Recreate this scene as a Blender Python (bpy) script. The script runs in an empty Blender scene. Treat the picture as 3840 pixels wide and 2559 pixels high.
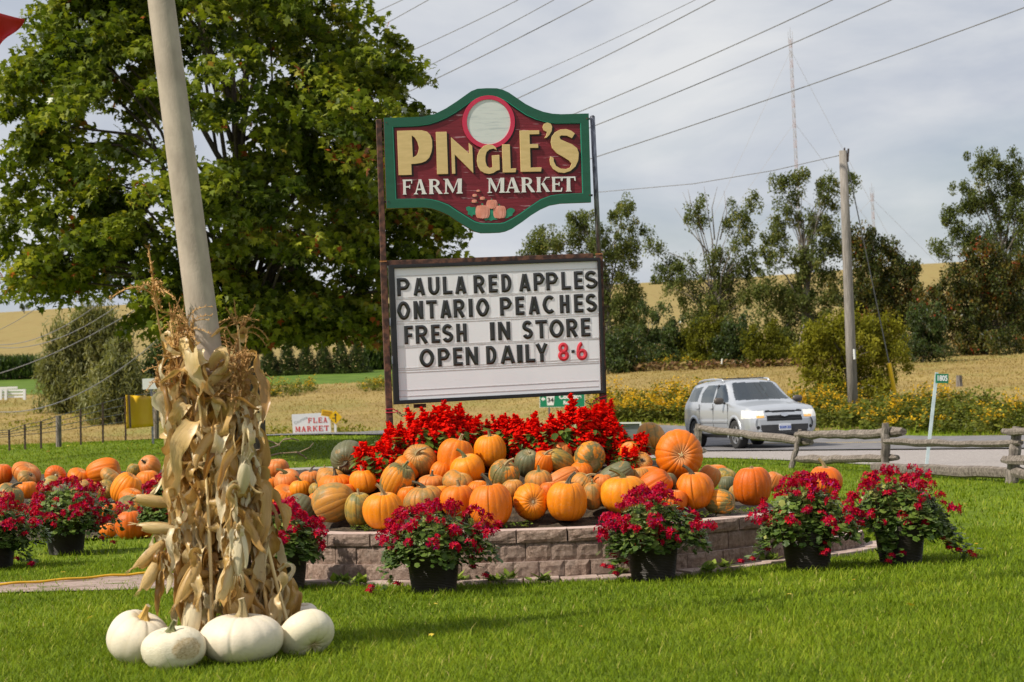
import bpy, bmesh, math, random
import numpy as np
from mathutils import Vector, Matrix
from mathutils.geometry import tessellate_polygon

SC = bpy.context.scene
COL = SC.collection
R = math.radians
random.seed(7)

# ------------------------------------------------------------------ camera
F, CX, CY, H = 7467.0, 1920.0, 1279.5, 1.43      # focal length in photo pixels, centre, eye height
PITCH, ROLL = math.atan(219.5 / F), R(2.1)
_f = Vector((0, math.cos(PITCH), math.sin(PITCH)))
_u0 = Vector((0, -math.sin(PITCH), math.cos(PITCH)))
_r0 = Vector((1, 0, 0))
_up = _u0 * math.cos(ROLL) + _r0 * math.sin(ROLL)
_rt = _r0 * math.cos(ROLL) - _u0 * math.sin(ROLL)
CAM = Vector((0, 0, H))
cd = bpy.data.cameras.new('camera')
cd.sensor_width = 36.0
cd.lens = F / 3840.0 * 36.0
cd.clip_start, cd.clip_end = 0.1, 6000.0
cd.dof.use_dof = True
cd.dof.focus_distance = 17.3
cd.dof.aperture_fstop = 5.0
cam = bpy.data.objects.new('camera', cd)
m3 = Matrix((_rt, _up, -_f)).transposed()
cam.matrix_world = Matrix.Translation(CAM) @ m3.to_4x4()
COL.objects.link(cam)
SC.camera = cam

# ------------------------------------------------------------------ sky
SUN_EL = R(47)
SUN_DIR = Vector((-0.91, -0.42, 0.0)).normalized() * math.cos(SUN_EL) + Vector((0, 0, math.sin(SUN_EL)))
world = bpy.data.worlds.new('World')
SC.world = world
world.use_nodes = True
wn, wl = world.node_tree.nodes, world.node_tree.links
wn.clear()
wo = wn.new('ShaderNodeOutputWorld'); bg = wn.new('ShaderNodeBackground')
sky = wn.new('ShaderNodeTexSky'); sky.sky_type = 'NISHITA'; sky.sun_disc = False
sky.sun_elevation = SUN_EL
sky.sun_rotation = math.atan2(SUN_DIR.x, SUN_DIR.y)
sky.air_density, sky.dust_density, sky.ozone_density = 1.0, 1.5, 1.0
bg.inputs['Strength'].default_value = 0.098
tc = wn.new('ShaderNodeTexCoord'); sp = wn.new('ShaderNodeSeparateXYZ')
wl.new(tc.outputs['Generated'], sp.inputs[0])
def wmath(op, a, b):
    n = wn.new('ShaderNodeMath'); n.operation = op
    for i, v in enumerate((a, b)):
        if isinstance(v, (int, float)): n.inputs[i].default_value = v
        else: wl.new(v, n.inputs[i])
    return n.outputs[0]
zz = wmath('ADD', wmath('MAXIMUM', sp.outputs[2], 0.0), 0.22)
cb = wn.new('ShaderNodeCombineXYZ')
wl.new(wmath('DIVIDE', sp.outputs[0], zz), cb.inputs[0])
wl.new(wmath('DIVIDE', sp.outputs[1], zz), cb.inputs[1])
def wnoise(scale, detail, rough, off):
    mp = wn.new('ShaderNodeMapping'); mp.inputs['Location'].default_value = off
    wl.new(cb.outputs[0], mp.inputs[0])
    n = wn.new('ShaderNodeTexNoise'); n.inputs['Scale'].default_value = scale
    n.inputs['Detail'].default_value = detail; n.inputs['Roughness'].default_value = rough
    n.inputs['Distortion'].default_value = 0.4
    wl.new(mp.outputs[0], n.inputs['Vector'])
    return n.outputs[0]
def wramp(fac, stops):
    r = wn.new('ShaderNodeValToRGB'); e = r.color_ramp.elements
    while len(e) < len(stops): e.new(0.5)
    for i, (p, c) in enumerate(stops):
        e[i].position = p; e[i].color = (*c, 1)
    wl.new(fac, r.inputs[0]); return r.outputs[0]
def wmix(fac, a, b):
    n = wn.new('ShaderNodeMix'); n.data_type = 'RGBA'
    for s, v in ((n.inputs[0], fac), (n.inputs[6], a), (n.inputs[7], b)):
        if hasattr(v, 'is_linked') or hasattr(v, 'node'): wl.new(v, s)
        else: s.default_value = v
    return n.outputs[2]
white = wmix(wramp(wnoise(1.7, 7, 0.55, (3.1, 1.4, 0)), [(0.38, (0, 0, 0)), (0.64, (1, 1, 1))]),
             (5.5, 5.9, 6.7, 1), (8.0, 8.1, 8.25, 1))
cover = wramp(wnoise(0.9, 6, 0.5, (0.7, 5.2, 0)), [(0.30, (0.35, 0.35, 0.35)), (0.52, (0.97, 0.97, 0.97))])
wl.new(wmix(cover, sky.outputs[0], white), bg.inputs[0])
wl.new(bg.outputs[0], wo.inputs[0])

# ------------------------------------------------------------------ sun
sd = bpy.data.lights.new('sun', 'SUN')
sd.energy, sd.angle, sd.color = 5.0, R(1.0), (1.0, 0.92, 0.79)
sun = bpy.data.objects.new('sun', sd)
sun.rotation_euler = SUN_DIR.to_track_quat('Z', 'Y').to_euler()
sun.location = (-20, -5, 30)
COL.objects.link(sun)
SC.view_settings.view_transform = 'Standard'
SC.view_settings.look = 'None'
SC.view_settings.exposure = 0.0
SC.view_settings.gamma = 1.0
SC.view_settings.use_curve_mapping = False
SC.cycles.max_bounces = 6
SC.cycles.transparent_max_bounces = 16
SC.cycles.caustics_reflective = SC.cycles.caustics_refractive = False
SC.cycles.use_denoising = True

# ------------------------------------------------------------------ measuring helpers
def ray(px, py):
    v = _f * F + _rt * (px - CX) - _up * (py - CY)
    return v / v.y
def at(px, py, d):
    """the point that lies d metres into the scene behind photo pixel px, py"""
    return CAM + ray(px, py) * d
def on(px, py, z=0.0):
    v = ray(px, py)
    return CAM + v * ((z - H) / v.z)
def hor(px): return 1499.0 + (1920 - px) * math.tan(ROLL)

def rect(w, h, r=0.0): return [(-w / 2, -h / 2), (w / 2, -h / 2), (w / 2, h / 2), (-w / 2, h / 2)]
def smooth(a, b, x):
    t = np.clip((np.asarray(x, float) - a) / (b - a), 0, 1)
    return t * t * (3 - 2 * t)
_LY = [-500, 42, 46, 52, 57, 60, 66, 80, 100, 130, 200, 300, 350, 385, 460, 700, 2500]
_LZ = [0, 0, .03, .38, .60, .61, .25, .55, 2.2, 3.5, 8, 16.5, 20.6, 21.3, 19, 8, 5]
_RY = [-500, 53, 57, 62, 75, 100, 130, 200, 300, 350, 385, 460, 700, 2500]
_RZ = [0, 0, .25, .6, 1.25, 2.5, 3.9, 8, 16.8, 20.8, 21.5, 19, 8, 5]
def tz(x, y):
    """height of the land"""
    x = np.asarray(x, float); y = np.asarray(y, float)
    u = x / np.maximum(y, 20.0)
    a = 1 - smooth(-0.02, 0.07, u)
    z = a * np.interp(y, _LY, _LZ) + (1 - a) * np.interp(y, _RY, _RZ)
    far = smooth(70, 200, y)
    z = z + far * (0.6 * np.sin(x * 0.021 + 1.0) + 0.35 * np.sin(x * 0.05 + y * 0.03))
    z = z + smooth(0.1, .26, u) * smooth(250, 340, y) * 1.5
    return z
def tzf(x, y): return float(tz(x, y))
def ont(px, py, dmin=8, dmax=420):
    v = ray(px, py); d = dmin
    while d < dmax:
        p = CAM + v * d
        if p.z <= tzf(p.x, p.y): return p
        d *= 1.004
    return CAM + v * dmax

# ------------------------------------------------------------------ scene objects
def tag(o, label=None, cat=None, group=None, kind=None):
    if label: o['label'] = label
    if cat: o['category'] = cat
    if group: o['group'] = group
    if kind: o['kind'] = kind
    return o
def link(o, parent=None):
    COL.objects.link(o)
    if parent is not None: o.parent = parent
    return o
def thing(name, label, cat, loc=(0, 0, 0), group=None, rotz=0.0):
    o = bpy.data.objects.new(name, None)
    o.empty_display_size = 0.1
    o.location = loc; o.rotation_euler = (0, 0, rotz)
    link(o)
    return tag(o, label, cat, group)
def copy_tree(o, parent=None):
    c = o.copy(); link(c, parent)
    for ch in list(o.children): copy_tree(ch, c)
    return c
def origin_of(parent):
    p = Vector((0, 0, 0))
    while parent is not None:
        p = p + parent.location; parent = parent.parent
    return p

def make_mesh(name, verts, faces, mat=None, smooth_=False, attrs=None):
    me = bpy.data.meshes.new(name)
    me.from_pydata([tuple(v) for v in verts], [], faces)
    if mat is not None: me.materials.append(mat)
    if smooth_: me.shade_smooth()
    if attrs:
        for k, v in attrs.items():
            a = me.attributes.new(k, 'FLOAT', 'POINT'); a.data.foreach_set('value', np.asarray(v, np.float32))
    me.update()
    return me

class MB:
    """collects shapes and links them as ONE mesh object"""
    def __init__(s): s.v = []; s.f = []
    def add(s, vs, fs):
        o = len(s.v); s.v += [Vector(p) for p in vs]; s.f += [tuple(i + o for i in f) for f in fs]; return s
    def box(s, c, size, rot=None, taper=1.0):
        c = Vector(c); a, b, h = [k / 2 for k in size]; vs = []
        for z in (-1, 1):
            t = taper if z > 0 else 1
            for x, y in ((-1, -1), (1, -1), (1, 1), (-1, 1)):
                p = Vector((x * a * t, y * b * t, z * h))
                vs.append(c + (rot @ p if rot else p))
        return s.add(vs, [(3, 2, 1, 0), (4, 5, 6, 7), (0, 1, 5, 4), (1, 2, 6, 5), (2, 3, 7, 6), (3, 0, 4, 7)])
    def beam(s, p0, p1, w, h, upv=(0, 0, 1)):
        """square bar from p0 to p1, w across, h along upv"""
        p0, p1 = Vector(p0), Vector(p1); d = (p1 - p0).normalized(); u = Vector(upv)
        if abs(d.dot(u)) > .99: u = Vector((0, 1, 0))
        a = d.cross(u).normalized(); b = a.cross(d).normalized()
        vs = [p + a * (w / 2 * i) + b * (h / 2 * j) for p in (p0, p1) for i, j in ((-1, -1), (1, -1), (1, 1), (-1, 1))]
        return s.add(vs, [(0, 1, 2, 3), (7, 6, 5, 4), (4, 5, 1, 0), (5, 6, 2, 1), (6, 7, 3, 2), (7, 4, 0, 3)])
    def tube(s, pts, rad, n=8, cap=True, shape=None):
        pts = [Vector(p) for p in pts]; m = len(pts)
        if not hasattr(rad, '__len__'): rad = [rad] * m
        prev = None; vs = []; fs = []
        for i in range(m):
            d = (pts[min(i + 1, m - 1)] - pts[max(i - 1, 0)]).normalized()
            if prev is None:
                ref = Vector((0, 0, 1)) if abs(d.z) < .9 else Vector((1, 0, 0))
                a = d.cross(ref).normalized()
            else:
                a = (prev - d * prev.dot(d)).normalized()
            b = d.cross(a); prev = a
            for k in range(n):
                t = 2 * math.pi * k / n; q = rad[i] * (shape[k % len(shape)] if shape else 1)
                vs.append(pts[i] + (a * math.cos(t) + b * math.sin(t)) * q)
        for i in range(m - 1):
            for k in range(n):
                fs.append((i * n + k, i * n + (k + 1) % n, (i + 1) * n + (k + 1) % n, (i + 1) * n + k))
        if cap:
            fs.append(tuple(range(n - 1, -1, -1))); fs.append(tuple((m - 1) * n + k for k in range(n)))
        return s.add(vs, fs)
    def lathe(s, prof, c=(0, 0, 0), n=24):
        c = Vector(c); m = len(prof)
        vs = [c + Vector((r * math.cos(2 * math.pi * k / n), r * math.sin(2 * math.pi * k / n), z)) for r, z in prof for k in range(n)]
        fs = [(i * n + k, i * n + (k + 1) % n, (i + 1) * n + (k + 1) % n, (i + 1) * n + k) for i in range(m - 1) for k in range(n)]
        return s.add(vs, fs)
    def prism(s, outer, holes, fr, w0, w1):
        """a flat outline in plane coordinates, given thickness by the frame function fr(u, v, w)"""
        loops = [[Vector((u, v, 0)) for u, v in l] for l in [outer] + list(holes)]
        tris = tessellate_polygon(loops)
        flat = [p for l in loops for p in l]; n = len(flat); fs = []
        for t in tris:
            a, b, c = [flat[i] for i in t]
            if (b - a).cross(c - a).z < 0: t = (t[0], t[2], t[1])
            fs.append(tuple(t)); fs.append((t[2] + n, t[1] + n, t[0] + n))
        o = 0
        for li, l in enumerate(loops):
            k = len(l)
            area = sum(l[i].x * l[(i + 1) % k].y - l[(i + 1) % k].x * l[i].y for i in range(k))
            ccw = (area > 0) == (li == 0)
            for i in range(k):
                a, b = o + i, o + (i + 1) % k
                fs.append((a, a + n, b + n, b) if ccw else (b, b + n, a + n, a))
            o += k
        return s.add([fr(p.x, p.y, w1) for p in flat] + [fr(p.x, p.y, w0) for p in flat], fs)
    def build(s, name, mat, parent=None, smooth_=False, bevel=0.0, label=None, local=False):
        off = Vector((0, 0, 0)) if local else origin_of(parent)
        me = make_mesh(name, [p - off for p in s.v], s.f, mat, smooth_)
        o = link(bpy.data.objects.new(name, me), parent)
        if bevel:
            b = o.modifiers.new('bevel', 'BEVEL'); b.width = bevel; b.segments = 2; b.limit_method = 'ANGLE'; b.angle_limit = R(40)
        if label: o['label'] = label
        return o

def scatter_mesh(name, tv, tf, pos, rot, scl, rnd, mat, smooth_=False):
    """one mesh out of many copies of a small template: tv (k,3) points, tf faces, pos (n,3), rot (n,3,3), scl (n,) or (n,3)"""
    tv = np.asarray(tv, np.float32); pos = np.asarray(pos, np.float32); n, k = len(pos), len(tv)
    scl = np.asarray(scl, np.float32)
    if scl.ndim == 1: scl = np.repeat(scl[:, None], 3, 1)
    v = tv[None] * scl[:, None, :]
    v = np.einsum('nij,nkj->nki', np.asarray(rot, np.float32), v) + pos[:, None]
    sizes = np.array([len(f) for f in tf], np.int32); loops = np.concatenate([np.array(f, np.int32) for f in tf])
    L = (loops[None] + (np.arange(n, dtype=np.int32) * k)[:, None]).ravel()
    S = np.tile(sizes, n); st = np.zeros(len(S), np.int32); st[1:] = np.cumsum(S)[:-1]
    me = bpy.data.meshes.new(name)
    me.vertices.add(n * k); me.vertices.foreach_set('co', v.ravel())
    me.loops.add(len(L)); me.loops.foreach_set('vertex_index', L)
    me.polygons.add(len(S)); me.polygons.foreach_set('loop_start', st); me.polygons.foreach_set('loop_total', S)
    a = me.attributes.new('rnd', 'FLOAT', 'POINT'); a.data.foreach_set('value', np.repeat(np.asarray(rnd, np.float32), k))
    if mat is not None: me.materials.append(mat)
    me.update(); me.validate()
    if smooth_: me.shade_smooth()
    return me
def rots(rng, n, tilt=1.0, yaw=True):
    """random rotations: yaw about z, then a tilt"""
    y = rng.uniform(0, 2 * np.pi, n) if yaw else np.zeros(n)
    a = rng.uniform(0, 2 * np.pi, n); t = tilt * np.abs(rng.normal(0, .6, n)) if not hasattr(tilt, '__len__') else np.asarray(tilt)
    return rot_axis(np.stack([np.cos(a), np.sin(a), np.zeros(n)], 1), t) @ rot_axis(np.tile([0, 0, 1.0], (n, 1)), y)
def rot_axis(ax, ang):
    ax = ax / np.linalg.norm(ax, axis=1, keepdims=True); c, s = np.cos(ang), np.sin(ang); x, y, z = ax.T; C = 1 - c
    return np.stack([np.stack([c + x * x * C, x * y * C - z * s, x * z * C + y * s], 1),
                     np.stack([y * x * C + z * s, c + y * y * C, y * z * C - x * s], 1),
                     np.stack([z * x * C - y * s, z * y * C + x * s, c + z * z * C], 1)], 1)
def text_shape(s, size, extrude=0.001, bold=0.0, align='CENTER', space=1.0):
    cu = bpy.data.curves.new('text', 'FONT'); cu.body = s; cu.size = size; cu.extrude = extrude
    cu.offset = bold; cu.align_x = align; cu.align_y = 'CENTER'; cu.space_character = space; cu.resolution_u = 3
    o = bpy.data.objects.new('text', cu)
    me = bpy.data.meshes.new_from_object(o)
    vs = [v.co.copy() for v in me.vertices]; fs = [tuple(p.vertices) for p in me.polygons]
    bpy.data.objects.remove(o); bpy.data.curves.remove(cu); bpy.data.meshes.remove(me)
    return vs, fs

# ------------------------------------------------------------------ materials
def _new(name):
    m = bpy.data.materials.new(name); m.use_nodes = True
    n = m.node_tree.nodes; n.clear()
    o = n.new('ShaderNodeOutputMaterial')
    return m, n, m.node_tree.links, o
def c4(c): return (*c, 1)
def noise(n, l, vec, scale, detail=4, rough=.55, dist=0.0):
    t = n.new('ShaderNodeTexNoise'); t.inputs['Scale'].default_value = scale; t.inputs['Detail'].default_value = detail
    t.inputs['Roughness'].default_value = rough; t.inputs['Distortion'].default_value = dist
    if vec is not None: l.new(vec, t.inputs['Vector'])
    return t.outputs[0]
def ramp(n, l, fac, stops, interp='LINEAR'):
    r = n.new('ShaderNodeValToRGB'); e = r.color_ramp.elements; r.color_ramp.interpolation = interp
    while len(e) < len(stops): e.new(.5)
    for i, (p, c) in enumerate(stops):
        e[i].position = p; e[i].color = c4(c) if len(c) == 3 else c
    l.new(fac, r.inputs[0]); return r.outputs[0]
def mix(n, l, fac, a, b, mode='MIX'):
    m = n.new('ShaderNodeMix'); m.data_type = 'RGBA'; m.blend_type = mode
    for s, v in ((m.inputs[0], fac), (m.inputs[6], a), (m.inputs[7], b)):
        if isinstance(v, (int, float)): s.default_value = v
        elif isinstance(v, tuple): s.default_value = c4(v) if len(v) == 3 else v
        else: l.new(v, s)
    return m.outputs[2]
def mth(n, l, op, a, b=0.0, clamp=False):
    m = n.new('ShaderNodeMath'); m.operation = op; m.use_clamp = clamp
    for i, v in enumerate((a, b)):
        if isinstance(v, (int, float)): m.inputs[i].default_value = v
        else: l.new(v, m.inputs[i])
    return m.outputs[0]
def coords(n, l, kind='Object', scale=(1, 1, 1), rand=True):
    t = n.new('ShaderNodeTexCoord'); v = t.outputs[kind]
    if rand:
        oi = n.new('ShaderNodeObjectInfo'); va = n.new('ShaderNodeVectorMath'); va.operation = 'ADD'
        sc = n.new('ShaderNodeVectorMath'); sc.operation = 'SCALE'; sc.inputs[0].default_value = (37.0, 71.0, 53.0)
        l.new(oi.outputs['Random'], sc.inputs['Scale']); l.new(v, va.inputs[0]); l.new(sc.outputs[0], va.inputs[1]); v = va.outputs[0]
    mp = n.new('ShaderNodeMapping'); mp.inputs['Scale'].default_value = scale
    l.new(v, mp.inputs[0]); return mp.outputs[0]
def principled(n, l, o, base, rough=.6, metal=0.0, bump=None, bstr=.3, bdist=.01, spec=.5, coat=0.0):
    p = n.new('ShaderNodeBsdfPrincipled')
    for key, v in (('Base Color', base), ('Roughness', rough), ('Metallic', metal)):
        if isinstance(v, (int, float)): p.inputs[key].default_value = v
        elif isinstance(v, tuple): p.inputs[key].default_value = c4(v)
        else: l.new(v, p.inputs[key])
    p.inputs['Specular IOR Level'].default_value = spec
    p.inputs['Coat Weight'].default_value = coat
    if bump is not None:
        b = n.new('ShaderNodeBump'); b.inputs['Strength'].default_value = bstr; b.inputs['Distance'].default_value = bdist
        l.new(bump, b.inputs['Height']); l.new(b.outputs[0], p.inputs['Normal'])
    l.new(p.outputs[0], o.inputs[0]); return p
def mat(name, c1, c2=None, scale=6.0, rough=.6, metal=0.0, bump=0.0, bscale=30.0, bdist=.01, stretch=(1, 1, 1), spec=.5, coat=0.0, lo=.35, hi=.65, c3=None, rand=True, detail=5):
    m, n, l, o = _new(name)
    v = coords(n, l, 'Object', stretch, rand)
    base = c1
    if c2 is not None:
        st = [(lo, c1), (hi, c2)] if c3 is None else [(lo, c1), ((lo + hi) / 2, c2), (hi, c3)]
        base = ramp(n, l, noise(n, l, v, scale, detail), st)
    bm = noise(n, l, v, bscale, 5, .6) if bump else None
    principled(n, l, o, base, rough, metal, bm, bump, bdist, spec, coat)
    return m
def leaf_mat(name, stops, trans=.35, rough=.5, gloss=.12, attr='rnd'):
    """leaves: each leaf takes its own colour from the ramp; light passes through a little"""
    m, n, l, o = _new(name)
    a = n.new('ShaderNodeAttribute'); a.attribute_name = attr
    c = ramp(n, l, a.outputs['Fac'], stops)
    d = n.new('ShaderNodeBsdfDiffuse'); t = n.new('ShaderNodeBsdfTranslucent'); g = n.new('ShaderNodeBsdfGlossy')
    g.inputs['Roughness'].default_value = rough; g.inputs['Color'].default_value = (1, 1, 1, 1)
    l.new(c, d.inputs[0]); l.new(mix(n, l, 1.0, c, (1.25, 1.2, .6), 'MULTIPLY'), t.inputs[0])
    s1 = n.new('ShaderNodeMixShader'); s1.inputs[0].default_value = trans
    l.new(d.outputs[0], s1.inputs[1]); l.new(t.outputs[0], s1.inputs[2])
    s2 = n.new('ShaderNodeMixShader'); fr = n.new('ShaderNodeFresnel'); fr.inputs[0].default_value = 1.4
    l.new(mth(n, l, 'MULTIPLY', fr.outputs[0], gloss * 5, True), s2.inputs[0]); l.new(s1.outputs[0], s2.inputs[1]); l.new(g.outputs[0], s2.inputs[2])
    l.new(s2.outputs[0], o.inputs[0]); return m
# ================================================================== the land
WALL_PTS = [(-2.55, 18.3), (-2.3, 17.2), (-1.76, 16.35), (-1.2, 15.97), (-.42, 15.75), (.48, 15.72), (1.25, 15.87), (1.9, 16.4), (2.55, 16.98), (3.0, 17.6), (3.15, 18.4)]
def catmull(P, per=12):
    P = [np.array(p, float) for p in P]; out = []
    Q = [2 * P[0] - P[1]] + P + [2 * P[-1] - P[-2]]
    for i in range(1, len(Q) - 2):
        for k in range(per):
            t = k / per; a, b, c, d = Q[i - 1:i + 3]
            out.append(.5 * (2 * b + (c - a) * t + (2 * a - 5 * b + 4 * c - d) * t * t + (3 * b - a - 3 * c + d) * t ** 3))
    out.append(P[-1]); return np.array(out)
WALL = catmull(WALL_PTS)
_arc = np.concatenate([[0], np.cumsum(np.linalg.norm(np.diff(WALL, axis=0), axis=1))])
WLEN = _arc[-1]
def wall_at(s):
    p = np.array([np.interp(s, _arc, WALL[:, 0]), np.interp(s, _arc, WALL[:, 1])])
    q = np.array([np.interp(s + .02, _arc, WALL[:, 0]), np.interp(s + .02, _arc, WALL[:, 1])]) if s < WLEN - .03 else None
    if q is None:
        q = p; p0 = np.array([np.interp(s - .02, _arc, WALL[:, 0]), np.interp(s - .02, _arc, WALL[:, 1])]); t = q - p0
    else: t = q - p
    t = t / np.linalg.norm(t); return p, t, np.array([t[1], -t[0]])          # point, tangent, outward normal
def ywall(x): return np.interp(x, WALL[:, 0], WALL[:, 1])
def bed_z(x, y):
    """surface of the pumpkin mound inside the wall"""
    s = y - ywall(x)
    return .41 + .47 * (1 - smooth(1.25, 2.1, x)) * smooth(.35, 1.6, s)
def in_bed(x, y): return (x > -2.5) & (x < 3.1) & (y > ywall(x)) & (y < 20.4)

def terrain_mat():
    m, n, l, o = _new('land')
    v = coords(n, l, 'Object', (1, 1, 1), False)
    def at_(k):
        a = n.new('ShaderNodeAttribute'); a.attribute_name = k; return a.outputs['Fac']
    edge = mth(n, l, 'MULTIPLY', mth(n, l, 'SUBTRACT', noise(n, l, v, 1.3, 4), .5), .5)
    def mask(k): return ramp(n, l, mth(n, l, 'ADD', at_(k), edge), [(.44, (0, 0, 0)), (.56, (1, 1, 1))])
    lawn = ramp(n, l, noise(n, l, v, 2.2, 8, .7), [(.3, (.065, .10, .006)), (.5, (.12, .175, .009)), (.7, (.18, .235, .016))])
    dry = mix(n, l, ramp(n, l, noise(n, l, coords(n, l, 'Object', (.25, 1.0, 1), False), .35, 9, .7), [(.36, (0, 0, 0)), (.62, (1, 1, 1))]), (.36, .265, .095), (.25, .175, .065))
    dry = mix(n, l, ramp(n, l, noise(n, l, v, .12, 6, .6), [(.5, (0, 0, 0)), (.68, (1, 1, 1))]), dry, (.23, .215, .06))
    corn = ramp(n, l, noise(n, l, coords(n, l, 'Object', (1.6, .10, .3), False), 1.0, 8, .75), [(.3, (.20, .145, .05)), (.5, (.30, .225, .085)), (.72, (.235, .205, .07))])
    green = ramp(n, l, noise(n, l, v, .5, 8, .7), [(.3, (.05, .10, .012)), (.7, (.14, .21, .03))])
    c = mix(n, l, mask('corn'), dry, corn); c = mix(n, l, mask('green'), c, green); c = mix(n, l, mask('lawn'), c, lawn)
    b = noise(n, l, v, 9, 8, .75)
    principled(n, l, o, c, .95, 0, b, .5, .05, .15); return m
def build_terrain():
    ys = np.concatenate([np.arange(-12, 8, 2.0), np.arange(8, 72, .8), np.arange(72, 140, 2.0), np.arange(140, 480, 6), np.geomspace(480, 2500, 16)])
    us = np.concatenate([np.linspace(-1.6, -.36, 14), np.linspace(-.35, .35, 111), np.linspace(.36, 1.6, 14)])
    Y, U = np.meshgrid(ys, us, indexing='ij')
    X = U * (np.abs(Y) + 22)
    Z = tz(X, Y); rng = np.random.default_rng(1)
    Z = Z + rng.normal(0, .012, Z.shape) * (Y > 62)
    a, b = Y.shape
    idx = np.arange(a * b).reshape(a, b)
    f = np.stack([idx[:-1, :-1], idx[:-1, 1:], idx[1:, 1:], idx[1:, :-1]], -1).reshape(-1, 4)
    left = 1 - smooth(-.02, .06, X / np.maximum(Y, 20))
    lawn = left * (1 - smooth(59.5, 61.5, Y)) + (1 - left) * (1 - smooth(45, 52, Y))
    lawn = np.maximum(lawn, (1 - left) * smooth(52.5, 53.5, Y) * (1 - smooth(56, 58, Y)) * .8)
    corn = smooth(138, 142, Y) * 1.0
    green = smooth(106, 109, Y) * (1 - smooth(134, 137, Y)) * (1 - smooth(-.02, .0, X / np.maximum(Y, 20)))
    me = make_mesh('ground', np.stack([X, Y, Z], -1).reshape(-1, 3).tolist(), [tuple(q) for q in f.tolist()], terrain_mat(), True,
                   {'lawn': lawn.ravel(), 'corn': corn.ravel(), 'green': green.ravel()})
    return tag(link(bpy.data.objects.new('ground', me)), kind='structure')
build_terrain()

def ribbon(name, rows, mt, lift=.03):
    """a sheet that follows the land; rows is a list of polylines of equal length"""
    rows = [[Vector(p) for p in r] for r in rows]; k = len(rows[0]); vs = []; fs = []
    for r in rows:
        for p in r: vs.append((p.x, p.y, tzf(p.x, p.y) + lift))
    for i in range(len(rows) - 1):
        for j in range(k - 1):
            a = i * k + j; fs.append((a, a + 1, a + k + 1, a + k))
    me = make_mesh(name, vs, fs, mt, True)
    return tag(link(bpy.data.objects.new(name, me)), kind='structure')
asphalt = mat('asphalt', (.14, .135, .14), (.21, .20, .205), 3.0, .9, bump=.3, bscale=120, rand=False, stretch=(1, 1, 1))
gravel_m = mat('gravel', (.25, .22, .205), (.44, .40, .38), 22.0, .95, bump=.8, bscale=40, bdist=.03, rand=False, lo=.3, hi=.7)
paint_m = mat('road_paint', (.72, .50, .09), (.6, .42, .1), 8, .8)
_d = np.array((.68, -.73)); _n = np.array((.73, .68))
RC = [np.array((9.07, 48.9)) + _d * t for t in (45, 35, 25, 18, 12, 6, 0, -4, -8)] + [np.array(p) for p in ((-.5, 58.6), (-6, 62.2), (-14, 66.2), (-30, 72), (-60, 80))]
RC = catmull(RC, 4)
def offset_line(P, w):
    T = np.gradient(P, axis=0); T /= np.linalg.norm(T, axis=1, keepdims=True)
    N = np.stack([-T[:, 1], T[:, 0]], 1)
    if N[0] @ _n < 0: N = -N
    return P + N * w
def band(a, b, n=5): return [[(p[0], p[1], 0) for p in offset_line(RC, w)] for w in np.linspace(a, b, n)]
ribbon('road', band(-4.2, 4.2, 6), asphalt, .05)
line = ribbon('road_marking', band(-.07, .07, 2), paint_m, .056)
# gravel shoulder between the lawn and the road, and the drive that leaves it to the left
edge = catmull([(10.6, 8), (9.2, 20), (7.7, 29.6), (6.5, 35.6), (5.0, 41.2), (3.2, 44.2), (0, 44.4), (-6, 44.0), (-14, 44.6), (-30, 46)], 6)
o2 = offset_line(RC, -4.15)
def far_edge(p):
    t = np.clip((45.0 - p[1]) / 40, 0, 1)
    if p[0] < 2.5: return np.array((p[0] + .3, p[1] + 1.7))
    q = o2[np.argmin(np.linalg.norm(o2 - (p + np.array((3.5, 4.5))), axis=1))]
    return q
rows = []
g2 = np.array([far_edge(p) for p in edge])
for k in range(9): rows.append([(*(edge[i] * (1 - k / 8) + g2[i] * (k / 8)), 0) for i in range(len(edge))])
ribbon('gravel_shoulder', rows, gravel_m, .02)

# trodden brick path at the left that runs to the foot of the wall
path_m, _nn, _ll, _oo = _new('path')
_v = coords(_nn, _ll, 'Object', (1, 1, 1), False)
_c = ramp(_nn, _ll, noise(_nn, _ll, coords(_nn, _ll, 'Object', (.5, 2.0, 1), False), 5, 7, .65), [(.32, (.13, .09, .06)), (.46, (.33, .245, .21)), (.7, (.44, .34, .30))])
_c = mix(_nn, _ll, ramp(_nn, _ll, noise(_nn, _ll, _v, 3.2, 6, .7), [(.56, (0, 0, 0)), (.66, (1, 1, 1))]), _c, (.10, .13, .02))
principled(_nn, _ll, _oo, _c, .95, 0, noise(_nn, _ll, _v, 14, 6, .7), .6, .02, .2)
_near = catmull([(-9, 16.55), (-6, 16.35), (-4.2, 16.28), (-2.9, 16.1), (-2.2, 16.0), (-1.7, 15.95)], 6)
_far = catmull([(-9, 17.35), (-6, 17.2), (-4.2, 17.35), (-3.1, 17.6), (-2.55, 17.3), (-1.95, 16.5)], 6)
ribbon('path', [[(*(_near[i] * (1 - k / 4) + _far[i] * (k / 4)), 0) for i in range(len(_near))] for k in range(5)], path_m, .012)
PATH_NEAR, PATH_FAR = _near, _far

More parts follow.
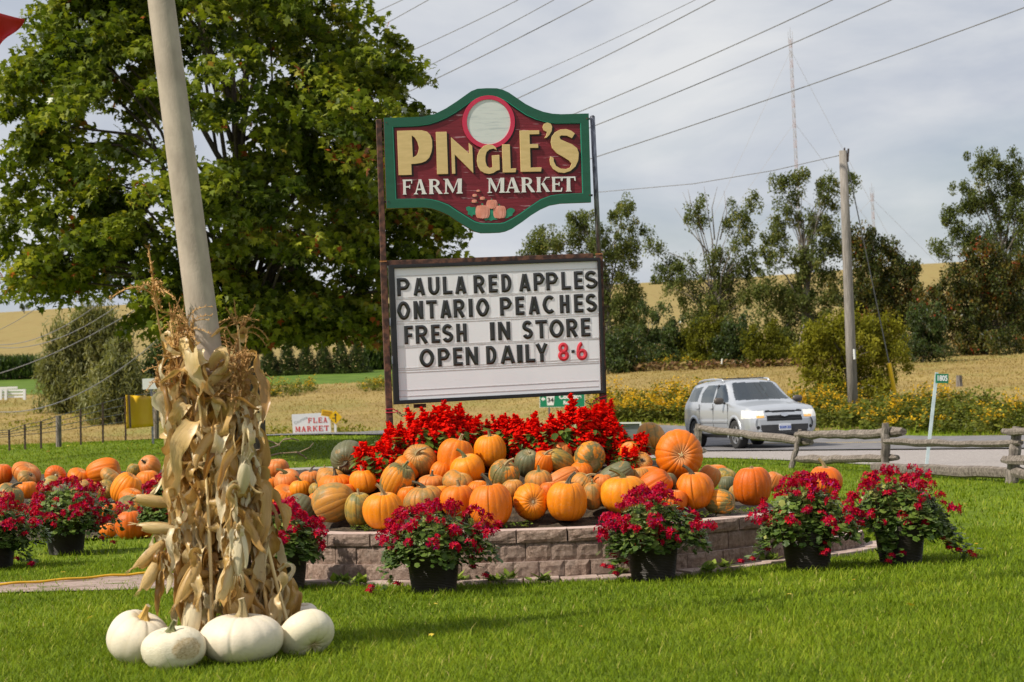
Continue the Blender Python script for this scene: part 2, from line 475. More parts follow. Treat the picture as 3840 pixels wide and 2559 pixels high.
# low slabs along the foot of the wall
paver_m = mat('paver', (.30, .215, .18), (.47, .36, .31), 9, .95, bump=.5, bscale=40, bdist=.006)
edging = tag(link(bpy.data.objects.new('paver_edging', None)), kind='structure')
rng = random.Random(5)
s = .9
while s < WLEN - .6:
    w = rng.uniform(.24, .36); p, t, nn = wall_at(s + w / 2)
    c = p + nn * (.10 + rng.uniform(-.01, .01)); a = math.atan2(t[1], t[0])
    b = MB().box((0, 0, 0), (w - .008, .20, .05))
    o = b.build('paver', paver_m, edging, bevel=.006, local=True)
    o.location = (c[0], c[1], .006 + rng.uniform(-.004, .004)); o.rotation_euler = (rng.uniform(-.03, .03), rng.uniform(-.02, .02), a)
    s += w

# ------------------------------------------------------------------ retaining wall of split-faced blocks
stone_m, _nn, _ll, _oo = _new('split_stone')
_v = coords(_nn, _ll, 'Object')
oi = _nn.new('ShaderNodeObjectInfo')
_c = ramp(_nn, _ll, noise(_nn, _ll, _v, 26, 8, .7), [(.32, (.14, .092, .070)), (.5, (.42, .295, .23)), (.70, (.68, .52, .43))])
_c = mix(_nn, _ll, mth(_nn, _ll, 'MULTIPLY', oi.outputs['Random'], .55), _c, (.34, .255, .215))
_c = mix(_nn, _ll, ramp(_nn, _ll, noise(_nn, _ll, _v, 5, 5, .6), [(.52, (0, 0, 0)), (.75, (1, 1, 1))]), _c, (.38, .30, .255))
principled(_nn, _ll, _oo, _c, .95, 0, noise(_nn, _ll, _v, 30, 9, .8), 1.0, .04, .2)
cap_m = mat('cap_stone', (.40, .30, .26), (.55, .43, .38), 14, .95, bump=.4, bscale=60, bdist=.004)
def block_mesh(w, d, h, rough, seed, mats):
    """a concrete block whose split front face (-y) is broken and uneven; the top is smooth"""
    g = np.random.default_rng(seed); nx, nz = 7, 5; vs = []; fs = []
    for j in range(nz):
        for i in range(nx):
            x = -w / 2 + w * i / (nx - 1); z = h * j / (nz - 1)
            e = min(i, nx - 1 - i, j, nz - 1 - j)
            vs.append((x, -d / 2 - (rough * g.uniform(.3, 1.0) if e > 0 else -.004 + rough * .1 * g.uniform(-1, 1)), z))
    for j in range(nz - 1):
        for i in range(nx - 1):
            a = j * nx + i; fs.append((a, a + 1, a + nx + 1, a + nx))
    o = len(vs); vs += [(-w / 2, d / 2, 0), (w / 2, d / 2, 0), (w / 2, d / 2, h), (-w / 2, d / 2, h)]
    fs.append(tuple((nz - 1) * nx + i for i in range(nx)) + (o + 2, o + 3))
    fs.append((nx - 1, o + 1, o + 2) + tuple(j * nx + nx - 1 for j in range(nz - 1, 0, -1)))
    fs.append((o, 0) + tuple(j * nx for j in range(1, nz)) + (o + 3,))
    fs.append((o + 1, o, o + 3, o + 2))
    me = make_mesh('block', vs, fs, None)
    for mm in mats: me.materials.append(mm)
    top = (nx - 1) * (nz - 1)
    me.polygons[top].material_index = 1
    return me
BLK = [block_mesh(.201, .2, .149, .013, k, (stone_m, cap_m)) for k in range(7)]
CAPM = [block_mesh(.398, .26, .098, .014, 20 + k, (stone_m, cap_m)) for k in range(4)]
wall = thing('retaining_wall', 'low curved retaining wall of rough pinkish split-faced blocks holding the pumpkin mound', 'wall', (0.3, 15.9, 0))
rng = random.Random(11)
def lay(s0, s1, step, z, setb, meshes, name, d):
    s = s0
    while s + step < s1:
        p, t, nn = wall_at(s + step / 2)
        c = p - nn * (setb + d / 2 + rng.uniform(-.004, .004))
        o = link(bpy.data.objects.new(name, rng.choice(meshes)), wall)
        o.location = (c[0] - wall.location.x, c[1] - wall.location.y, z)
        o.rotation_euler = (0, rng.uniform(-.008, .008), math.atan2(t[1], t[0]) + rng.uniform(-.012, .012))
        o.scale = (1 * rng.uniform(.975, 1.0), 1, 1)
        s += step
lay(.55, WLEN - .1, .203, 0.0, .0, BLK, 'block', .2)
lay(.45, WLEN - 1.5, .203, .1495, .028, BLK, 'block', .2)
lay(.40, WLEN - 1.55, .404, .299, .012, CAPM, 'cap_stone', .26)

# soil inside the wall
soil_m = mat('soil', (.035, .024, .015), (.10, .07, .04), 18, .95, bump=1, bscale=35, bdist=.03, rand=False)
xs = np.linspace(-2.5, 3.0, 70); vs = []; fs = []
for i, x in enumerate(xs):
    y0 = float(ywall(x)) + .13
    for j in range(40):
        t = j / 39; y = y0 + (20.3 - y0) * t
        zc = float(bed_z(x, y)); edge_ = min(1, (1 - t) * 8)
        side = min(1.0, (x + 2.5) * 4 + .0, (3.05 - x) * 1.6)
        vs.append((x, y, max(.0, (zc - .075 + (.045 if t < .12 else 0)) * edge_ * max(side, 0) + .008 * math.sin(37 * x + 29 * y))))
for i in range(len(xs) - 1):
    for j in range(39):
        a = i * 40 + j; fs.append((a, a + 40, a + 41, a + 1))
tag(link(bpy.data.objects.new('soil_bed', make_mesh('soil_bed', vs, fs, soil_m, True))), kind='structure')
# ================================================================== the roadside sign
SA, SB = at(1452, 1200, 17.72), at(2258, 1200, 17.99)
SU = Vector((SB.x - SA.x, SB.y - SA.y, 0)).normalized(); SV = Vector((0, 0, 1)); SN = SU.cross(SV)
if SN.y > 0: SN = -SN
def spt(px, py):
    v = ray(px, py); t = (SA - CAM).dot(SN) / v.dot(SN); p = CAM + v * t - SA
    return (p.dot(SU), p.z)
def sfr(u, v, w): return SA + SU * u + SV * v + SN * w
def c1(x, y): return spt(1380 + x * .41446, 300 + y * .41446)        # points measured on the enlarged upper panel
def c2_(x, y): return spt(1380 + x * .44651, 900 + y * .44651)       # and on the enlarged letter board
rust_m = mat('rusty_steel', (.045, .022, .018), (.10, .045, .032), 20, .75, .2, .4, 60, .003, lo=.4, hi=.62, c3=(.17, .075, .045))
galv_m = mat('worn_galvanised_steel', (.05, .055, .075), (.34, .36, .42), 40, .45, .6, .3, 60, .002, stretch=(1, 1, .25), lo=.35, hi=.7)
black_m = mat('black_frame', (.012, .012, .014), (.02, .02, .022), 8, .4, .2)
green_m = mat('sign_green_paint', (.006, .085, .046), (.008, .10, .055), 6, .5, bump=.25, bscale=120, bdist=.002, stretch=(1, 1, 4))
greenline_m = mat('sign_green_line', (.02, .30, .19), None, rough=.5)
cream_m = mat('sign_cream_paint', (.62, .45, .19), (.70, .51, .23), 9, .55, bump=.2, bscale=150, bdist=.001, stretch=(1, 1, 5))
whitep_m = mat('sign_white_paint', (.78, .77, .74), (.70, .69, .66), 12, .5)
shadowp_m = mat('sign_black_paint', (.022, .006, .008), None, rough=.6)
rose_m = mat('sign_rose_paint', (.62, .03, .085), (.55, .02, .07), 8, .5)
oval_m = mat('sign_oval_white', (.66, .69, .67), (.48, .52, .53), 5, .55, stretch=(1, 1, 9), lo=.5, hi=.72)
peachp_m = mat('sign_pumpkin_paint', (.80, .36, .28), (.68, .25, .17), 14, .6)
leafp_m = mat('sign_leaf_paint', (.012, .17, .09), (.02, .27, .16), 22, .6)
# dark red carved board with pale strokes painted along the grain
maroon_m, _nn, _ll, _oo = _new('sign_maroon_board')
_v = coords(_nn, _ll, 'Object', (1, 1, 1), False)
_g = noise(_nn, _ll, coords(_nn, _ll, 'Object', (5.0, 5.0, 60.0), False), 1.0, 3, .5)
_c = ramp(_nn, _ll, noise(_nn, _ll, coords(_nn, _ll, 'Object', (3, 3, 40), False), 1.5, 5, .6), [(.3, (.14, .010, .018)), (.7, (.215, .016, .030))])
_c = mix(_nn, _ll, ramp(_nn, _ll, _g, [(.655, (0, 0, 0)), (.70, (1, 1, 1))]), _c, (.55, .34, .38))
principled(_nn, _ll, _oo, _c, .55, 0, _g, .5, .006, .4)

sign = thing('roadside_sign', 'tall two-post farm market sign with carved green and maroon panel above a white letter board', 'sign', (SA.x, SA.y, .45))
def bar_px(a, b, wm, dm, name, m, w=-.02, z0=None, label=None):
    (u0, v0), (u1, v1) = spt(*a), spt(*b)
    if z0 is not None:
        k = (z0 - SA.z - v1) / (v1 - v0); u1 += (u1 - u0) * k; v1 = z0 - SA.z
    mb = MB(); mb.beam(sfr(u0, v0, w), sfr(u1, v1, w), wm, dm, SN)
    return mb.build(name, m, sign, bevel=.004, label=label)
bar_px((1421, 448), (1438.5, 978), .050, .050, 'upper_post', rust_m, label='rusty square upper post at the left')
(u0, v0), (u1, v1) = spt(2223, 437), spt(2247.5, 952)
mb = MB(); mb.tube([sfr(u0, v0, -.02), sfr(u0 + (u1 - u0) * .5, (v0 + v1) / 2, -.02), sfr(u1, v1, -.02)], .023, 14)
mb.tube([sfr(u0, v0, -.02), sfr(u0, v0 + .012, -.02)], [.0235, .012], 14)
mb.build('upper_post', galv_m, sign, True, label='round pipe post with flaking bluish paint at the right')
bar_px((1438, 980), (1461, 1560), .058, .06, 'lower_post', rust_m, z0=.55)
bar_px((2248, 953), (2264, 1540), .058, .06, 'lower_post', rust_m, z0=.55)
(u0, v0), (u1, v1) = c2_(150, 195), c2_(1905, 132)
mb = MB(); mb.beam(sfr(u0 + .008, v0, -.02), sfr(u1 - .012, v1, -.02), .042, .055, SN); mb.build('top_rail', rust_m, sign, bevel=.003)
# rust collars where the upper posts stand in the lower
for p in ((1438.5, 981), (2247.5, 953)):
    u, v = spt(*p); mb = MB(); mb.box(sfr(u, v, -.02), (.064, .066, .012)); mb.build('weld_collar', mat('weld', (.36, .16, .05), (.22, .08, .03), 40, .8), sign)

# ---- upper carved panel
OUT = [(140, 350), (320, 347), (490, 340), (600, 315), (700, 265), (800, 200), (880, 143), (930, 108), (985, 87), (1070, 82), (1160, 83), (1215, 96), (1270, 122), (1340, 170), (1420, 225), (1500, 265), (1580, 295), (1660, 312), (1740, 317), (1990, 310),
       (2012, 1112), (1740, 1122), (1640, 1140), (1560, 1175), (1470, 1230), (1390, 1290), (1300, 1350), (1240, 1375), (1190, 1385), (1100, 1389), (1020, 1390), (960, 1375), (890, 1335), (800, 1280), (720, 1225), (640, 1190), (570, 1168), (500, 1160), (330, 1163), (165, 1167)]
INN = [(217, 430), (440, 420), (540, 405), (620, 380), (700, 345), (780, 300), (850, 252), (920, 200), (985, 164), (1070, 150), (1160, 153), (1250, 195), (1340, 260), (1430, 320), (1520, 360), (1620, 388), (1700, 397), (1920, 395),
       (1940, 1032), (1750, 1040), (1650, 1055), (1560, 1090), (1470, 1150), (1380, 1215), (1300, 1265), (1230, 1300), (1190, 1307), (1100, 1309), (1020, 1308), (960, 1292), (890, 1250), (800, 1195), (720, 1140), (630, 1105), (560, 1088), (490, 1082), (245, 1085)]
def shrink(P, k):
    cx = sum(p[0] for p in P) / len(P); cy = sum(p[1] for p in P) / len(P); out = []
    for x, y in P:
        d = math.hypot(x - cx, y - cy); out.append((x - (x - cx) / d * k, y - (y - cy) / d * k))
    return out
panel = MB().prism([c1(*p) for p in OUT], [], sfr, -.005, .028).build('carved_panel', maroon_m, sign)
MB().prism([c1(*p) for p in OUT], [[c1(*p) for p in INN]], sfr, .0285, .042).build('border', green_m, panel, bevel=.004)
MB().prism([c1(*p) for p in INN], [[c1(*p) for p in shrink(INN, 7)]], sfr, .0285, .0405).build('border_line', greenline_m, panel)
INS = [(x + 18, y + 16) for x, y in shrink(INN, 2)]
# painted dark edge inside the border, left and top
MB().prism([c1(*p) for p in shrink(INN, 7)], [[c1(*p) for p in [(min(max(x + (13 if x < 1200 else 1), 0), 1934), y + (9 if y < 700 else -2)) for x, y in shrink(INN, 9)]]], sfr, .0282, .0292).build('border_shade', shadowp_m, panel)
def ell(cx, cy, rx, ry, n=40): return [(cx + rx * math.cos(2 * math.pi * k / n), cy + ry * math.sin(2 * math.pi * k / n)) for k in range(n)]
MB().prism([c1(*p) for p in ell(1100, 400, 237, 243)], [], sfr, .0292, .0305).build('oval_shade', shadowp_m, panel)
MB().prism([c1(*p) for p in ell(1087, 388, 237, 241)], [[c1(*p) for p in ell(1087, 386, 197, 203)]], sfr, .0305, .043).build('oval_ring', rose_m, panel, bevel=.003)
MB().prism([c1(*p) for p in ell(1087, 386, 198, 204)], [], sfr, .0305, .036).build('oval_field', oval_m, panel)
P_ = [(260, 468), (380, 464), (480, 463), (530, 475), (560, 505), (575, 550), (578, 610), (570, 660), (550, 710), (520, 740), (480, 757), (430, 765), (388, 768), (392, 865), (275, 868)]
PH = [(392, 510), (420, 530), (445, 570), (458, 620), (450, 660), (435, 690), (402, 708)]
GL = [('P', P_, [PH]), ('I', [(610, 478), (707, 476), (720, 857), (622, 860)], []),
      ('N', [(746, 525), (912, 672), (907, 577), (938, 605), (948, 850), (780, 682), (786, 855), (757, 856)], []),
      ('G', [(1160, 642), (1150, 615), (1120, 594), (1080, 590), (1040, 605), (1005, 640), (985, 690), (980, 740), (990, 790), (1015, 830), (1050, 850), (1090, 857), (1130, 848), (1160, 828), (1187, 820), (1183, 685), (1115, 690), (1122, 795), (1095, 803), (1070, 785), (1058, 745), (1057, 700), (1068, 660), (1095, 635), (1130, 628)], []),
      ('L', [(1207, 590), (1277, 590), (1285, 808), (1336, 806), (1330, 842), (1215, 845)], []),
      ('E', [(1366, 465), (1543, 463), (1543, 498), (1455, 500), (1458, 588), (1533, 587), (1535, 622), (1460, 623), (1465, 800), (1565, 797), (1560, 835), (1377, 838)], []),
      ("'", [(1660, 430), (1655, 470), (1635, 505), (1610, 530), (1588, 535), (1605, 510), (1612, 478), (1585, 465), (1573, 435), (1585, 405), (1617, 393), (1648, 405)], []),
      ('S', [(1865, 492), (1830, 466), (1785, 452), (1735, 455), (1685, 480), (1655, 520), (1647, 570), (1660, 625), (1700, 670), (1760, 705), (1810, 735), (1835, 765), (1820, 800), (1785, 812), (1735, 808), (1695, 785), (1675, 745), (1672, 712), (1645, 698), (1637, 730), (1645, 775), (1670, 815), (1715, 842), (1770, 848), (1825, 830), (1870, 790), (1895, 735), (1900, 670), (1885, 625), (1840, 590), (1780, 565), (1735, 545), (1725, 520), (1745, 510), (1790, 512), (1838, 535)], [])]
for i, (ch, out, holes) in enumerate(GL):
    dz = .0003 * i
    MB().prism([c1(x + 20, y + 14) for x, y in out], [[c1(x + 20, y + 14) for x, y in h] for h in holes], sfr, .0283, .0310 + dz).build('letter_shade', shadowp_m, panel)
    MB().prism([c1(*p) for p in out], [[c1(*p) for p in h] for h in holes], sfr, .0284, .0455 + dz).build('letter', cream_m, panel, bevel=.002)
# serifed letters: convex pieces in a unit box, thick stems and flared feet
def q4(x0, y0, x1, y1): return [(x0, y0), (x1, y0), (x1, y1), (x0, y1)]
def stem(x0, x1, f=.07): return [[(x0 - f, 0), (x1 + f, 0), (x1 + .012, .10), (x1, .5), (x1 + .012, .90), (x1 + f, 1), (x0 - f, 1), (x0 - .012, .90), (x0, .5), (x0 - .012, .10)]]
def arcband(cx, cy, rx, ry, rx2, ry2, a0, a1, n=10):
    A = [R(a0 + (a1 - a0) * k / n) for k in range(n + 1)]
    return [(cx + rx * math.cos(t), cy + ry * math.sin(t)) for t in A] + [(cx + rx2 * math.cos(t), cy + ry2 * math.sin(t)) for t in reversed(A)]
SERIF = {
 'F': stem(.12, .34) + [q4(.30, .90, .92, 1), [(.84, .74), (.92, .72), (.94, .95), (.86, .95)], q4(.30, .46, .74, .56), [(.66, .38), (.73, .38), (.75, .64), (.68, .64)]],
 'E': stem(.12, .34) + [q4(.30, .90, .90, 1), [(.84, .76), (.92, .74), (.93, .95), (.86, .95)], q4(.30, .46, .74, .56), [(.66, .38), (.73, .38), (.75, .64), (.68, .64)], q4(.30, 0, .92, .10), [(.86, .05), (.94, .05), (.98, .27), (.88, .25)]],
 'L': stem(.12, .34) + [q4(.30, 0, .92, .10), [(.86, .05), (.94, .05), (.98, .30), (.88, .28)]],
 'T': stem(.39, .61, .10) + [q4(.03, .90, .97, 1), [(.0, .70), (.08, .73), (.12, .95), (.02, .95)], [(1.0, .70), (.92, .73), (.88, .95), (.98, .95)]],
 'A': [[(.40, 1), (.60, 1), (.92, .05), (.66, .05)], [(.42, .95), (.50, .97), (.22, .05), (.13, .05)], q4(.26, .28, .74, .38), [(.0, 0), (.36, 0), (.27, .08), (.08, .08)], [(.58, 0), (1, 0), (.95, .08), (.64, .08)]],
 'R': stem(.10, .32) + [arcband(.42, .74, .38, .26, .18, .16, 90, -90), q4(.3, .90, .43, 1), q4(.3, .48, .43, .57), [(.40, .50), (.62, .50), (.96, .06), (1.0, 0), (.74, 0)]],
 'K': stem(.10, .31) + [[(.30, .42), (.40, .54), (.80, .96), (.70, .96)], [(.66, 1), (1, 1), (.95, .93), (.70, .93)], [(.38, .54), (.56, .64), (.93, .06), (1, 0), (.72, 0)]],
 'M': [[(.03, 1), (.24, 1), (.56, .22), (.47, .05)], [(.76, 1), (.97, 1), (.94, .08), (.74, .08)], [(.47, .05), (.55, .24), (.82, 1), (.74, .98)], [(.10, .95), (.19, .95), (.16, .06), (.09, .06)], [(0, 0), (.27, 0), (.22, .08), (.05, .08)], [(.66, 0), (1, 0), (.97, .09), (.70, .09)], [(0, 1), (.10, 1), (.10, .94), (.0, .96)]],
}
def letter(ch, box, fr, w0, w1, m, parent, name='letter', shift=(0, 0)):
    """box: four corners (u, v) bottom left, bottom right, top right, top left"""
    bl, br, tr, tl = [Vector(b) for b in box]; mb = MB()
    for i, poly in enumerate(SERIF[ch]):
        pp = [(bl * (1 - x) * (1 - y) + br * x * (1 - y) + tr * x * y + tl * (1 - x) * y) for x, y in poly]
        mb.prism([(p.x + shift[0], p.y + shift[1]) for p in pp], [], fr, w0, w1 + .00025 * i)
    return mb.build(name, m, parent)
def row_letters(items, yt, yb, slope, x0, fr, conv, w0, w1, m, parent, shade=None):
    for ch, xa, xb in items:
        d = (xa - x0) * slope; e = (xb - x0) * slope
        box = [conv(xa + 3, yb + d), conv(xb + 3, yb + e), conv(xb, yt + e), conv(xa, yt + d)]
        letter(ch, box, fr, w0, w1, m, parent)
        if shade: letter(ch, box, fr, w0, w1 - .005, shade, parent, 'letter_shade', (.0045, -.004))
row_letters([('F', 303, 402), ('A', 405, 527), ('R', 540, 668), ('M', 678, 850), ('M', 1072, 1232), ('A', 1230, 1370), ('R', 1375, 1503), ('K', 1512, 1640), ('E', 1650, 1752), ('T', 1742, 1872)],
            908, 1043, -.0185, 303, sfr, c1, .0284, .041, whitep_m, panel, shadowp_m)
# pumpkins and leaves painted at the foot
for cx, cy, rx, ry in ((1116, 1130, 50, 42), (1033, 1198, 65, 63), (1186, 1200, 58, 60), (994, 1008, 16, 10), (962, 1050, 20, 13), (1032, 1076, 23, 15), (958, 1102, 23, 15)):
    mb = MB(); big = rx > 30
    for k, (dx, ww) in enumerate(((-.62, .38), (.62, .38), (-.3, .45), (.3, .45), (0, .42))):
        mb.prism([c1(*p) for p in ell(cx + dx * rx, cy, ww * rx, ry * (1 - .12 * abs(dx)), 14)], [], sfr, .0284, .034 + .0015 * k)
    o = mb.build('painted_pumpkin', peachp_m, panel)
    MB().prism([c1(cx - rx * .12, cy - ry * .85), c1(cx + rx * .12, cy - ry * .85), c1(cx + rx * .02, cy - ry * 1.22), c1(cx - rx * .16, cy - ry * 1.22)], [], sfr, .0284, .0395).build('painted_stem', leafp_m, panel)
    if not big: MB().prism([c1(cx - rx * 1.4, cy + ry * .7), c1(cx + rx * 1.7, cy + ry * .6), c1(cx + rx * 1.3, cy + ry * .95), c1(cx - rx * 1.2, cy + ry * .98)], [], sfr, .0284, .031).build('painted_leaf', leafp_m, panel)
for poly in ([(885, 1155), (910, 1148), (935, 1158), (965, 1152), (975, 1170), (968, 1200), (972, 1222), (945, 1225), (938, 1243), (915, 1225), (898, 1222), (902, 1195), (885, 1180)],
             [(1325, 1180), (1305, 1165), (1285, 1162), (1262, 1170), (1240, 1195), (1235, 1258), (1262, 1252), (1275, 1240), (1300, 1232), (1305, 1210), (1318, 1200)],
             [(1098, 1190), (1112, 1165), (1128, 1185), (1135, 1235), (1168, 1270), (1130, 1268), (1110, 1280), (1085, 1270), (1060, 1280), (1045, 1262), (1080, 1250)]):
    MB().prism([c1(*p) for p in poly], [], sfr, .0284, .0325).build('painted_leaf', leafp_m, panel)
for x, y in ((163, 393), (1972, 356), (183, 1107), (1998, 1048)):
    u, v = c1(x, y); sx = -1 if x < 1000 else 1
    MB().tube([sfr(u, v, .042), sfr(u, v, .047)], .006, 8).build('bolt', rust_m, panel)
    MB().box(sfr(u + sx * .012, v + .004, -.014), (.05, .018, .018), Matrix((SU, -SN, SV)).transposed()).build('bracket', black_m, panel)

# ---- lower letter board
board_m, _nn, _ll, _oo = _new('letter_board_panel')
_v = coords(_nn, _ll, 'Object', (1, 1, 1), False)
_c = ramp(_nn, _ll, noise(_nn, _ll, _v, 2.5, 5), [(.3, (.80, .81, .86)), (.7, (.86, .87, .91))])
_c = mix(_nn, _ll, ramp(_nn, _ll, noise(_nn, _ll, coords(_nn, _ll, 'Object', (8, 8, 50), False), 1, 6, .7), [(.6, (0, 0, 0)), (.85, (.5, .5, .5))]), _c, (.60, .55, .52))
principled(_nn, _ll, _oo, _c, .25, 0, None, spec=.4)
def quad(c): return [c2_(*p) for p in c]
lb = MB().prism(quad([(172, 214), (1946, 152), (1990, 1290), (218, 1384)]), [], sfr, -.075, .0).build('letter_board', black_m, sign)
MB().prism(quad([(172, 214), (1946, 152), (1990, 1290), (218, 1384)]), [quad([(219, 242), (1922, 180), (1967, 1262), (262, 1348)])], sfr, .0005, .034).build('board_frame', black_m, lb, bevel=.005)
MB().prism(quad([(217, 240), (1924, 178), (1969, 1264), (260, 1350)]), [], sfr, .0006, .010).build('board_panel', board_m, lb)
track_m = mat('track_plastic', (.66, .65, .67), (.54, .49, .48), 30, .4)
def ytop(x, r): return r[0] + (x - 290) * r[2]
ROWS = [(323, 473, -.0393), (519, 672, -.0415), (725, 878, -.0435), (926, 1079, -.046)]
for r in ROWS + [(1098, 1100, -.05), (1285, 1300, -.052)]:
    for y in (r[0] - 22, r[1] + 12):
        s = r[2]; a, b = (238, y + (238 - 290) * s), (1935, y + (1935 - 290) * s)
        MB().prism(quad([a, b, (b[0], b[1] + 6), (a[0], a[1] + 6)]), [], sfr, .0101, .0125).build('letter_track', track_m, lb)
ink_m = mat('black_letter_plastic', (.015, .015, .016), (.028, .026, .025), 12, .28, spec=.6)
red_m = mat('red_letter_plastic', (.60, .022, .045), (.68, .05, .07), 12, .35)
def arc(cx, cy, rx, ry, a0, a1, n=10): return [(cx + rx * math.cos(R(a0 + (a1 - a0) * k / n)), cy + ry * math.sin(R(a0 + (a1 - a0) * k / n))) for k in range(n + 1)]
T = .105                                                            # half a stroke, of the letter height
L_, R_, B_, U_ = .12, .88, .095, .905
ST = {
 'I': [[(.5, 0), (.5, 1)]], 'L': [[(L_ + .05, 1), (L_ + .05, 0)], [(L_ + .05, B_), (1, B_)]],
 'E': [[(L_ + .05, 1), (L_ + .05, 0)], [(L_ + .05, B_), (1, B_)], [(L_ + .05, U_), (1, U_)], [(L_ + .05, .5), (.92, .5)]],
 'F': [[(L_ + .05, 1), (L_ + .05, 0)], [(L_ + .05, U_), (1, U_)], [(L_ + .05, .48), (.9, .48)]],
 'H': [[(L_, 1), (L_, 0)], [(R_, 1), (R_, 0)], [(L_, .5), (R_, .5)]],
 'T': [[(.5, 1), (.5, 0)], [(0, U_), (1, U_)]],
 'N': [[(L_, 0), (L_, 1)], [(R_, 0), (R_, 1)], [(L_, .97), (R_, .03)]],
 'A': [[(.12, 0), (.48, .97)], [(.52, .97), (.88, 0)], [(.25, .27), (.75, .27)]],
 'Y': [[(.12, 1), (.5, .45)], [(.88, 1), (.5, .45)], [(.5, .5), (.5, 0)]],
 'P': [[(L_, 0), (L_, 1)], [(L_, U_), (.5, U_)] + arc(.55, .67, .33, .235, 90, -90) + [(.5, .435), (L_, .435)]],
 'R': [[(L_, 0), (L_, 1)], [(L_, U_), (.5, U_)] + arc(.53, .69, .31, .215, 90, -90) + [(.5, .475), (L_, .475)], [(.45, .47), (.88, 0)]],
 'D': [[(L_, 0), (L_, 1)], [(L_, U_), (.4, U_)] + arc(.42, .5, .46, .405, 90, -90, 14) + [(.4, B_), (L_, B_)]],
 'O': [arc(.5, .5, .39, .405, 90, 450, 22)],
 'U': [[(L_, 1), (L_, .42)] + arc(.5, .42, .38, .325, 180, 360, 12) + [(R_, .42), (R_, 1)]],
 'C': [arc(.5, .5, .39, .405, 48, 312, 18)],
 'S': [arc(.5, .69, .36, .215, 28, 200, 10) + [(.30, .55), (.70, .46)] + arc(.5, .305, .37, .21, 10, -160, 10)],
 '8': [arc(.5, .71, .33, .195, 90, 450, 16), arc(.5, .29, .38, .195, 90, 450, 16)],
 '6': [arc(.5, .31, .37, .215, 90, 450, 16), arc(.58, .45, .45, .46, 95, 190, 8)],
 '-': [[(0, .5), (1, .5)]],
}
def ridge(mb, pts, hw, closed, fr, w0, w1):
    """a bevelled stroke: two slopes that meet in a ridge, hipped at the ends"""
    P = [Vector(p) for i, p in enumerate(pts) if i == 0 or (Vector(p) - Vector(pts[i - 1])).length > 1e-5]
    if closed: P = P[:-1]
    n = len(P); lft, rgt, mid = [], [], []
    for i in range(n):
        a = P[(i - 1) % n] if (closed or i > 0) else None; b = P[(i + 1) % n] if (closed or i < n - 1) else None
        d1 = (P[i] - a).normalized() if a is not None else None; d2 = (b - P[i]).normalized() if b is not None else None
        d = ((d1 or d2) + (d2 or d1)).normalized(); nn = Vector((-d.y, d.x))
        k = 1 / max(.5, nn.dot(Vector((-(d2 or d1).y, (d2 or d1).x))))
        lft.append(P[i] + nn * hw * k); rgt.append(P[i] - nn * hw * k)
        m = P[i].copy()
        if a is None: m = P[i] + d * hw
        if b is None: m = P[i] - d * hw
        mid.append(m)
    vs = []; fs = []
    for i in range(n):
        vs += [fr(lft[i].x, lft[i].y, w0), fr(lft[i].x, lft[i].y, w0 + (w1 - w0) * .35), fr(mid[i].x, mid[i].y, w1), fr(rgt[i].x, rgt[i].y, w0 + (w1 - w0) * .35), fr(rgt[i].x, rgt[i].y, w0)]
    for i in range(n if closed else n - 1):
        a, b = i * 5, ((i + 1) % n) * 5
        for k in range(4): fs.append((a + k, a + k + 1, b + k + 1, b + k))
    if not closed:
        fs.append((0, 1, 2, 3, 4)); e = (n - 1) * 5; fs.append((e + 4, e + 3, e + 2, e + 1, e))
    mb.add(vs, fs)
TEXT = [(0, [('P', 240, 345), ('A', 375, 475), ('U', 500, 597), ('L', 620, 703), ('A', 725, 822), ('R', 882, 977), ('E', 1005, 1083), ('D', 1115, 1200), ('A', 1262, 1360), ('P', 1385, 1475), ('P', 1490, 1588), ('L', 1615, 1697), ('E', 1722, 1800), ('S', 1815, 1923)]),
        (1, [('O', 245, 347), ('N', 378, 460), ('T', 485, 575), ('A', 600, 697), ('R', 713, 810), ('I', 840, 875), ('O', 907, 1010), ('P', 1103, 1200), ('E', 1230, 1308), ('A', 1342, 1438), ('C', 1463, 1575), ('H', 1605, 1687), ('E', 1722, 1803), ('S', 1822, 1918)]),
        (2, [('F', 298, 375), ('R', 395, 500), ('E', 523, 600), ('S', 617, 712), ('H', 737, 825), ('I', 1020, 1060), ('N', 1087, 1190), ('S', 1290, 1380), ('T', 1402, 1500), ('O', 1520, 1637), ('R', 1660, 1757), ('E', 1780, 1862)]),
        (3, [('O', 430, 550), ('P', 582, 680), ('E', 707, 790), ('N', 815, 920), ('D', 988, 1075), ('A', 1105, 1230), ('I', 1247, 1293), ('L', 1313, 1398), ('Y', 1402, 1507), ('8', 1590, 1682), ('-', 1703, 1730), ('6', 1745, 1838)])]
plate_m = mat('letter_plate', (.82, .82, .85), (.77, .77, .80), 10, .2, spec=.5)
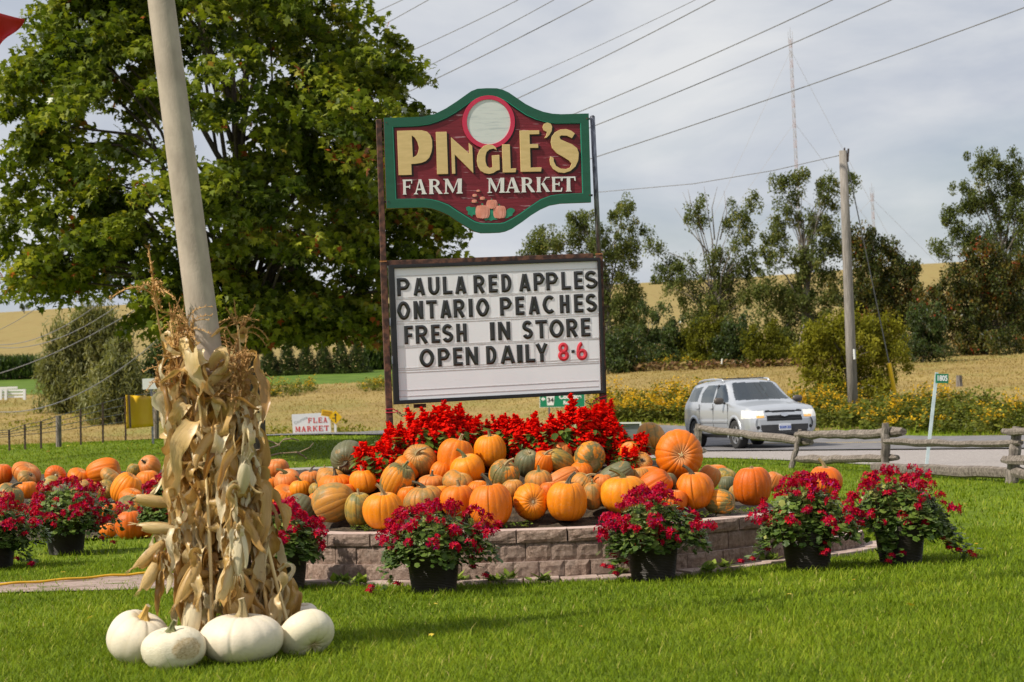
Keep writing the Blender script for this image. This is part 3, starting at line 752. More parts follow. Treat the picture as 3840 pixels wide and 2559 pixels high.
for ri, items in TEXT:
    yt, yb, sl = ROWS[ri]
    for ch, xa, xb in items:
        d, e = (xa - 290) * sl, (xb - 290) * sl; sh = 6
        bl, br, tr, tl = [Vector(c2_(*p)) for p in ((xa + sh, yb + d), (xb + sh, yb + e), (xb, yt + e), (xa, yt + d))]
        Hh = (tl - bl).length; Ww = (br - bl).length
        def mp(x, y): return bl * (1 - x) * (1 - y) + br * x * (1 - y) + tr * x * y + tl * (1 - x) * y
        mb = MB(); hw = Hh * T if ch != '-' else Hh * .075
        if ch == 'I': hw = Ww * .5
        for i, pts in enumerate(ST[ch]):
            closed = (Vector(pts[0]) - Vector(pts[-1])).length < 1e-4 and len(pts) > 6
            q = []
            for x, y in pts:
                if ch not in 'I-':                                  # keep strokes inside the letter's own box
                    x = hw / Ww + (x - L_) / (R_ - L_) * (1 - 2 * hw / Ww) if L_ <= x <= R_ else x
                q.append(mp(x, y))
            ridge(mb, q, hw, closed, sfr, .0112, .0205 + .0003 * i)
        mb.build('letter', red_m if ch in '86' else ink_m, lb)
        MB().prism([tuple(mp(-.12, -.07)), tuple(mp(1.12, -.07)), tuple(mp(1.12, 1.09)), tuple(mp(-.12, 1.09))], [], sfr, .0101, .0111).build('letter_plate', plate_m, lb)
# hinge, hanging chains and red straps
for x, y in ((187, 690), (205, 1010)):
    u, v = c2_(x, y); MB().box(sfr(u - .004, v, .036), (.012, .012, .07), Matrix((SU, -SN, SV)).transposed()).build('hinge', galv_m, lb)
strap_m = mat('red_strap', (.55, .025, .06), (.45, .02, .04), 20, .5)
chain_m = mat('chain_steel', (.04, .03, .03), (.12, .08, .06), 40, .5, .6)
for (px, py), sx in (((1462, 1535), 1), ((2262, 1488), -1)):
    u, v = spt(px, py); mb = MB()
    for k in (0, -.030):
        hw = .034
        pts = [sfr(u + hw * cx_, v + k + (.008 if sx < 0 else 0) * cx_, -.02 + hw * cy_) for cx_, cy_ in ((-1, -1), (-1, 1), (1, 1), (1, -1), (-1, -1))]
        mb.tube(pts, .0055, 6)
    mb.tube([sfr(u + .034 * sx, v - .002, .012), sfr(u + .075 * sx, v - .028, .012), sfr(u + .10 * sx, v - .045, .01)], .005, 6)
    mb.tube([sfr(u + .034 * sx, v - .034, .012), sfr(u + .07 * sx, v - .02, .014)], .005, 6)
    mb.build('strap', strap_m, sign)
    mb = MB()
    for k in range(7):
        t = k / 6; a = .06 + .11 * t; dip = -.05 * math.sin(math.pi * t) - .012 + (.055 if t > .85 else 0)
        c = sfr(u + a * sx, v + dip, .0); ax = SU if k % 2 else SV
        ring = [c + SU * (.016 * math.cos(q)) + (SV if k % 2 else SN) * (.009 * math.sin(q)) for q in np.linspace(0, 2 * math.pi, 9)]
        mb.tube(ring, .0035, 5, cap=False)
    mb.build('chain', chain_m, sign)
u, v = c2_(410, 1398); MB().box(sfr(u + .03, v + .003, -.03), (.11, .03, .035), Matrix((SU, -SN, SV)).transposed()).build('bottom_bracket', rust_m, sign)
u, v = c2_(335, 1405); MB().lathe([(0, .02), (.011, .018), (.013, 0), (.009, -.012), (0, -.014)], sfr(u, v, -.02), 10).build('insulator', whitep_m, sign, True)
# ================================================================== pumpkins
def pumpkin_mesh(seed, ribs, depth, flat_top=.16, lump=.03, nt=None, np_=26):
    """unit pumpkin: radius 1 across, half height 1 along z, stem end at +z"""
    g = np.random.default_rng(seed); nt = ribs * 6; vs = []; gro = []; lat = []
    ph = g.uniform(0, 6.28, 6); wob = g.uniform(-.12, .12, ribs + 1); dep = g.uniform(.5, 1.3, ribs)
    for j in range(np_ + 1):
        p = math.pi * j / np_
        for i in range(nt):
            t = 2 * math.pi * i / nt
            k = i // 6; f = i % 6
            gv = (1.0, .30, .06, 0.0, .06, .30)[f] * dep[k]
            r = abs(math.sin(p)) ** .82; z = math.cos(p)
            z = math.copysign(abs(z) ** .92, z)
            tt = t + wob[k] * 2 * math.pi / ribs
            lo = 1 + lump * (math.sin(tt + ph[0]) * math.sin(p) + .7 * math.sin(2 * tt + ph[1]) + .6 * math.cos(p * 2 + tt + ph[2]))
            w = min(1, r * 1.6)
            rr = r * lo * (1 - depth * gv * (.35 + .65 * w))
            zt = z - flat_top * math.exp(-(r / .30) ** 2) * (1 if z > 0 else -.75) * (1.0) - .05 * gv * math.exp(-(r / .5) ** 2) * (1 if z > 0 else -1)
            zt *= 1 + .03 * math.sin(tt + ph[3])
            vs.append((rr * math.cos(tt), rr * math.sin(tt), zt)); gro.append(min(1, gv)); lat.append(.5 + .5 * math.cos(p))
    fs = []
    for j in range(np_):
        for i in range(nt):
            a = j * nt + i; b = j * nt + (i + 1) % nt; fs.append((a, a + nt, b + nt, b))
    return make_mesh('pumpkin', vs, fs, None, True, {'groove': gro, 'lat': lat})
def pumpkin_mat(name, main, groove, patch, pmask=(.55, .62), tan=None, rough=.44, gk=.5):
    m, n, l, o = _new(name)
    v = coords(n, l, 'Object'); oi = n.new('ShaderNodeObjectInfo')
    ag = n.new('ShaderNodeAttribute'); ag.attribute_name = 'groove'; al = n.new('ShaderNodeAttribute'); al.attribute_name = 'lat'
    c = mix(n, l, noise(n, l, v, 1.6, 5, .6), main, tan or tuple(k * .8 for k in main))
    c = mix(n, l, mth(n, l, 'MULTIPLY', oi.outputs['Random'], .35), c, tuple(min(1, k * q) for k, q in zip(main, (.82, .66, .8))))
    pm = ramp(n, l, mth(n, l, 'ADD', noise(n, l, v, 1.15, 6, .62, .6), mth(n, l, 'MULTIPLY', ag.outputs['Fac'], .05)), [(pmask[0], (0, 0, 0)), (pmask[1], (1, 1, 1))])
    c = mix(n, l, pm, c, patch)
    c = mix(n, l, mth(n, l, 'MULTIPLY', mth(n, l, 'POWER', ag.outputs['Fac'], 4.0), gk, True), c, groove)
    streak = noise(n, l, v, 9, 7, .7)
    c = mix(n, l, ramp(n, l, streak, [(.52, (0, 0, 0)), (.75, (.6, .6, .6))]), c, tuple(k * .55 + .12 for k in main))
    scar = ramp(n, l, noise(n, l, v, 3.4, 9, .75), [(.635, (0, 0, 0)), (.70, (.75, .75, .75))])
    c = mix(n, l, scar, c, (.42, .30, .16))
    # the skin turns pale and tan close to both ends
    end = ramp(n, l, al.outputs['Fac'], [(0, (.8, .8, .8)), (.012, (.15, .15, .15)), (.03, (0, 0, 0)), (.96, (0, 0, 0)), (.995, (.5, .5, .5))])
    c = mix(n, l, end, c, (.50, .36, .17))
    rg = ramp(n, l, streak, [(.3, (rough - .08,) * 3), (.75, (rough + .18,) * 3)])
    principled(n, l, o, c, rg, 0, noise(n, l, v, 14, 8, .7), .16, .02, .30); return m
PM = {
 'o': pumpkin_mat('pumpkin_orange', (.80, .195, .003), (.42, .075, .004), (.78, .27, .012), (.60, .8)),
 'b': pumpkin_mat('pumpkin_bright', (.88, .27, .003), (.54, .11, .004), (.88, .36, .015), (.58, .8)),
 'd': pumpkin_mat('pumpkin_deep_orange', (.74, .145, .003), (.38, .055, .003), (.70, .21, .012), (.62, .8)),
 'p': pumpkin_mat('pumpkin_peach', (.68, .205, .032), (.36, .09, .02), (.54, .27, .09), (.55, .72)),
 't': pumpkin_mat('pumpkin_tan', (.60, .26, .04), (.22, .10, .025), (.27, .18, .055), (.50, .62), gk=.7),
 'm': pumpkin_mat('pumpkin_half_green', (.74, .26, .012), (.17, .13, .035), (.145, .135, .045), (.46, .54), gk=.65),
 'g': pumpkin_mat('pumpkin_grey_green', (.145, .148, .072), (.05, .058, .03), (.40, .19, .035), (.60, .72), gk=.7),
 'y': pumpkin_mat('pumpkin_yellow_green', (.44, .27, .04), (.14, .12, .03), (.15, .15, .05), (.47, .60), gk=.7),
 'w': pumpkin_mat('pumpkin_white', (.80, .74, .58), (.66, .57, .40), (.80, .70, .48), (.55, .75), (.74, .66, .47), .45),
}
PMESH = [pumpkin_mesh(k, r, d, ft, lu) for k, (r, d, ft, lu) in enumerate(((15, .030, .16, .04), (18, .028, .18, .06), (13, .034, .14, .07), (20, .024, .2, .045), (16, .03, .12, .085), (17, .034, .22, .055)))]
WMESH = [pumpkin_mesh(40 + k, r, d, ft, lu) for k, (r, d, ft, lu) in enumerate(((13, .022, .22, .03), (11, .02, .2, .06), (16, .026, .16, .02), (10, .014, .24, .05)))]
stem_mats = [mat('stem_green', (.10, .115, .035), (.23, .22, .09), 9, .8, bump=.6, bscale=20, stretch=(3, 3, .6)),
             mat('stem_dark', (.045, .04, .025), (.16, .13, .075), 9, .8, bump=.6, bscale=20, stretch=(3, 3, .6)),
             mat('stem_straw', (.42, .33, .17), (.26, .19, .08), 9, .8, bump=.6, bscale=20, stretch=(3, 3, .6)),
             mat('stem_yellow', (.62, .40, .10), (.50, .30, .06), 9, .7, bump=.5, bscale=20, stretch=(3, 3, .6))]
tip_m = mat('stem_cut_end', (.55, .47, .33), (.40, .31, .19), 40, .9)
def stem_mesh(length, bend, flare, r, mt, seed):
    g = random.Random(seed); n = 10; pts = []; rad = []
    for k in range(8):
        t = k / 7; a = bend * t * t
        pts.append((length * bend * .55 * t * t, .05 * length * math.sin(t * 3), length * (t - .30 * abs(bend) * t * t * .6)))
        rad.append(r * (1 + flare * (1 - t) ** 4 - .22 * t + (.12 if k == 7 else 0)))
    mb = MB(); mb.tube(pts, rad, n, True, [1.15, .8])
    me = make_mesh('stem', mb.v, mb.f, mt)
    me.materials.append(tip_m); me.polygons[len(me.polygons) - 1].material_index = 1
    return me
SM = {}
for mi, mt in enumerate(stem_mats):
    for si, (le, be, fl, r) in enumerate(((.52, .25, 1.6, .088), (.74, .9, 1.4, .085), (.66, 1.5, 1.5, .085), (.24, .3, 2.0, .105), (.42, .5, 2.2, .075))):
        SM[mi, si] = stem_mesh(le, be, fl, r, mt, mi * 9 + si)
star = MB()
for k in range(5):
    a = k * 2 * math.pi / 5
    star.add([(.05 * math.cos(a + .63), .05 * math.sin(a + .63), .05), (.24 * math.cos(a), .24 * math.sin(a), -.035), (.05 * math.cos(a - .63), .05 * math.sin(a - .63), .05), (0, 0, .085)], [(0, 3, 1), (3, 2, 1), (0, 1, 2)])
star.add([(.06 * math.cos(a), .06 * math.sin(a), .09) for a in np.linspace(0, 2 * math.pi, 7)[:-1]] + [(0, 0, .02)], [(0, 1, 2, 3, 4, 5)])
STAR = make_mesh('stem', star.v, star.f, mat('stem_scar_pale', (.60, .47, .24), (.45, .33, .15), 20, .9))
SCAR = make_mesh('blossom_scar', [(.085 * math.cos(a), .085 * math.sin(a), .012) for a in np.linspace(0, 2 * math.pi, 11)[:-1]] + [(.10 * math.cos(a), .10 * math.sin(a), -.02) for a in np.linspace(0, 2 * math.pi, 11)[:-1]],
                 [tuple(range(10))] + [(i, i + 10, (i + 1) % 10 + 10, (i + 1) % 10) for i in range(10)], mat('blossom_scar', (.55, .43, .27), (.40, .29, .16), 30, .9))
_mk = {}
def with_mat(me, key):
    if (me.name, key) not in _mk:
        c = me.copy(); c.materials.clear(); c.materials.append(PM[key]); _mk[me.name, key] = c
    return _mk[me.name, key]
prng = random.Random(21)
def pumpkin(cx, cy, rx, ry, kind, axis, stem, label, surf, group=None, meshes=None, d0=14.0, d=None, fat=1.0, spin=None, dd=0.0):
    """cx, cy: middle in photo pixels; rx: radius across the axis, ry: half length along it, in photo pixels; axis: (right, up, towards the viewer)"""
    ax = Vector(axis).normalized()
    e = math.sqrt((ry * ax.y) ** 2 + rx * rx * (1 - ax.y ** 2))
    if d is None:
        v = ray(cx, cy + e * .93); d = d0
        while d < 34:
            q = CAM + v * d
            if q.z <= surf(q.x, q.y): break
            d += .02
    d += dd
    c = at(cx, cy, d); k = d / F
    # keep the chosen point as the middle; view axes at this place
    los = (c - CAM).normalized(); rgt = los.cross(Vector((0, 0, 1))).normalized()
    A = (rgt * ax.x + Vector((0, 0, 1)) * ax.y - Vector((los.x, los.y, 0)).normalized() * ax.z).normalized()
    me = with_mat(prng.choice(meshes or PMESH), kind)
    o = link(bpy.data.objects.new('pumpkin', me)); tag(o, label, 'pumpkin', group)
    q = A.to_track_quat('Z', 'Y') @ Matrix.Rotation(prng.uniform(0, 6.28) if spin is None else spin, 3, 'Z').to_quaternion()
    o.rotation_mode = 'QUATERNION'; o.rotation_quaternion = q
    o.location = c; o.scale = (rx * k * fat, rx * k * fat, ry * k)
    sx = ry / rx
    if stem == 'star':
        s = link(bpy.data.objects.new('stem', STAR), o); s.location = (0, 0, .82); s.scale = (1, 1, 1 / sx)
    elif stem is not None:
        mi, si, tw = stem
        s = link(bpy.data.objects.new('stem', SM[mi, si]), o); s.location = (0, 0, .78); s.rotation_euler = (prng.uniform(-.15, .15), prng.uniform(-.1, .1), 0)
        s.scale = (1, 1, 1 / sx)
        # turn the bend of the stem in the picture plane: tw = +1 bends right, -1 left
        if tw:
            want = rgt * tw; loc = q.inverted() @ want; s.rotation_euler.z = math.atan2(loc.y, loc.x)
        else: s.rotation_euler.z = prng.uniform(0, 6.28)
    if ax.z < -.3 and stem != 'nos':
        s = link(bpy.data.objects.new('blossom_scar', SCAR), o); s.location = (0, 0, -.86); s.rotation_euler = (math.pi, 0, 0)
    return o
UP = (0, 1, .12)
G1 = 'pumpkins heaped behind the wall'
BED = [
 (1304, 1717, 66, 64, 'g', (-.15, -.35, .9), (1, 1, -1), 'large grey-green pumpkin lying with its stem towards us, left of the red salvia'),
 (1041, 1758, 46, 37, 'p', UP, None, 'pale peach pumpkin at the back left of the heap, beside the corn stalks'),
 (1079, 1808, 54, 46, 'p', (-.2, .9, .4), (0, 2, -1), 'peach pumpkin with a long stem lying to its left, near the corn stalks'),
 (1165, 1795, 40, 30, 'p', UP, (1, 1, 1), 'flat peach pumpkin with a dark pale-tipped stem, below the dry twigs'),
 (1218, 1785, 30, 34, 't', UP, (2, 0, 0), 'tan pumpkin with a thick pale upright stem, just left of the large grey-green one'),
 (1240, 1798, 55, 40, 't', (.2, .9, .3), None, 'greyish tan pumpkin half hidden behind a flat orange one'),
 (1258, 1816, 64, 38, 'o', UP, (1, 0, -1), 'wide flat orange pumpkin with a short dark stem, below the grey-green one'),
 (1366, 1807, 55, 47, 'b', (-.12, 1, .1), (2, 0, -1), 'bright orange pumpkin with a straw coloured stem, below the left salvia leaves'),
 (1404, 1768, 42, 34, 'b', UP, None, 'bright orange pumpkin tucked under the salvia leaves'),
 (1127, 1832, 41, 32, 'b', UP, (0, 1, -1), 'small bright yellow-orange pumpkin in the left of the heap'),
 (1070, 1864, 55, 38, 'o', (.3, .8, .5), None, 'orange pumpkin lying behind the potted flowers next to the corn stalks'),
 (1014, 1826, 36, 38, 'o', UP, (1, 0, 0), 'orange pumpkin with a short dark stem touching the corn stalks'),
 (1127, 1907, 60, 50, 'g', (.5, .7, -.4), None, 'dark grey-green pumpkin with an orange underside behind the potted flowers'),
 (1190, 1838, 34, 28, 'y', UP, (1, 1, -1), 'small pale green pumpkin wedged beside a large lying orange one'),
 (1254, 1890, 74, 82, 't', (.85, .35, .35), None, 'large dull orange pumpkin lying on its side at the left front of the wall'),
 (1347, 1911, 54, 66, 'y', UP, (2, 0, 0), 'upright dull yellow-green pumpkin left of the brightest yellow-orange one'),
 (1440, 1917, 75, 72, 'b', UP, (2, 1, -1), 'brightest yellow-orange pumpkin standing left of the middle flower pot'),
 (1490, 1806, 66, 72, 'm', (.45, .85, .25), (0, 0, 1), 'tilted pumpkin, half yellow and half green, with a scarred face'),
 (1519, 1760, 56, 47, 'o', (.5, .8, .3), (2, 3, 1), 'orange pumpkin peeping out behind the half green tilted one'),
 (1571, 1729, 64, 60, 't', (-.1, .55, .8), (2, 2, 1), 'brown tan pumpkin with its curled pale stem facing us, under the salvia'),
 (1595, 1880, 72, 58, 't', (-.1, 1, .1), (1, 2, -1), 'dull orange pumpkin with a long hooked grey stem above the middle flower pot'),
 (1620, 1815, 52, 34, 'p', UP, (1, 0, 0), 'peach orange pumpkin with an upright dark stem in the middle row'),
 (1712, 1717, 66, 74, 'o', (.25, 1, .1), (2, 0, 1), 'tall orange pumpkin with a thick striped stem at the top of the heap'),
 (1755, 1760, 64, 56, 'b', (-.25, 1, .2), (0, 1, -1), 'yellow-orange pumpkin with a green stem leaning on the tall one'),
 (1839, 1691, 61, 63, 'b', UP, (0, 0, -1), 'round yellow-orange pumpkin high on the heap with a thin grey stem'),
 (1915, 1674, 44, 38, 'o', (.2, .1, .95), (1, 3, 1), 'orange pumpkin seen from its stem end, behind the round high one'),
 (1994, 1660, 52, 68, 'b', (.95, .15, .25), (1, 2, 1), 'smooth bright orange pumpkin lying on its side at the very top'),
 (2098, 1666, 44, 34, 'o', (-.3, .9, .2), (1, 2, -1), 'orange pumpkin with a curved dark stem under the right salvia'),
 (2098, 1698, 46, 38, 'p', (.2, .8, -.4), None, 'pale blotched peach pumpkin between the upper ones and a striped green one'),
 (1889, 1784, 59, 60, 'm', (.2, .8, .55), (2, 1, 1), 'pumpkin with orange left half and green right half, mid heap'),
 (1980, 1740, 50, 54, 'g', (.1, .85, .5), (2, 3, 0), 'small dark green pumpkin with an orange belly, in the middle of the heap'),
 (2034, 1742, 46, 52, 'o', (.3, .8, .4), (2, 1, 1), 'orange pumpkin with a dangling dry stem behind the small dark green one'),
 (2106, 1734, 44, 66, 'y', (-.75, .45, .55), (1, 3, 0), 'green and orange striped pumpkin on its side with a dark stem hole'),
 (2209, 1725, 62, 56, 'm', (-.35, .25, -.85), None, 'striped orange and green pumpkin showing the pale scar of its blossom end'),
 (2262, 1674, 54, 48, 't', (.6, .6, .4), None, 'brown and green ribbed pumpkin below the right end of the salvia'),
 (2110, 1797, 40, 68, 'p', (.85, .4, -.2), None, 'long peach pumpkin lying across the middle of the heap'),
 (1715, 1808, 58, 44, 't', (.3, .9, .3), None, 'dull brown pumpkin just under the tall one'),
 (1722, 1879, 66, 62, 'o', (0, 1, .15), (2, 0, -1), 'orange pumpkin with a pale short stem, left neighbour of the biggest front one'),
 (1841, 1895, 84, 84, 'o', (-.03, 1, .06), (1, 1, -1), 'big round deep orange pumpkin at the middle front on the wall'),
 (1989, 1883, 68, 70, 'b', (-.15, -.05, -.98), None, 'orange pumpkin turned so that its round blossom scar faces us'),
 (2022, 1806, 54, 44, 't', UP, (0, 0, 0), 'dull brown pumpkin with a blunt greenish stem behind the blossom-scar one'),
 (2128, 1880, 76, 78, 'b', (.08, 1, .08), (1, 1, 1), 'bright orange pumpkin with a stem bent right, standing on soil right of centre'),
 (2185, 1818, 50, 42, 't', (.5, .8, .2), (2, 2, 1), 'dull tan pumpkin with a hooked pale stem in the right middle'),
 (2222, 1862, 38, 54, 't', UP, (0, 0, 0), 'slim dull orange pumpkin squeezed between two bright front ones'),
 (2310, 1785, 46, 72, 'g', (.85, .45, .1), None, 'long green pumpkin lying behind the big front right one'),
 (2340, 1854, 92, 70, 'b', (0, 1, .1), (0, 2, -1), 'wide bright orange pumpkin with two thick curved stems, above a flower pot'),
 (2443, 1645, 55, 62, 't', (.15, -.75, .6), None, 'brown-green pumpkin perched on top at the right of the salvia'),
 (2547, 1711, 93, 82, 'o', (.12, .08, .98), 'star', 'biggest orange pumpkin high on the right, its pale star-shaped stem scar facing us'),
 (2363, 1701, 40, 44, 'o', (-.2, .8, .4), None, 'orange pumpkin half covered by a hanging red salvia spike'),
 (2406, 1738, 43, 28, 't', (.2, .5, .8), (1, 3, 1), 'small dull orange pumpkin below the perched brown-green one'),
 (2426, 1778, 54, 28, 'o', UP, None, 'flat orange pumpkin below the star-scarred one'),
 (2458, 1820, 58, 66, 'd', (.8, .5, .2), None, 'orange pumpkin with pale streaks lying left of the star-scarred one'),
 (2505, 1806, 32, 34, 'g', UP, None, 'dark green pumpkin mostly hidden under the star-scarred one'),
 (2604, 1841, 75, 72, 'o', (-.1, 1, .1), (1, 1, -1), 'orange pumpkin with a tall grey stem leaning left, on the right of the wall'),
 (2656, 1792, 42, 50, 'p', (.4, .8, .2), None, 'peach brown pumpkin behind the one with the tall leaning stem'),
 (2687, 1768, 42, 25, 'o', UP, None, 'pale orange pumpkin at the back on the right'),
 (2725, 1783, 40, 24, 'y', (.3, .9, .2), None, 'greenish pumpkin at the back left of the tall right one'),
 (2727, 1817, 34, 32, 'g', UP, None, 'small grey-green pumpkin behind the small mottled front one'),
 (2822, 1823, 72, 75, 'd', (.0, 1, .1), (2, 3, -1), 'tall deep orange pumpkin standing alone at the right end of the wall'),
 (2903, 1806, 38, 36, 'p', (.4, .8, .2), None, 'dull greyish peach pumpkin behind the tall right one'),
 (1795, 1838, 40, 36, 'o', UP, None, 'orange pumpkin glimpsed behind the left shoulder of the big round front one'),
 (1925, 1838, 42, 40, 't', UP, None, 'shaded dull pumpkin glimpsed between the big front one and the blossom-scar one'),
 (2062, 1850, 44, 44, 'd', UP, None, 'shaded deep orange pumpkin glimpsed right of the blossom-scar one'),
 (2180, 1772, 46, 40, 'o', UP, None, 'orange pumpkin showing below the striped one with the pale scar'),
 (2260, 1812, 40, 36, 'p', UP, None, 'peach pumpkin glimpsed above the slim dull orange one'),
 (2535, 1880, 46, 42, 'd', UP, None, 'shaded orange pumpkin low behind the geraniums on the right'),
 (1530, 1868, 44, 44, 'o', UP, None, 'shaded orange pumpkin right of the brightest yellow-orange one'),
 (1655, 1770, 44, 40, 'o', (.3,.9,.2), None, 'orange pumpkin under the brown one with the curled stem'),
 (1655, 1860, 36, 40, 'b', UP, None, 'yellow-orange pumpkin glimpsed left of the pale-stemmed front one'),
 (1300, 1850, 38, 36, 'd', UP, None, 'deep orange pumpkin glimpsed above the upright yellow-green one'),
 (1190, 1880, 36, 34, 'o', UP, None, 'orange pumpkin squeezed left of the large lying dull one'),
 (2400, 1790, 40, 36, 't', UP, None, 'tan pumpkin glimpsed above the wide bright two-stemmed one'),
 (2770, 1850, 36, 34, 't', UP, None, 'tan pumpkin in the shade left of the tall right one'),
 (2699, 1884, 47, 60, 'm', (-.9, .0, -.35), (1, 0, -1), 'small mottled orange and green pumpkin lying on its side at the right front'),
]
for (cx, cy, rx, ry, k, ax, st, lb_) in BED:
    pumpkin(cx, cy, rx, ry, k, ax, st, lb_, lambda x, y: float(bed_z(x, y)) if y < 20.4 else .0, G1, d0=15.75)
# the second stem seen on the wide one
o = bpy.data.objects
pumpkin(3095, 1806, 67, 58, 'd', UP, (2, 1, -1), 'lone orange pumpkin on the lawn in front of the rail fence', lambda x, y: .0, None, d0=16, d=25.6)
G2 = 'pumpkins heaped on the grass at the left'
def left_z(x, y): return .0 + .42 * float(smooth(22.8, 25.6, y)) + .25 * float(smooth(25.0, 28.5, y))
LEFT = [
 (487, 1970, 57, 56, 'd', (0, 1, .08), (0, 1, 1), 'deep orange pumpkin standing in front of the left heap beside the corn stalks'),
 (493, 1874, 46, 42, 'o', (.3, .9, .2), None, 'orange pumpkin in the left heap above a greenish one'),
 (473, 1834, 58, 62, 'b', (.45, .8, .2), None, 'large bright orange pumpkin leaning right in the left heap'),
 (486, 1898, 50, 30, 'm', (.1, .7, .7), (0, 2, 1), 'greenish orange pumpkin with a thick grey looped stem in the left heap'),
 (388, 1770, 50, 66, 'o', (.9, .2, .2), None, 'long ribbed orange pumpkin on top of the left heap'),
 (421, 1795, 50, 29, 't', (.6, .7, .1), None, 'brown orange pumpkin under the long ribbed one in the left heap'),
 (294, 1789, 43, 31, 'o', (.4, .8, .3), None, 'flat orange pumpkin left of the long ribbed one'),
 (210, 1785, 40, 36, 'd', (0, .1, .98), (0, 3, 0), 'small deep orange pumpkin with its star-ribbed stem end towards us'),
 (98, 1776, 60, 36, 'p', (.4, .8, .3), None, 'wide peach pumpkin at the back of the far left'),
 (100, 1797, 38, 28, 't', (.6, .6, .4), (1, 3, 1), 'small brown-green pumpkin in front of the wide peach one'),
 (107, 1838, 41, 33, 'o', UP, None, 'bright orange pumpkin above the second flower pot'),
 (183, 1822, 43, 28, 'y', (-.5, .7, .3), (1, 3, -1), 'yellow-green pumpkin with a short stem at its left, above the second flower pot'),
 (12, 1780, 35, 40, 'd', UP, None, 'orange pumpkin cut by the left edge of the picture'),
 (31, 1868, 57, 54, 'm', (.35, .85, .3), (1, 2, 1), 'large half green pumpkin with a hooked stem above the leftmost flowers'),
 (562, 1751, 44, 42, 'p', (-.5, .5, .7), (1, 0, -1), 'peach pumpkin with a dark club-shaped stem at the top right of the left heap'),
 (502, 1768, 28, 30, 'y', (.2, .9, .2), None, 'green pumpkin behind the club-stemmed one'),
 (556, 1802, 46, 38, 'o', UP, None, 'orange pumpkin under the club-stemmed one'),
 (308, 1838, 32, 48, 't', (.85, .4, .1), None, 'long brown pumpkin just above the geraniums in the left heap'),
 (340, 1828, 30, 22, 'o', UP, (0, 3, -1), 'small orange pumpkin behind the long brown one'),
 (397, 1834, 36, 32, 'y', (-.2, .2, .95), (1, 3, 0), 'yellow-green pumpkin showing a dark stem hole in the left heap'),
 (596, 1828, 42, 42, 'p', UP, None, 'peach pumpkin partly behind the corn leaves'),
 (405, 1990, 36, 28, 'o', UP, None, 'orange pumpkin on the grass right of the second flower pot'),
 (418, 1918, 38, 30, 'd', UP, None, 'deep orange pumpkin behind the right edge of the second flower pot'),
 (562, 1888, 32, 42, 'o', UP, None, 'orange pumpkin behind the pale corn husk at the left'),
 (562, 1930, 34, 28, 'y', (.5, .8, .2), None, 'pale green pumpkin between the front one and the corn stalks'),
 (546, 1976, 28, 46, 'd', UP, None, 'orange pumpkin half hidden behind the front one of the left heap'),
 (232, 1840, 34, 24, 'g', UP, None, 'grey-green pumpkin just showing above the second pot of geraniums'),
]
for (cx, cy, rx, ry, k, ax, st, lb_) in LEFT:
    pumpkin(cx, cy, rx, ry, k, ax, st, lb_, left_z, G2, d0=19.5)
# earth heaped under the left pumpkins
vs, fs = [], []
for i in range(40):
    for j in range(24):
        x = -9.6 + 5.5 * i / 39; y = 22.6 + 7.2 * j / 23; e = min(1, i / 5, (39 - i) / 5, (23 - j) / 4)
        vs.append((x, y, max(0, left_z(x, y) - .06) * e - .02 * (1 - e)))
for i in range(39):
    for j in range(23): a = i * 24 + j; fs.append((a, a + 24, a + 25, a + 1))
tag(link(bpy.data.objects.new('soil_heap', make_mesh('soil_heap', vs, fs, soil_m, True))), kind='structure')
# white pumpkins round the foot of the pole
G3 = 'white pumpkins at the foot of the corn stalks'
gz = lambda x, y: .0
pumpkin(519, 2392, 120, 96, 'w', (.28, .93, .3), (3, 0, 1), 'leftmost white pumpkin with a short yellow stem pointing right', gz, G3, WMESH, d0=9, spin=.4)
w2 = pumpkin(650, 2434, 122, 80, 'w', (-.1, 1, .1), (0, 4, 1), 'white pumpkin with a rough brown patch, second from the left', gz, G3, WMESH[1:2], d0=9)
pumpkin(909, 2395, 156, 93, 'w', (0, 1, .05), (2, 0, 0), 'largest white pumpkin, broad and ribbed, in front of the corn stalks', gz, G3, WMESH[2:3], d0=9)
pumpkin(1152, 2375, 106, 72, 'w', (-.35, .7, -.62), (3, 3, -1), 'rightmost white pumpkin with a sunken brown blossom scar', gz, G3, WMESH[3:4], d0=9)
pumpkin(1140, 2322, 62, 60, 'w', (0, 1, .1), None, 'small white pumpkin mostly hidden behind the rightmost one', gz, G3, WMESH, d=12.35)
# brown corky patch on the second
corky, _nn, _ll, _oo = _new('pumpkin_white_corky')
_v = coords(_nn, _ll, 'Object', (1, 1, 1), False); _t = _nn.new('ShaderNodeTexCoord')
_c = mix(_nn, _ll, noise(_nn, _ll, _v, 2, 5), (.80, .74, .58), (.72, .63, .44))
oc = _nn.new('ShaderNodeVectorMath'); oc.operation = 'DISTANCE'; _ll.new(_t.outputs['Object'], oc.inputs[0]); 
_inv = w2.rotation_quaternion.inverted() @ Vector((.62, -.72, .12)); oc.inputs[1].default_value = _inv
_mk2 = ramp(_nn, _ll, mth(_nn, _ll, 'ADD', oc.outputs['Value'], mth(_nn, _ll, 'MULTIPLY', noise(_nn, _ll, _v, 5, 6, .7), .35)), [(.66, (1, 1, 1)), (.76, (0, 0, 0))])
_ck = ramp(_nn, _ll, noise(_nn, _ll, _v, 9, 8, .75), [(.34, (.24, .15, .07)), (.44, (.52, .38, .20)), (.64, (.72, .60, .40))])
principled(_nn, _ll, _oo, mix(_nn, _ll, _mk2, _c, _ck), .6, 0, noise(_nn, _ll, _v, 14, 8, .7), .4, .03)
me = w2.data.copy(); me.materials.clear(); me.materials.append(corky); w2.data = me
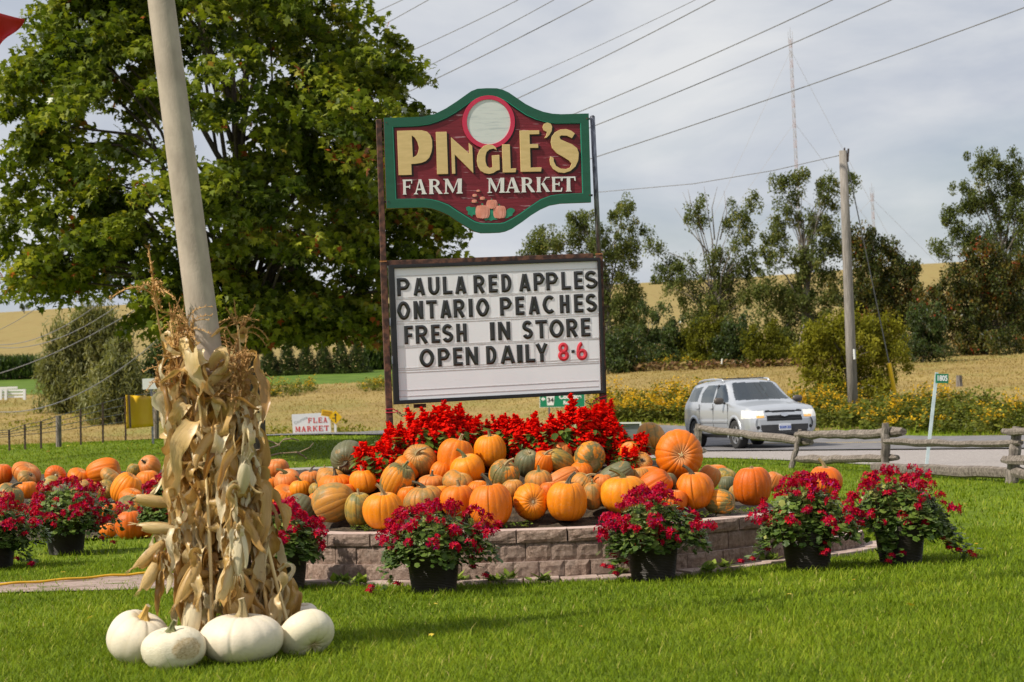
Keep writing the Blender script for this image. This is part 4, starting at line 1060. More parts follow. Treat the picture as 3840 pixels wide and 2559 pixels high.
# ================================================================== scarlet salvia behind the pumpkins
red_flower = leaf_mat('salvia_red', [(0, (.78, .010, .006)), (.4, (.96, .020, .010)), (.85, (1.0, .045, .016)), (1, (1.0, .22, .04))], .5, .6, .004)
salvia_leaf = leaf_mat('salvia_leaf', [(0, (.04, .08, .012)), (.5, (.11, .19, .025)), (.85, (.20, .29, .04)), (1, (.32, .38, .07))], .35, .4, .10)
green_stem = mat('green_stem', (.06, .10, .02), (.10, .14, .03), 20, .7)
LEAF = [(0, 0, 0), (-.22, .18, .03), (-.30, .42, .02), (-.18, .75, -.04), (0, 1, -.12), (.18, .75, -.04), (.30, .42, .02), (.22, .18, .03), (0, .45, -.05)]
LEAFF = [(0, 8, 1), (1, 8, 2), (2, 8, 3), (3, 8, 4), (4, 8, 5), (5, 8, 6), (6, 8, 7), (7, 8, 0)]
def spike_mesh(seed):
    g = np.random.default_rng(seed); P, Rm, S, C = [], [], [], []
    tv = [(-.16, 0, .0), (.16, 0, 0), (0, 0, .16), (-.20, .75, .10), (.20, .75, .10), (0, 1.0, -.05), (0, .7, .3)]
    tf = [(0, 1, 4, 3), (1, 2, 6, 4), (2, 0, 3, 6), (3, 4, 5), (3, 6, 4)]
    n = 0
    for k in range(11):
        t = k / 10; cnt = 6 if t < .75 else 4
        for q in range(cnt):
            a = g.uniform(0, 2 * math.pi); el = .25 - 1.1 * (1 - t) * g.uniform(.2, 1.0) + .7 * t
            d = np.array([math.cos(a) * math.cos(el), math.sin(a) * math.cos(el), math.sin(el)])
            x = np.cross(d, [0, 0, 1]); x /= np.linalg.norm(x); z = np.cross(x, d)
            P.append((0, 0, .16 * t - .03 + g.uniform(-.006, .006))); Rm.append(np.stack([x, d, z], 1)); S.append((.066 - .032 * t) * g.uniform(.75, 1.25)); C.append(np.clip(.5 + g.normal(0, .25), 0, 1) * (.75 if t < .9 else .4))
    return scatter_mesh('flower_spike', tv, tf, P, np.array(Rm), S, C, red_flower)
SPIKES = [spike_mesh(k) for k in range(4)]
salvia_group = 'scarlet salvia under the letter board'
def salvia(px, top, d, w, nsp, label, seed, low=None):
    """px, top: middle and top of the plant in the photo, w its half width in metres"""
    g = np.random.default_rng(seed); base = at(px, top, d); z0 = float(bed_z(base.x, base.y)) - .03; hgt = base.z - z0
    root = thing('salvia_plant', label, 'flowering plant', (base.x, base.y, z0), salvia_group)
    n = 330; ang = g.uniform(0, 6.28, n); rr = np.sqrt(g.uniform(0, 1, n)); z = g.uniform(.08, .74, n) * hgt
    pos = np.stack([np.cos(ang) * rr * w * 1.1, np.sin(ang) * rr * w * .85, z * (1 - .22 * rr)], 1)
    yaw = np.arctan2(pos[:, 1], pos[:, 0]) - np.pi / 2 + g.normal(0, .5, n)
    rot = rot_axis(np.tile([0, 0, 1.0], (n, 1)), yaw) @ rot_axis(np.tile([1.0, 0, 0], (n, 1)), g.uniform(-1.25, .2, n))
    me = scatter_mesh('foliage', LEAF, LEAFF, pos, rot, g.uniform(.06, .115, n), np.clip(g.normal(.5, .25, n), 0, 1), salvia_leaf)
    link(bpy.data.objects.new('foliage', me), root)
    mb = MB()
    for k in range(int(nsp * 1.5)):
        a = g.uniform(0, 6.28); r = math.sqrt(g.uniform(0, 1)) * w * 1.05
        x, y = math.cos(a) * r, math.sin(a) * r * .75
        front = 1 if y < 0 else 0
        zt = hgt * (1 - .30 * (r / w) ** 2) - .21 + g.uniform(-.12, .03) - (.16 * g.uniform(0, 1) ** 2 * front)
        if k < 2: zt = hgt - .19; x *= .5
        o = link(bpy.data.objects.new('flower_spike', SPIKES[int(g.integers(4))]), root)
        o.location = (x, y, max(.05, zt)); o.rotation_euler = (g.normal(0, .28) + (.35 * front), g.normal(0, .28), g.uniform(0, 6.28)); s = g.uniform(.85, 1.3); o.scale = (s * 1.3, s * 1.3, s * 1.1)
        mb.tube([(x * .3, y * .3, 0), (x * .9, y * .9, max(.03, zt) * .6), (x, y, max(.05, zt))], .004, 4, False)
    mb.build('stems', green_stem, root, local=True)
    return root
SAL = [(1425, 1640, 17.2, .20, 36, 'red salvia at the left end, spilling over the grey-green pumpkin'), (1495, 1570, 17.45, .20, 32, 'red salvia just right of the left sign post'),
       (1575, 1530, 17.35, .22, 36, 'red salvia under the left corner of the letter board'), (1660, 1508, 17.4, .22, 36, 'tall red salvia left of the bare gap under the letter board'),
       (1745, 1512, 17.5, .20, 28, 'red salvia with light green leaves above the tall orange pumpkin'), (1850, 1590, 17.8, .15, 14, 'low red salvia in the dip under the middle of the board'),
       (1895, 1540, 17.5, .18, 20, 'red salvia left of the green road sign'), (1985, 1535, 17.4, .22, 30, 'dark red salvia in front of the green road sign post'),
       (2070, 1540, 17.35, .22, 32, 'red salvia below the white route shield'), (2165, 1488, 17.4, .20, 36, 'tallest red salvia, covering the end of the word on the green sign'),
       (2262, 1485, 17.6, .14, 18, 'red salvia climbing round the right sign post'), (2300, 1560, 17.45, .11, 14, 'red salvia just right of the right sign post'),
       (2378, 1605, 17.25, .07, 9, 'red salvia at the right end before the white framed sign back'), (2345, 1665, 17.0, .06, 7, 'low red salvia hanging between the orange pumpkins at the right')]
for i, (px, tp, d, w, ns, lb_) in enumerate(SAL): salvia(px, tp, d, w, ns, lb_, 100 + i)

# ================================================================== pots of ivy geraniums
pot_m, _nn, _ll, _oo = _new('basket_pot')
_t = _nn.new('ShaderNodeTexCoord'); _w = _nn.new('ShaderNodeTexWave'); _w.bands_direction = 'Z'; _w.inputs['Scale'].default_value = 26; _w.inputs['Distortion'].default_value = 2.5; _w.inputs['Detail'].default_value = 3
_ll.new(_t.outputs['Object'], _w.inputs[0])
_c = mix(_nn, _ll, noise(_nn, _ll, _t.outputs['Object'], 14, 5), (.016, .012, .009), (.042, .032, .024))
principled(_nn, _ll, _oo, _c, .5, 0, _w.outputs['Fac'], .7, .012, .4)
ger_red = leaf_mat('geranium_bloom', [(0, (.13, .002, .035)), (.35, (.30, .003, .045)), (.7, (.46, .004, .028)), (.92, (.60, .006, .02)), (1, (.34, .008, .12))], .3, .6, .004)
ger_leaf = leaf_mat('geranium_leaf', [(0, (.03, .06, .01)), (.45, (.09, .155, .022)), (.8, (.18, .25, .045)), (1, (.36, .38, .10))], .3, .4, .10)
IVY = [(0, 0, 0)] + [(.5 * r * math.sin(t), .45 - .5 * r * math.cos(t), .06 * ((k % 2) * 2 - 1)) for k, (t, r) in enumerate([(.5, .8), (.95, 1.05), (1.4, .82), (1.9, 1.12), (2.5, .85), (math.pi, 1.15), (2 * math.pi - 2.5, .85), (2 * math.pi - 1.9, 1.12), (2 * math.pi - 1.4, .82), (2 * math.pi - .95, 1.05), (2 * math.pi - .5, .8)])]
IVYF = [(0, i, i + 1) for i in range(1, 11)]
def bloom_mesh(seed, nfl, rad):
    """a loose head of five-petalled blooms"""
    g = np.random.default_rng(seed); P, Rm, S, C = [], [], [], []
    tv = [(0, 0, 0), (-.26, .5, .05), (-.15, .95, .02), (.15, .95, .02), (.26, .5, .05)]; tf = [(0, 1, 2, 3, 4)]
    for k in range(nfl):
        d = g.normal(0, 1, 3); d[2] = abs(d[2]) * .9; d /= np.linalg.norm(d); c = d * rad * g.uniform(.65, 1.05) * np.array([1, 1, .75])
        x = np.cross(d, [.3, .2, 1]); x /= np.linalg.norm(x); y = np.cross(d, x); col = g.uniform(.25, 1.0)
        for q in range(5):
            a = q * 2 * math.pi / 5 + g.uniform(-.2, .2); yy = x * math.cos(a) + y * math.sin(a); xx = np.cross(yy, d); dd = d * .35
            P.append(c); Rm.append(np.stack([xx, yy + dd, d], 1)); S.append(.021 * g.uniform(.8, 1.2)); C.append(np.clip(col + g.normal(0, .1), 0, 1))
    return scatter_mesh('bloom_head', tv, tf, P, np.array(Rm), S, C, ger_red)
BLOOM = [bloom_mesh(k, n, r) for k, (n, r) in enumerate(((11, .036), (9, .03), (13, .042), (6, .022)))]
pot_prof = [(.0, .0), (.160, .0), (.166, .008), (.180, .10), (.196, .235), (.198, .255), (.209, .258), (.214, .27), (.214, .305), (.206, .31), (.196, .305), (.19, .28), (0, .28)]
def geranium(px, pot_py, d, label, seed, w=.46, top=.56, front=.0, trail=(), lean=(0, 0), scale=1.0, twigs=26):
    g = np.random.default_rng(seed); b = at(px, pot_py, d); z0 = 0.0
    root = thing('potted_geranium', label, 'potted plant', (b.x, b.y, z0), 'pots of red ivy geraniums')
    pot = MB().lathe(pot_prof, (0, 0, 0), 36).build('pot', pot_m, root, True, local=True)
    MB().lathe([(0, .291), (.192, .289)], (0, 0, 0), 24).build('potting_soil', soil_m, root, local=True)
    # foliage dome that spills over the rim
    n = 1700; top = top + .07; a = g.uniform(0, 6.28, n); q = np.sqrt(g.uniform(0, 1, n)); lob = 1 + .22 * np.sin(3 * a + seed) + .14 * np.sin(5 * a + 2 * seed)
    r = q * w * .80 * lob
    zs = .315 + (top - .36) * np.maximum(0, 1 - q ** 2.4) - .09 * np.clip(q - .62, 0, 1) / .38 * g.uniform(0, 1.3, n)
    z = zs * (1 - .38 * g.uniform(0, 1, n) ** 2 * (q < .75)) + g.normal(0, .022, n); z = np.maximum(z, .235)
    x = np.cos(a) * r + lean[0] * z; y = np.sin(a) * r * .85 + lean[1] * z
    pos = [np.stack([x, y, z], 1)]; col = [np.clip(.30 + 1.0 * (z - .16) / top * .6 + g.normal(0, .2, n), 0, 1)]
    for (tx, ty, tz_, m) in trail:                                     # trailing shoots
        t = g.uniform(0, 1, m); s = np.array([[.15 * np.sign(tx), -.1, .27]])
        e = np.array([[tx, ty, tz_]]); pos.append(s * (1 - t[:, None]) + e * t[:, None] + g.normal(0, .035, (m, 3)) + np.stack([0 * t, 0 * t, .10 * np.sin(np.pi * t)], 1)); col.append(np.clip(g.normal(.4, .25, m), 0, 1))
    pos = np.concatenate(pos); col = np.concatenate(col); n = len(pos)
    pos[:, 2] = np.maximum(pos[:, 2], .03)
    out = pos * np.array([1, 1, .35]); out[:, 2] += .12; yaw = np.arctan2(out[:, 1], out[:, 0]) - np.pi / 2 + g.normal(0, .6, n)
    rot = rot_axis(np.tile([0, 0, 1.0], (n, 1)), yaw) @ rot_axis(np.tile([1.0, 0, 0], (n, 1)), g.normal(-.55, .5, n))
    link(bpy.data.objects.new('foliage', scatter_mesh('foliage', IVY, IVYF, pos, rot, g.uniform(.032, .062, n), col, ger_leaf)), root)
    mb = MB()
    for k in range(88):
        aa = g.uniform(0, 6.28); qq = math.sqrt(g.uniform(.0, 1)); lo = 1 + .22 * math.sin(3 * aa + seed) + .14 * math.sin(5 * aa + 2 * seed)
        rr = qq * w * .92 * lo; low = g.uniform(0, 1) < .20
        zz = (.34 + (top - .32) * max(0, 1 - qq ** 2.6) + g.uniform(-.01, .07)) if not low else g.uniform(.30, .50)
        if low: rr = w * .82 * lo * g.uniform(.8, 1.05); aa = g.uniform(math.pi, 2 * math.pi)
        xx, yy = math.cos(aa) * rr + lean[0] * zz, math.sin(aa) * rr * .85 + lean[1] * zz
        o = link(bpy.data.objects.new('bloom_head', BLOOM[int(g.integers(4))]), root); o.location = (xx, yy, zz)
        o.rotation_euler = (g.normal(.4 if low else .1, .4), g.normal(0, .4), g.uniform(0, 6.28)); s = g.uniform(.8, 1.35); o.scale = (s, s, s)
        mb.tube([(xx * .55, yy * .55, zz * .6), (xx * .92, yy * .92, zz * .92), (xx, yy, zz)], .0022, 3, False)
    for (tx, ty, tz_, m) in trail:
        for k in range(3):
            o = link(bpy.data.objects.new('bloom_head', BLOOM[3]), root); t = (1.0, .75, 1.12)[k]; o.location = (tx * t + g.normal(0, .03), ty * t - .03, max(.04, tz_ + (1 - t) * .2 + g.normal(0, .03)))
    mb.build('flower_stalks', mat('flower_stalk', (.12, .07, .035), (.09, .12, .03), 30, .7) if 'flower_stalk' not in bpy.data.materials else bpy.data.materials['flower_stalk'], root, local=True)
    root.scale = (scale,) * 3
    return root
geranium(1628, 2205, 15.1, 'pot of red geraniums in front of the middle of the wall', 1, .47, .55, trail=((-.42, -.14, .05, 60), (.36, .0, .16, 40)))
geranium(2450, 2165, 15.45, 'pot of red geraniums in front of the wall, right of centre', 2, .44, .56, trail=((-.3, -.15, .10, 50), (-.34, -.1, .2, 40)))
geranium(3030, 2120, 15.8, 'pot of red geraniums at the right end of the wall', 3, .46, .60, trail=((-.44, -.1, .10, 60), (.1, -.2, .14, 40)))
geranium(3378, 2100, 16.1, 'rightmost pot of red geraniums, standing on open lawn with trailing shoots', 4, .48, .62, trail=((.52, -.05, .06, 160), (-.1, -.24, .05, 120), (.40, -.12, .12, 120)))
geranium(1060, 2170, 15.75, 'pot of red geraniums half hidden behind the corn stalks', 5, .40, .55, lean=(.0, 0))
geranium(248, 2068, 20.7, 'second pot of red geraniums from the left edge, in the grass', 6, .54, .60, scale=1.05, trail=((.40, -.1, .14, 60),))
geranium(-20, 2120, 19.0, 'leftmost pot of red geraniums, cut by the picture edge', 7, .50, .56, trail=((.36, -.15, .06, 120),))
geranium(640, 2010, 22.0, 'pot of red geraniums behind the left of the corn stalks', 8, .42, .62)
# clover and weeds along the top and foot of the wall
weed_m = leaf_mat('weed_leaf', [(0, (.06, .11, .015)), (.5, (.15, .23, .025)), (1, (.30, .38, .06))], .35, .5, .05)
g = np.random.default_rng(77); P = []
for k in range(1500):
    s = g.uniform(.9, WLEN - 1.6); p, t, nn = wall_at(s); q = p - nn * (.30 + abs(g.normal(0, .10)))
    if math.sin(s * 5.1) + math.sin(s * 2.3 + 1) > -.2: P.append((q[0], q[1], .41 + g.uniform(0, .035)))
n = len(P)
tag(link(bpy.data.objects.new('ground_cover', scatter_mesh('ground_cover', LEAF, LEAFF, P, rots(g, n, .9), g.uniform(.018, .042, n), g.uniform(0, 1, n), weed_m))), kind='stuff')
WEEDS = [(1285, 2185), (1430, 2170), (1345, 2190), (1905, 2172), (1870, 2178), (1720, 2176), (2040, 2178), (2330, 2150), (2660, 2140), (2720, 2130), (2850, 2100), (2900, 2100), (1345, 2150)]
WLAB = ['weed at the wall foot beside the corn stalks', 'weed at the wall foot touching the left of the middle pot', 'weed in the path between the corn stalks and the middle pot', 'tallest weed at the wall foot, right of the middle pot', 'broad-leaved weed just right of the middle pot', 'weed tucked against the right side of the middle pot', 'grassy weed at the foot of the wall midway between two pots', 'weed touching the left side of the second wall pot', 'weed at the wall foot right of the second wall pot', 'weed at the wall foot midway to the right end pot', 'weed touching the left of the right end pot', 'weed half behind the right end pot', 'weed growing out of the lower wall joint near the corn stalks']
for k, (px, py) in enumerate(WEEDS):
    b = on(px, py, .03); p = np.array((b.x, b.y)); m = 26; g2 = np.random.default_rng(200 + k)
    a = g2.uniform(0, 6.28, m); pos = np.stack([b.x + g2.normal(0, .035, m), b.y + g2.normal(0, .02, m), .02 + g2.uniform(0, .03, m)], 1)
    rot = rot_axis(np.tile([0, 0, 1.0], (m, 1)), a) @ rot_axis(np.tile([1.0, 0, 0], (m, 1)), g2.uniform(.1, 1.2, m))
    o = link(bpy.data.objects.new('weed', scatter_mesh('weed', LEAF, LEAFF, pos, rot, g2.uniform(.04, .10, m), g2.uniform(.2, 1, m), weed_m)))
    tag(o, WLAB[k], 'weed', 'weeds at the foot of the wall')
# a taller weed out of the joint at the right
b = on(2650, 2050, .2)
# ================================================================== concrete pole and the bundle of corn stalks round it
conc_m = mat('concrete_pole', (.29, .24, .195), (.46, .385, .315), 9, .92, bump=.5, bscale=120, bdist=.005, rand=False, stretch=(1, 1, .5), detail=12, lo=.25, hi=.62)
PD = 11.95
PB = at(918, 2436, PD); PB.z = -.15; PT = at(604, 0, PD)
pdir = (PT - at(918, 2436, PD)).normalized()
def pole_at(z):
    b = at(918, 2436, PD); return b + pdir * ((z - b.z) / pdir.z)
ptop = pole_at(7.5)
pole = MB().tube([pole_at(-.2), pole_at(0), pole_at(2), pole_at(4), pole_at(7.5)], [.112, .110, .093, .080, .060], 40).build('utility_pole', conc_m, None, True)
tag(pole, 'leaning pale concrete pole rising out of the corn stalk bundle', 'pole')

husk_stops = [(0, (.15, .06, .014)), (.22, (.38, .185, .04)), (.5, (.63, .385, .12)), (.78, (.79, .55, .235)), (.95, (.87, .70, .40)), (1, (.88, .75, .50))]
def husk_mat(name, sh, tr=.25):
    m, n, l, o = _new(name)
    oi = n.new('ShaderNodeObjectInfo')
    aa = n.new('ShaderNodeAttribute'); aa.attribute_name = 'across'; al = n.new('ShaderNodeAttribute'); al.attribute_name = 'along'; cx = n.new('ShaderNodeCombineXYZ')
    l.new(mth(n, l, 'MULTIPLY', aa.outputs['Fac'], 14.0), cx.inputs[0]); l.new(mth(n, l, 'MULTIPLY', al.outputs['Fac'], 2.0), cx.inputs[1]); l.new(mth(n, l, 'MULTIPLY', oi.outputs['Random'], 91.0), cx.inputs[2]); v = cx.outputs[0]
    f = mth(n, l, 'ADD', mth(n, l, 'MULTIPLY', oi.outputs['Random'], .88), mth(n, l, 'MULTIPLY', noise(n, l, v, 1.0, 6, .7), .62))
    f = mth(n, l, 'ADD', f, sh)
    c = ramp(n, l, f, husk_stops)
    c = mix(n, l, ramp(n, l, noise(n, l, coords(n, l, 'Object'), 9, 6, .7), [(.6, (0, 0, 0)), (.72, (.6, .6, .6))]), c, (.26, .13, .04))
    d = n.new('ShaderNodeBsdfDiffuse'); t = n.new('ShaderNodeBsdfTranslucent'); g = n.new('ShaderNodeBsdfGlossy'); g.inputs[1].default_value = .4
    bp = n.new('ShaderNodeBump'); bp.inputs['Strength'].default_value = 1.0; bp.inputs['Distance'].default_value = .006
    l.new(noise(n, l, v, 1.0, 4), bp.inputs['Height']); l.new(bp.outputs[0], d.inputs['Normal'])
    l.new(c, d.inputs[0]); l.new(c, t.inputs[0]); s = n.new('ShaderNodeMixShader'); s.inputs[0].default_value = tr
    l.new(d.outputs[0], s.inputs[1]); l.new(t.outputs[0], s.inputs[2])
    s2 = n.new('ShaderNodeMixShader'); s2.inputs[0].default_value = .05; l.new(s.outputs[0], s2.inputs[1]); l.new(g.outputs[0], s2.inputs[2]); l.new(s2.outputs[0], o.inputs[0])
    return m
leafdry_m = husk_mat('dry_corn_leaf', -.08); ear_m = husk_mat('corn_husk', .14); stalk_m = husk_mat('dry_corn_stalk', -.24, .05)
tassel_m = mat('corn_tassel', (.40, .21, .07), (.62, .38, .15), 20, .9)
crng = random.Random(4)
bundle = thing('corn_stalk_bundle', 'bundle of dry tan corn stalks with husks and tassels tied round the leaning pole', 'corn stalks', (PB.x, PB.y, 0))
def rad_at(z): return float(np.interp(z, [0, .5, 1.1, 1.6, 1.9, 2.4], [.37, .30, .235, .25, .27, .29]))
def on_stalk(a, z, rk):
    c = pole_at(z); r = rad_at(z) * rk
    return Vector((c.x + r * math.cos(a), c.y + r * math.sin(a), z))
stalks = []
for k in range(26):
    a = 2 * math.pi * k / 26 + crng.uniform(-.12, .12); rk = crng.uniform(.62, 1.0); top = crng.uniform(1.5, 1.98); tw = crng.uniform(-.35, .35)
    if 3.9 < a < 5.3 and crng.random() < .6: top *= .80          # shorter in front so that the pole shows
    stalks.append((a, rk, top, tw))
    pts = [on_stalk(a + tw * t, top * t, rk) for t in np.linspace(0, 1, 9)]
    MB().tube(pts, [.0125 - .006 * t + (.002 if i % 2 else 0) for i, t in enumerate(np.linspace(0, 1, 9))], 6, False).build('stalk', stalk_m, bundle, True)
def leaf_mesh(seed):
    """a dry corn blade: leaves the stalk upward, folds over and hangs, crumpling and twisting; x is outward"""
    g = random.Random(seed); n = 22; L = g.uniform(.34, .70); W = g.uniform(.026, .050); kind = g.random()
    ang = g.uniform(.7, 1.4) if kind < .6 else g.uniform(-1.2, .0); end = g.uniform(-1.75, -1.40) - (1.2 if g.random() < .25 else 0); tw0, tw1 = g.uniform(-.6, .6), g.choice((-1, 1)) * g.uniform(1.0, 5.5); side = g.uniform(-.5, .5)
    fold = g.uniform(.10, .32); ph = [g.uniform(0, 6.28) for _ in range(6)]; curl = g.uniform(.2, 1.3); x = z = y = 0.0; vs = []; fs = []; ac = []; alg = []
    for i in range(n + 1):
        t = i / n
        th = ang + (end - ang) * float(smooth(0, fold * 1.6, t)) + .38 * math.sin(t * 8 + ph[0]) + .25 * math.sin(t * 19 + ph[1])
        st = L / n; x += math.cos(th) * st * (.9 if t < .5 else .6); z += math.sin(th) * st; y += side * st * .5 + .006 * math.sin(9 * t + ph[2])
        w = W * (math.sin(math.pi * min(1, .14 + .86 * t) ** .8) ** .6 + .10) * (1 - .25 * math.sin(9 * t + ph[3]) * (t > .2)); tw = tw0 + (tw1 - tw0) * t ** 1.4 + .3 * math.sin(6 * t + ph[4])
        if i == n: w *= .12
        dx = Vector((-math.sin(th) * math.sin(tw), math.cos(tw), math.cos(th) * math.sin(tw))); nr = Vector((-math.sin(th) * math.cos(tw), -math.sin(tw), math.cos(th) * math.cos(tw)))
        c = Vector((x, y, z))
        for k in range(7):
            q = (k - 3) / 3; bend = curl * q * q * (1 + .4 * math.sin(4 * t + ph[5])); rip = .30 * abs(q) ** 2 * math.sin(23 * t + ph[1] + (2.1 if q > 0 else 0)) + .10 * math.sin(3.1 * k + 9 * t)
            vs.append(c + dx * (w * q * (1 - .22 * curl * abs(q))) + nr * (w * (bend * .55 + rip))); ac.append(q); alg.append(t * L * 4)
    for i in range(n):
        for k in range(6): a = i * 7 + k; fs.append((a, a + 1, a + 8, a + 7))
    return make_mesh('leaf', vs, fs, leafdry_m, True, {'across': ac, 'along': alg})
LM = [leaf_mesh(k) for k in range(48)]
cnt = 0
while cnt < 275:
    a, rk, top, tw = crng.choice(stalks); z = crng.uniform(.28, top + .02) if crng.random() < .8 else crng.uniform(.9, top)
    t = z / top; aa = a + tw * t + crng.uniform(-.2, .2); p = on_stalk(aa, z, rk * crng.uniform(.85, 1.08))
    front = math.sin(aa)
    if front > .55 and crng.random() < .6: continue                    # few are seen behind
    o = link(bpy.data.objects.new('leaf', crng.choice(LM)), bundle); o.location = p - bundle.location
    o.rotation_euler = (crng.uniform(-.35, .35), crng.uniform(-.1, .45), aa + crng.uniform(-1.1, 1.1)); s = crng.uniform(.7, 1.15)
    o.scale = (s * .80, s * 1.45, s * 1.05); cnt += 1
# the mass of narrower shreds between them, too many to pick apart
tvs, tfs, tac, tal = [], [], [], []
for _ in range(170):
    a, rk, top, tw = crng.choice(stalks); z = crng.uniform(.12, top); aa = a + tw * z / top + crng.uniform(-.3, .3)
    if math.sin(aa) > .6: continue
    p = on_stalk(aa, z, rk * crng.uniform(.8, 1.06)); src = crng.choice(LM); s = crng.uniform(.35, .8)
    M4 = Matrix.Translation(p) @ Matrix.Rotation(aa + crng.uniform(-1.3, 1.3), 4, 'Z') @ Matrix.Rotation(crng.uniform(-.2, .5), 4, 'Y') @ Matrix.Diagonal((s * .6, s * .75, s, 1))
    o0 = len(tvs); tvs += [M4 @ v.co for v in src.vertices]; tfs += [tuple(i + o0 for i in q.vertices) for q in src.polygons]
    h_ = crng.uniform(0, 40); tac += [d.value + h_ for d in src.attributes['across'].data]; tal += [d.value for d in src.attributes['along'].data]
sh_ = link(bpy.data.objects.new('leaf_shreds', make_mesh('leaf_shreds', [v - bundle.location for v in tvs], tfs, leafdry_m, True, {'across': tac, 'along': tal})), bundle); sh_['kind'] = 'stuff'
def wild_leaf(px, py, yaw, s, rx=0, ry=0, d=11.75, k=0):
    o = link(bpy.data.objects.new('leaf', LM[k]), bundle); o.location = at(px, py, d) - bundle.location; o.rotation_euler = (rx, ry, yaw); o.scale = (s, s, s)
for (px, py, yaw, s, k) in ((640, 1270, 3.1, .6, 3), (620, 1340, 3.3, .5, 7), (640, 1420, 2.9, .6, 11), (640, 1520, 3.2, .8, 6), (925, 1330, .1, .7, 2), (930, 1400, -.2, .6, 9), (950, 1560, -.1, .6, 18), (1040, 2150, -.2, .9, 21), (660, 2100, 3.2, .8, 24)):
    wild_leaf(px, py, yaw, s, k=k)
# tassels
def tassel_mesh(seed):
    g = random.Random(seed); mb = MB()
    arms = [(0, 0, .34)] + [(g.uniform(0, 6.28), g.uniform(.25, .8), g.uniform(.14, .25)) for _ in range(8)]
    for (a, sp, ln) in arms:
        z0 = g.uniform(.0, .10) if sp else 0; pts = []
        for k in range(9):
            t = k / 8; out = math.sin(sp) * ln * t + (.09 * t * t * t if sp > .45 else 0); zz = z0 + math.cos(sp) * ln * t - (.13 * t ** 3 if sp > .45 else .02 * t)
            pts.append((out * math.cos(a), out * math.sin(a), zz))
        mb.tube(pts, [.0035] * 9, 4, False)
        for k in range(2, 9):
            for q in range(7):
                b = g.uniform(0, 6.28); p = Vector(pts[k]) + Vector((g.uniform(-.008, .008), g.uniform(-.008, .008), g.uniform(-.01, .01)))
                d = Vector((math.cos(b) * .7, math.sin(b) * .7, .5)).normalized(); x = d.cross(Vector((0, 0, 1))).normalized() * .004
                mb.add([p - x, p + x, p + d * .020], [(0, 1, 2)])
    return make_mesh('tassel', mb.v, mb.f, tassel_m)
TM = [tassel_mesh(k) for k in range(6)]
for i, (a, rk, top, tw) in enumerate(stalks):
    p = on_stalk(a + tw, top, rk)
    for rep in range(1 if i % 3 else 2):
        o = link(bpy.data.objects.new('tassel', TM[(i + rep) % 6]), bundle); o.location = p - bundle.location + Vector((crng.uniform(-.05, .05) * rep, 0, -.03 - .08 * rep))
        o.rotation_euler = (crng.uniform(-.5, .5), crng.uniform(-.5, .5), crng.uniform(0, 6.28)); s = crng.uniform(.55, .9); o.scale = (s, s, s)
p = at(590, 1180, 11.85); o = link(bpy.data.objects.new('tassel', TM[0]), bundle); o.location = p - bundle.location; o.rotation_euler = (0, -.1, 0); o.scale = (1.25, 1.25, 1.25)
MB().tube([at(620, 1330, 11.85), at(600, 1240, 11.85), p], [.008, .006, .005], 6).build('stalk', stalk_m, bundle, True)
# ears in their husks
def ear_mesh(seed):
    g = random.Random(seed); mb = MB()
    for lay in range(4):
        n = 10; w = .034 + .003 * lay; L = .26 - .02 * lay * g.uniform(.3, 1); a0 = lay * 1.7 + g.uniform(0, 1); flare = (.0, .0, .03, .05)[lay] * g.uniform(.2, 1); vs = []; fs = []
        for i in range(n + 1):
            t = i / n; r = w * (math.sin(math.pi * (.10 + .87 * t)) ** .6) + flare * t * t
            for k in range(6):
                b = a0 + (k / 5 - .5) * 2.7 * (1 - .35 * t * t); vs.append((r * math.cos(b), r * math.sin(b), L * t))
        for i in range(n):
            for k in range(5): q = i * 6 + k; fs.append((q, q + 1, q + 7, q + 6))
        mb.add(vs, fs)
    mb.lathe([(.004, 0), (.026, .04), (.028, .12), (.018, .20), (.002, .235)], (0, 0, 0), 10)
    for k in range(5): mb.tube([(0, 0, .22), (.01 * k - .02, .01, .26), (.015 * k - .03, .015 * (k % 2), .31)], [.003, .002, .001], 3)
    return make_mesh('ear', mb.v, mb.f, ear_m, True, {'across': [1.6 * math.atan2(v.y, v.x) for v in mb.v], 'along': [v.z * 5 for v in mb.v]})
EM = [ear_mesh(k) for k in range(3)]
for (px, py, d, ex, ey, ez, s, k) in ((893, 1985, 11.45, 0, -.25, -.97, 1.05, 0), (870, 2105, 11.42, -.35, -.2, -.9, .95, 1), (745, 2105, 11.45, -.45, -.2, -.87, 1.1, 2), (620, 2030, 11.6, -.75, -.2, -.62, .95, 0), (605, 2085, 11.55, -.5, -.25, -.82, .9, 1),
                                    (670, 1985, 11.6, -.97, 0, .12, .95, 2), (650, 1890, 11.7, -.9, 0, .2, .9, 1), (735, 2225, 11.45, -.2, -.2, -.95, 1.15, 0), (905, 1850, 11.58, .2, -.2, .95, .8, 2)):
    o = link(bpy.data.objects.new('ear', EM[k]), bundle); o.location = at(px, py, d) - bundle.location; o.rotation_mode = 'QUATERNION'
    o.rotation_quaternion = Vector((ex, ey, ez)).to_track_quat('Z', 'Y'); o.scale = (s * 1.1, s * .95, s)
    for q in range(4): wild_leaf(px + crng.uniform(-12, 12), py + crng.uniform(-20, 10), crng.uniform(2.2, 5.2), crng.uniform(.4, .62), k=crng.randrange(48), d=d - .03)
MB().lathe([(.232, -.012), (.240, 0), (.232, .012)], pole_at(1.12), 40).build('twine', mat('twine', (.30, .20, .09), (.22, .14, .06), 30, .9), bundle, True)
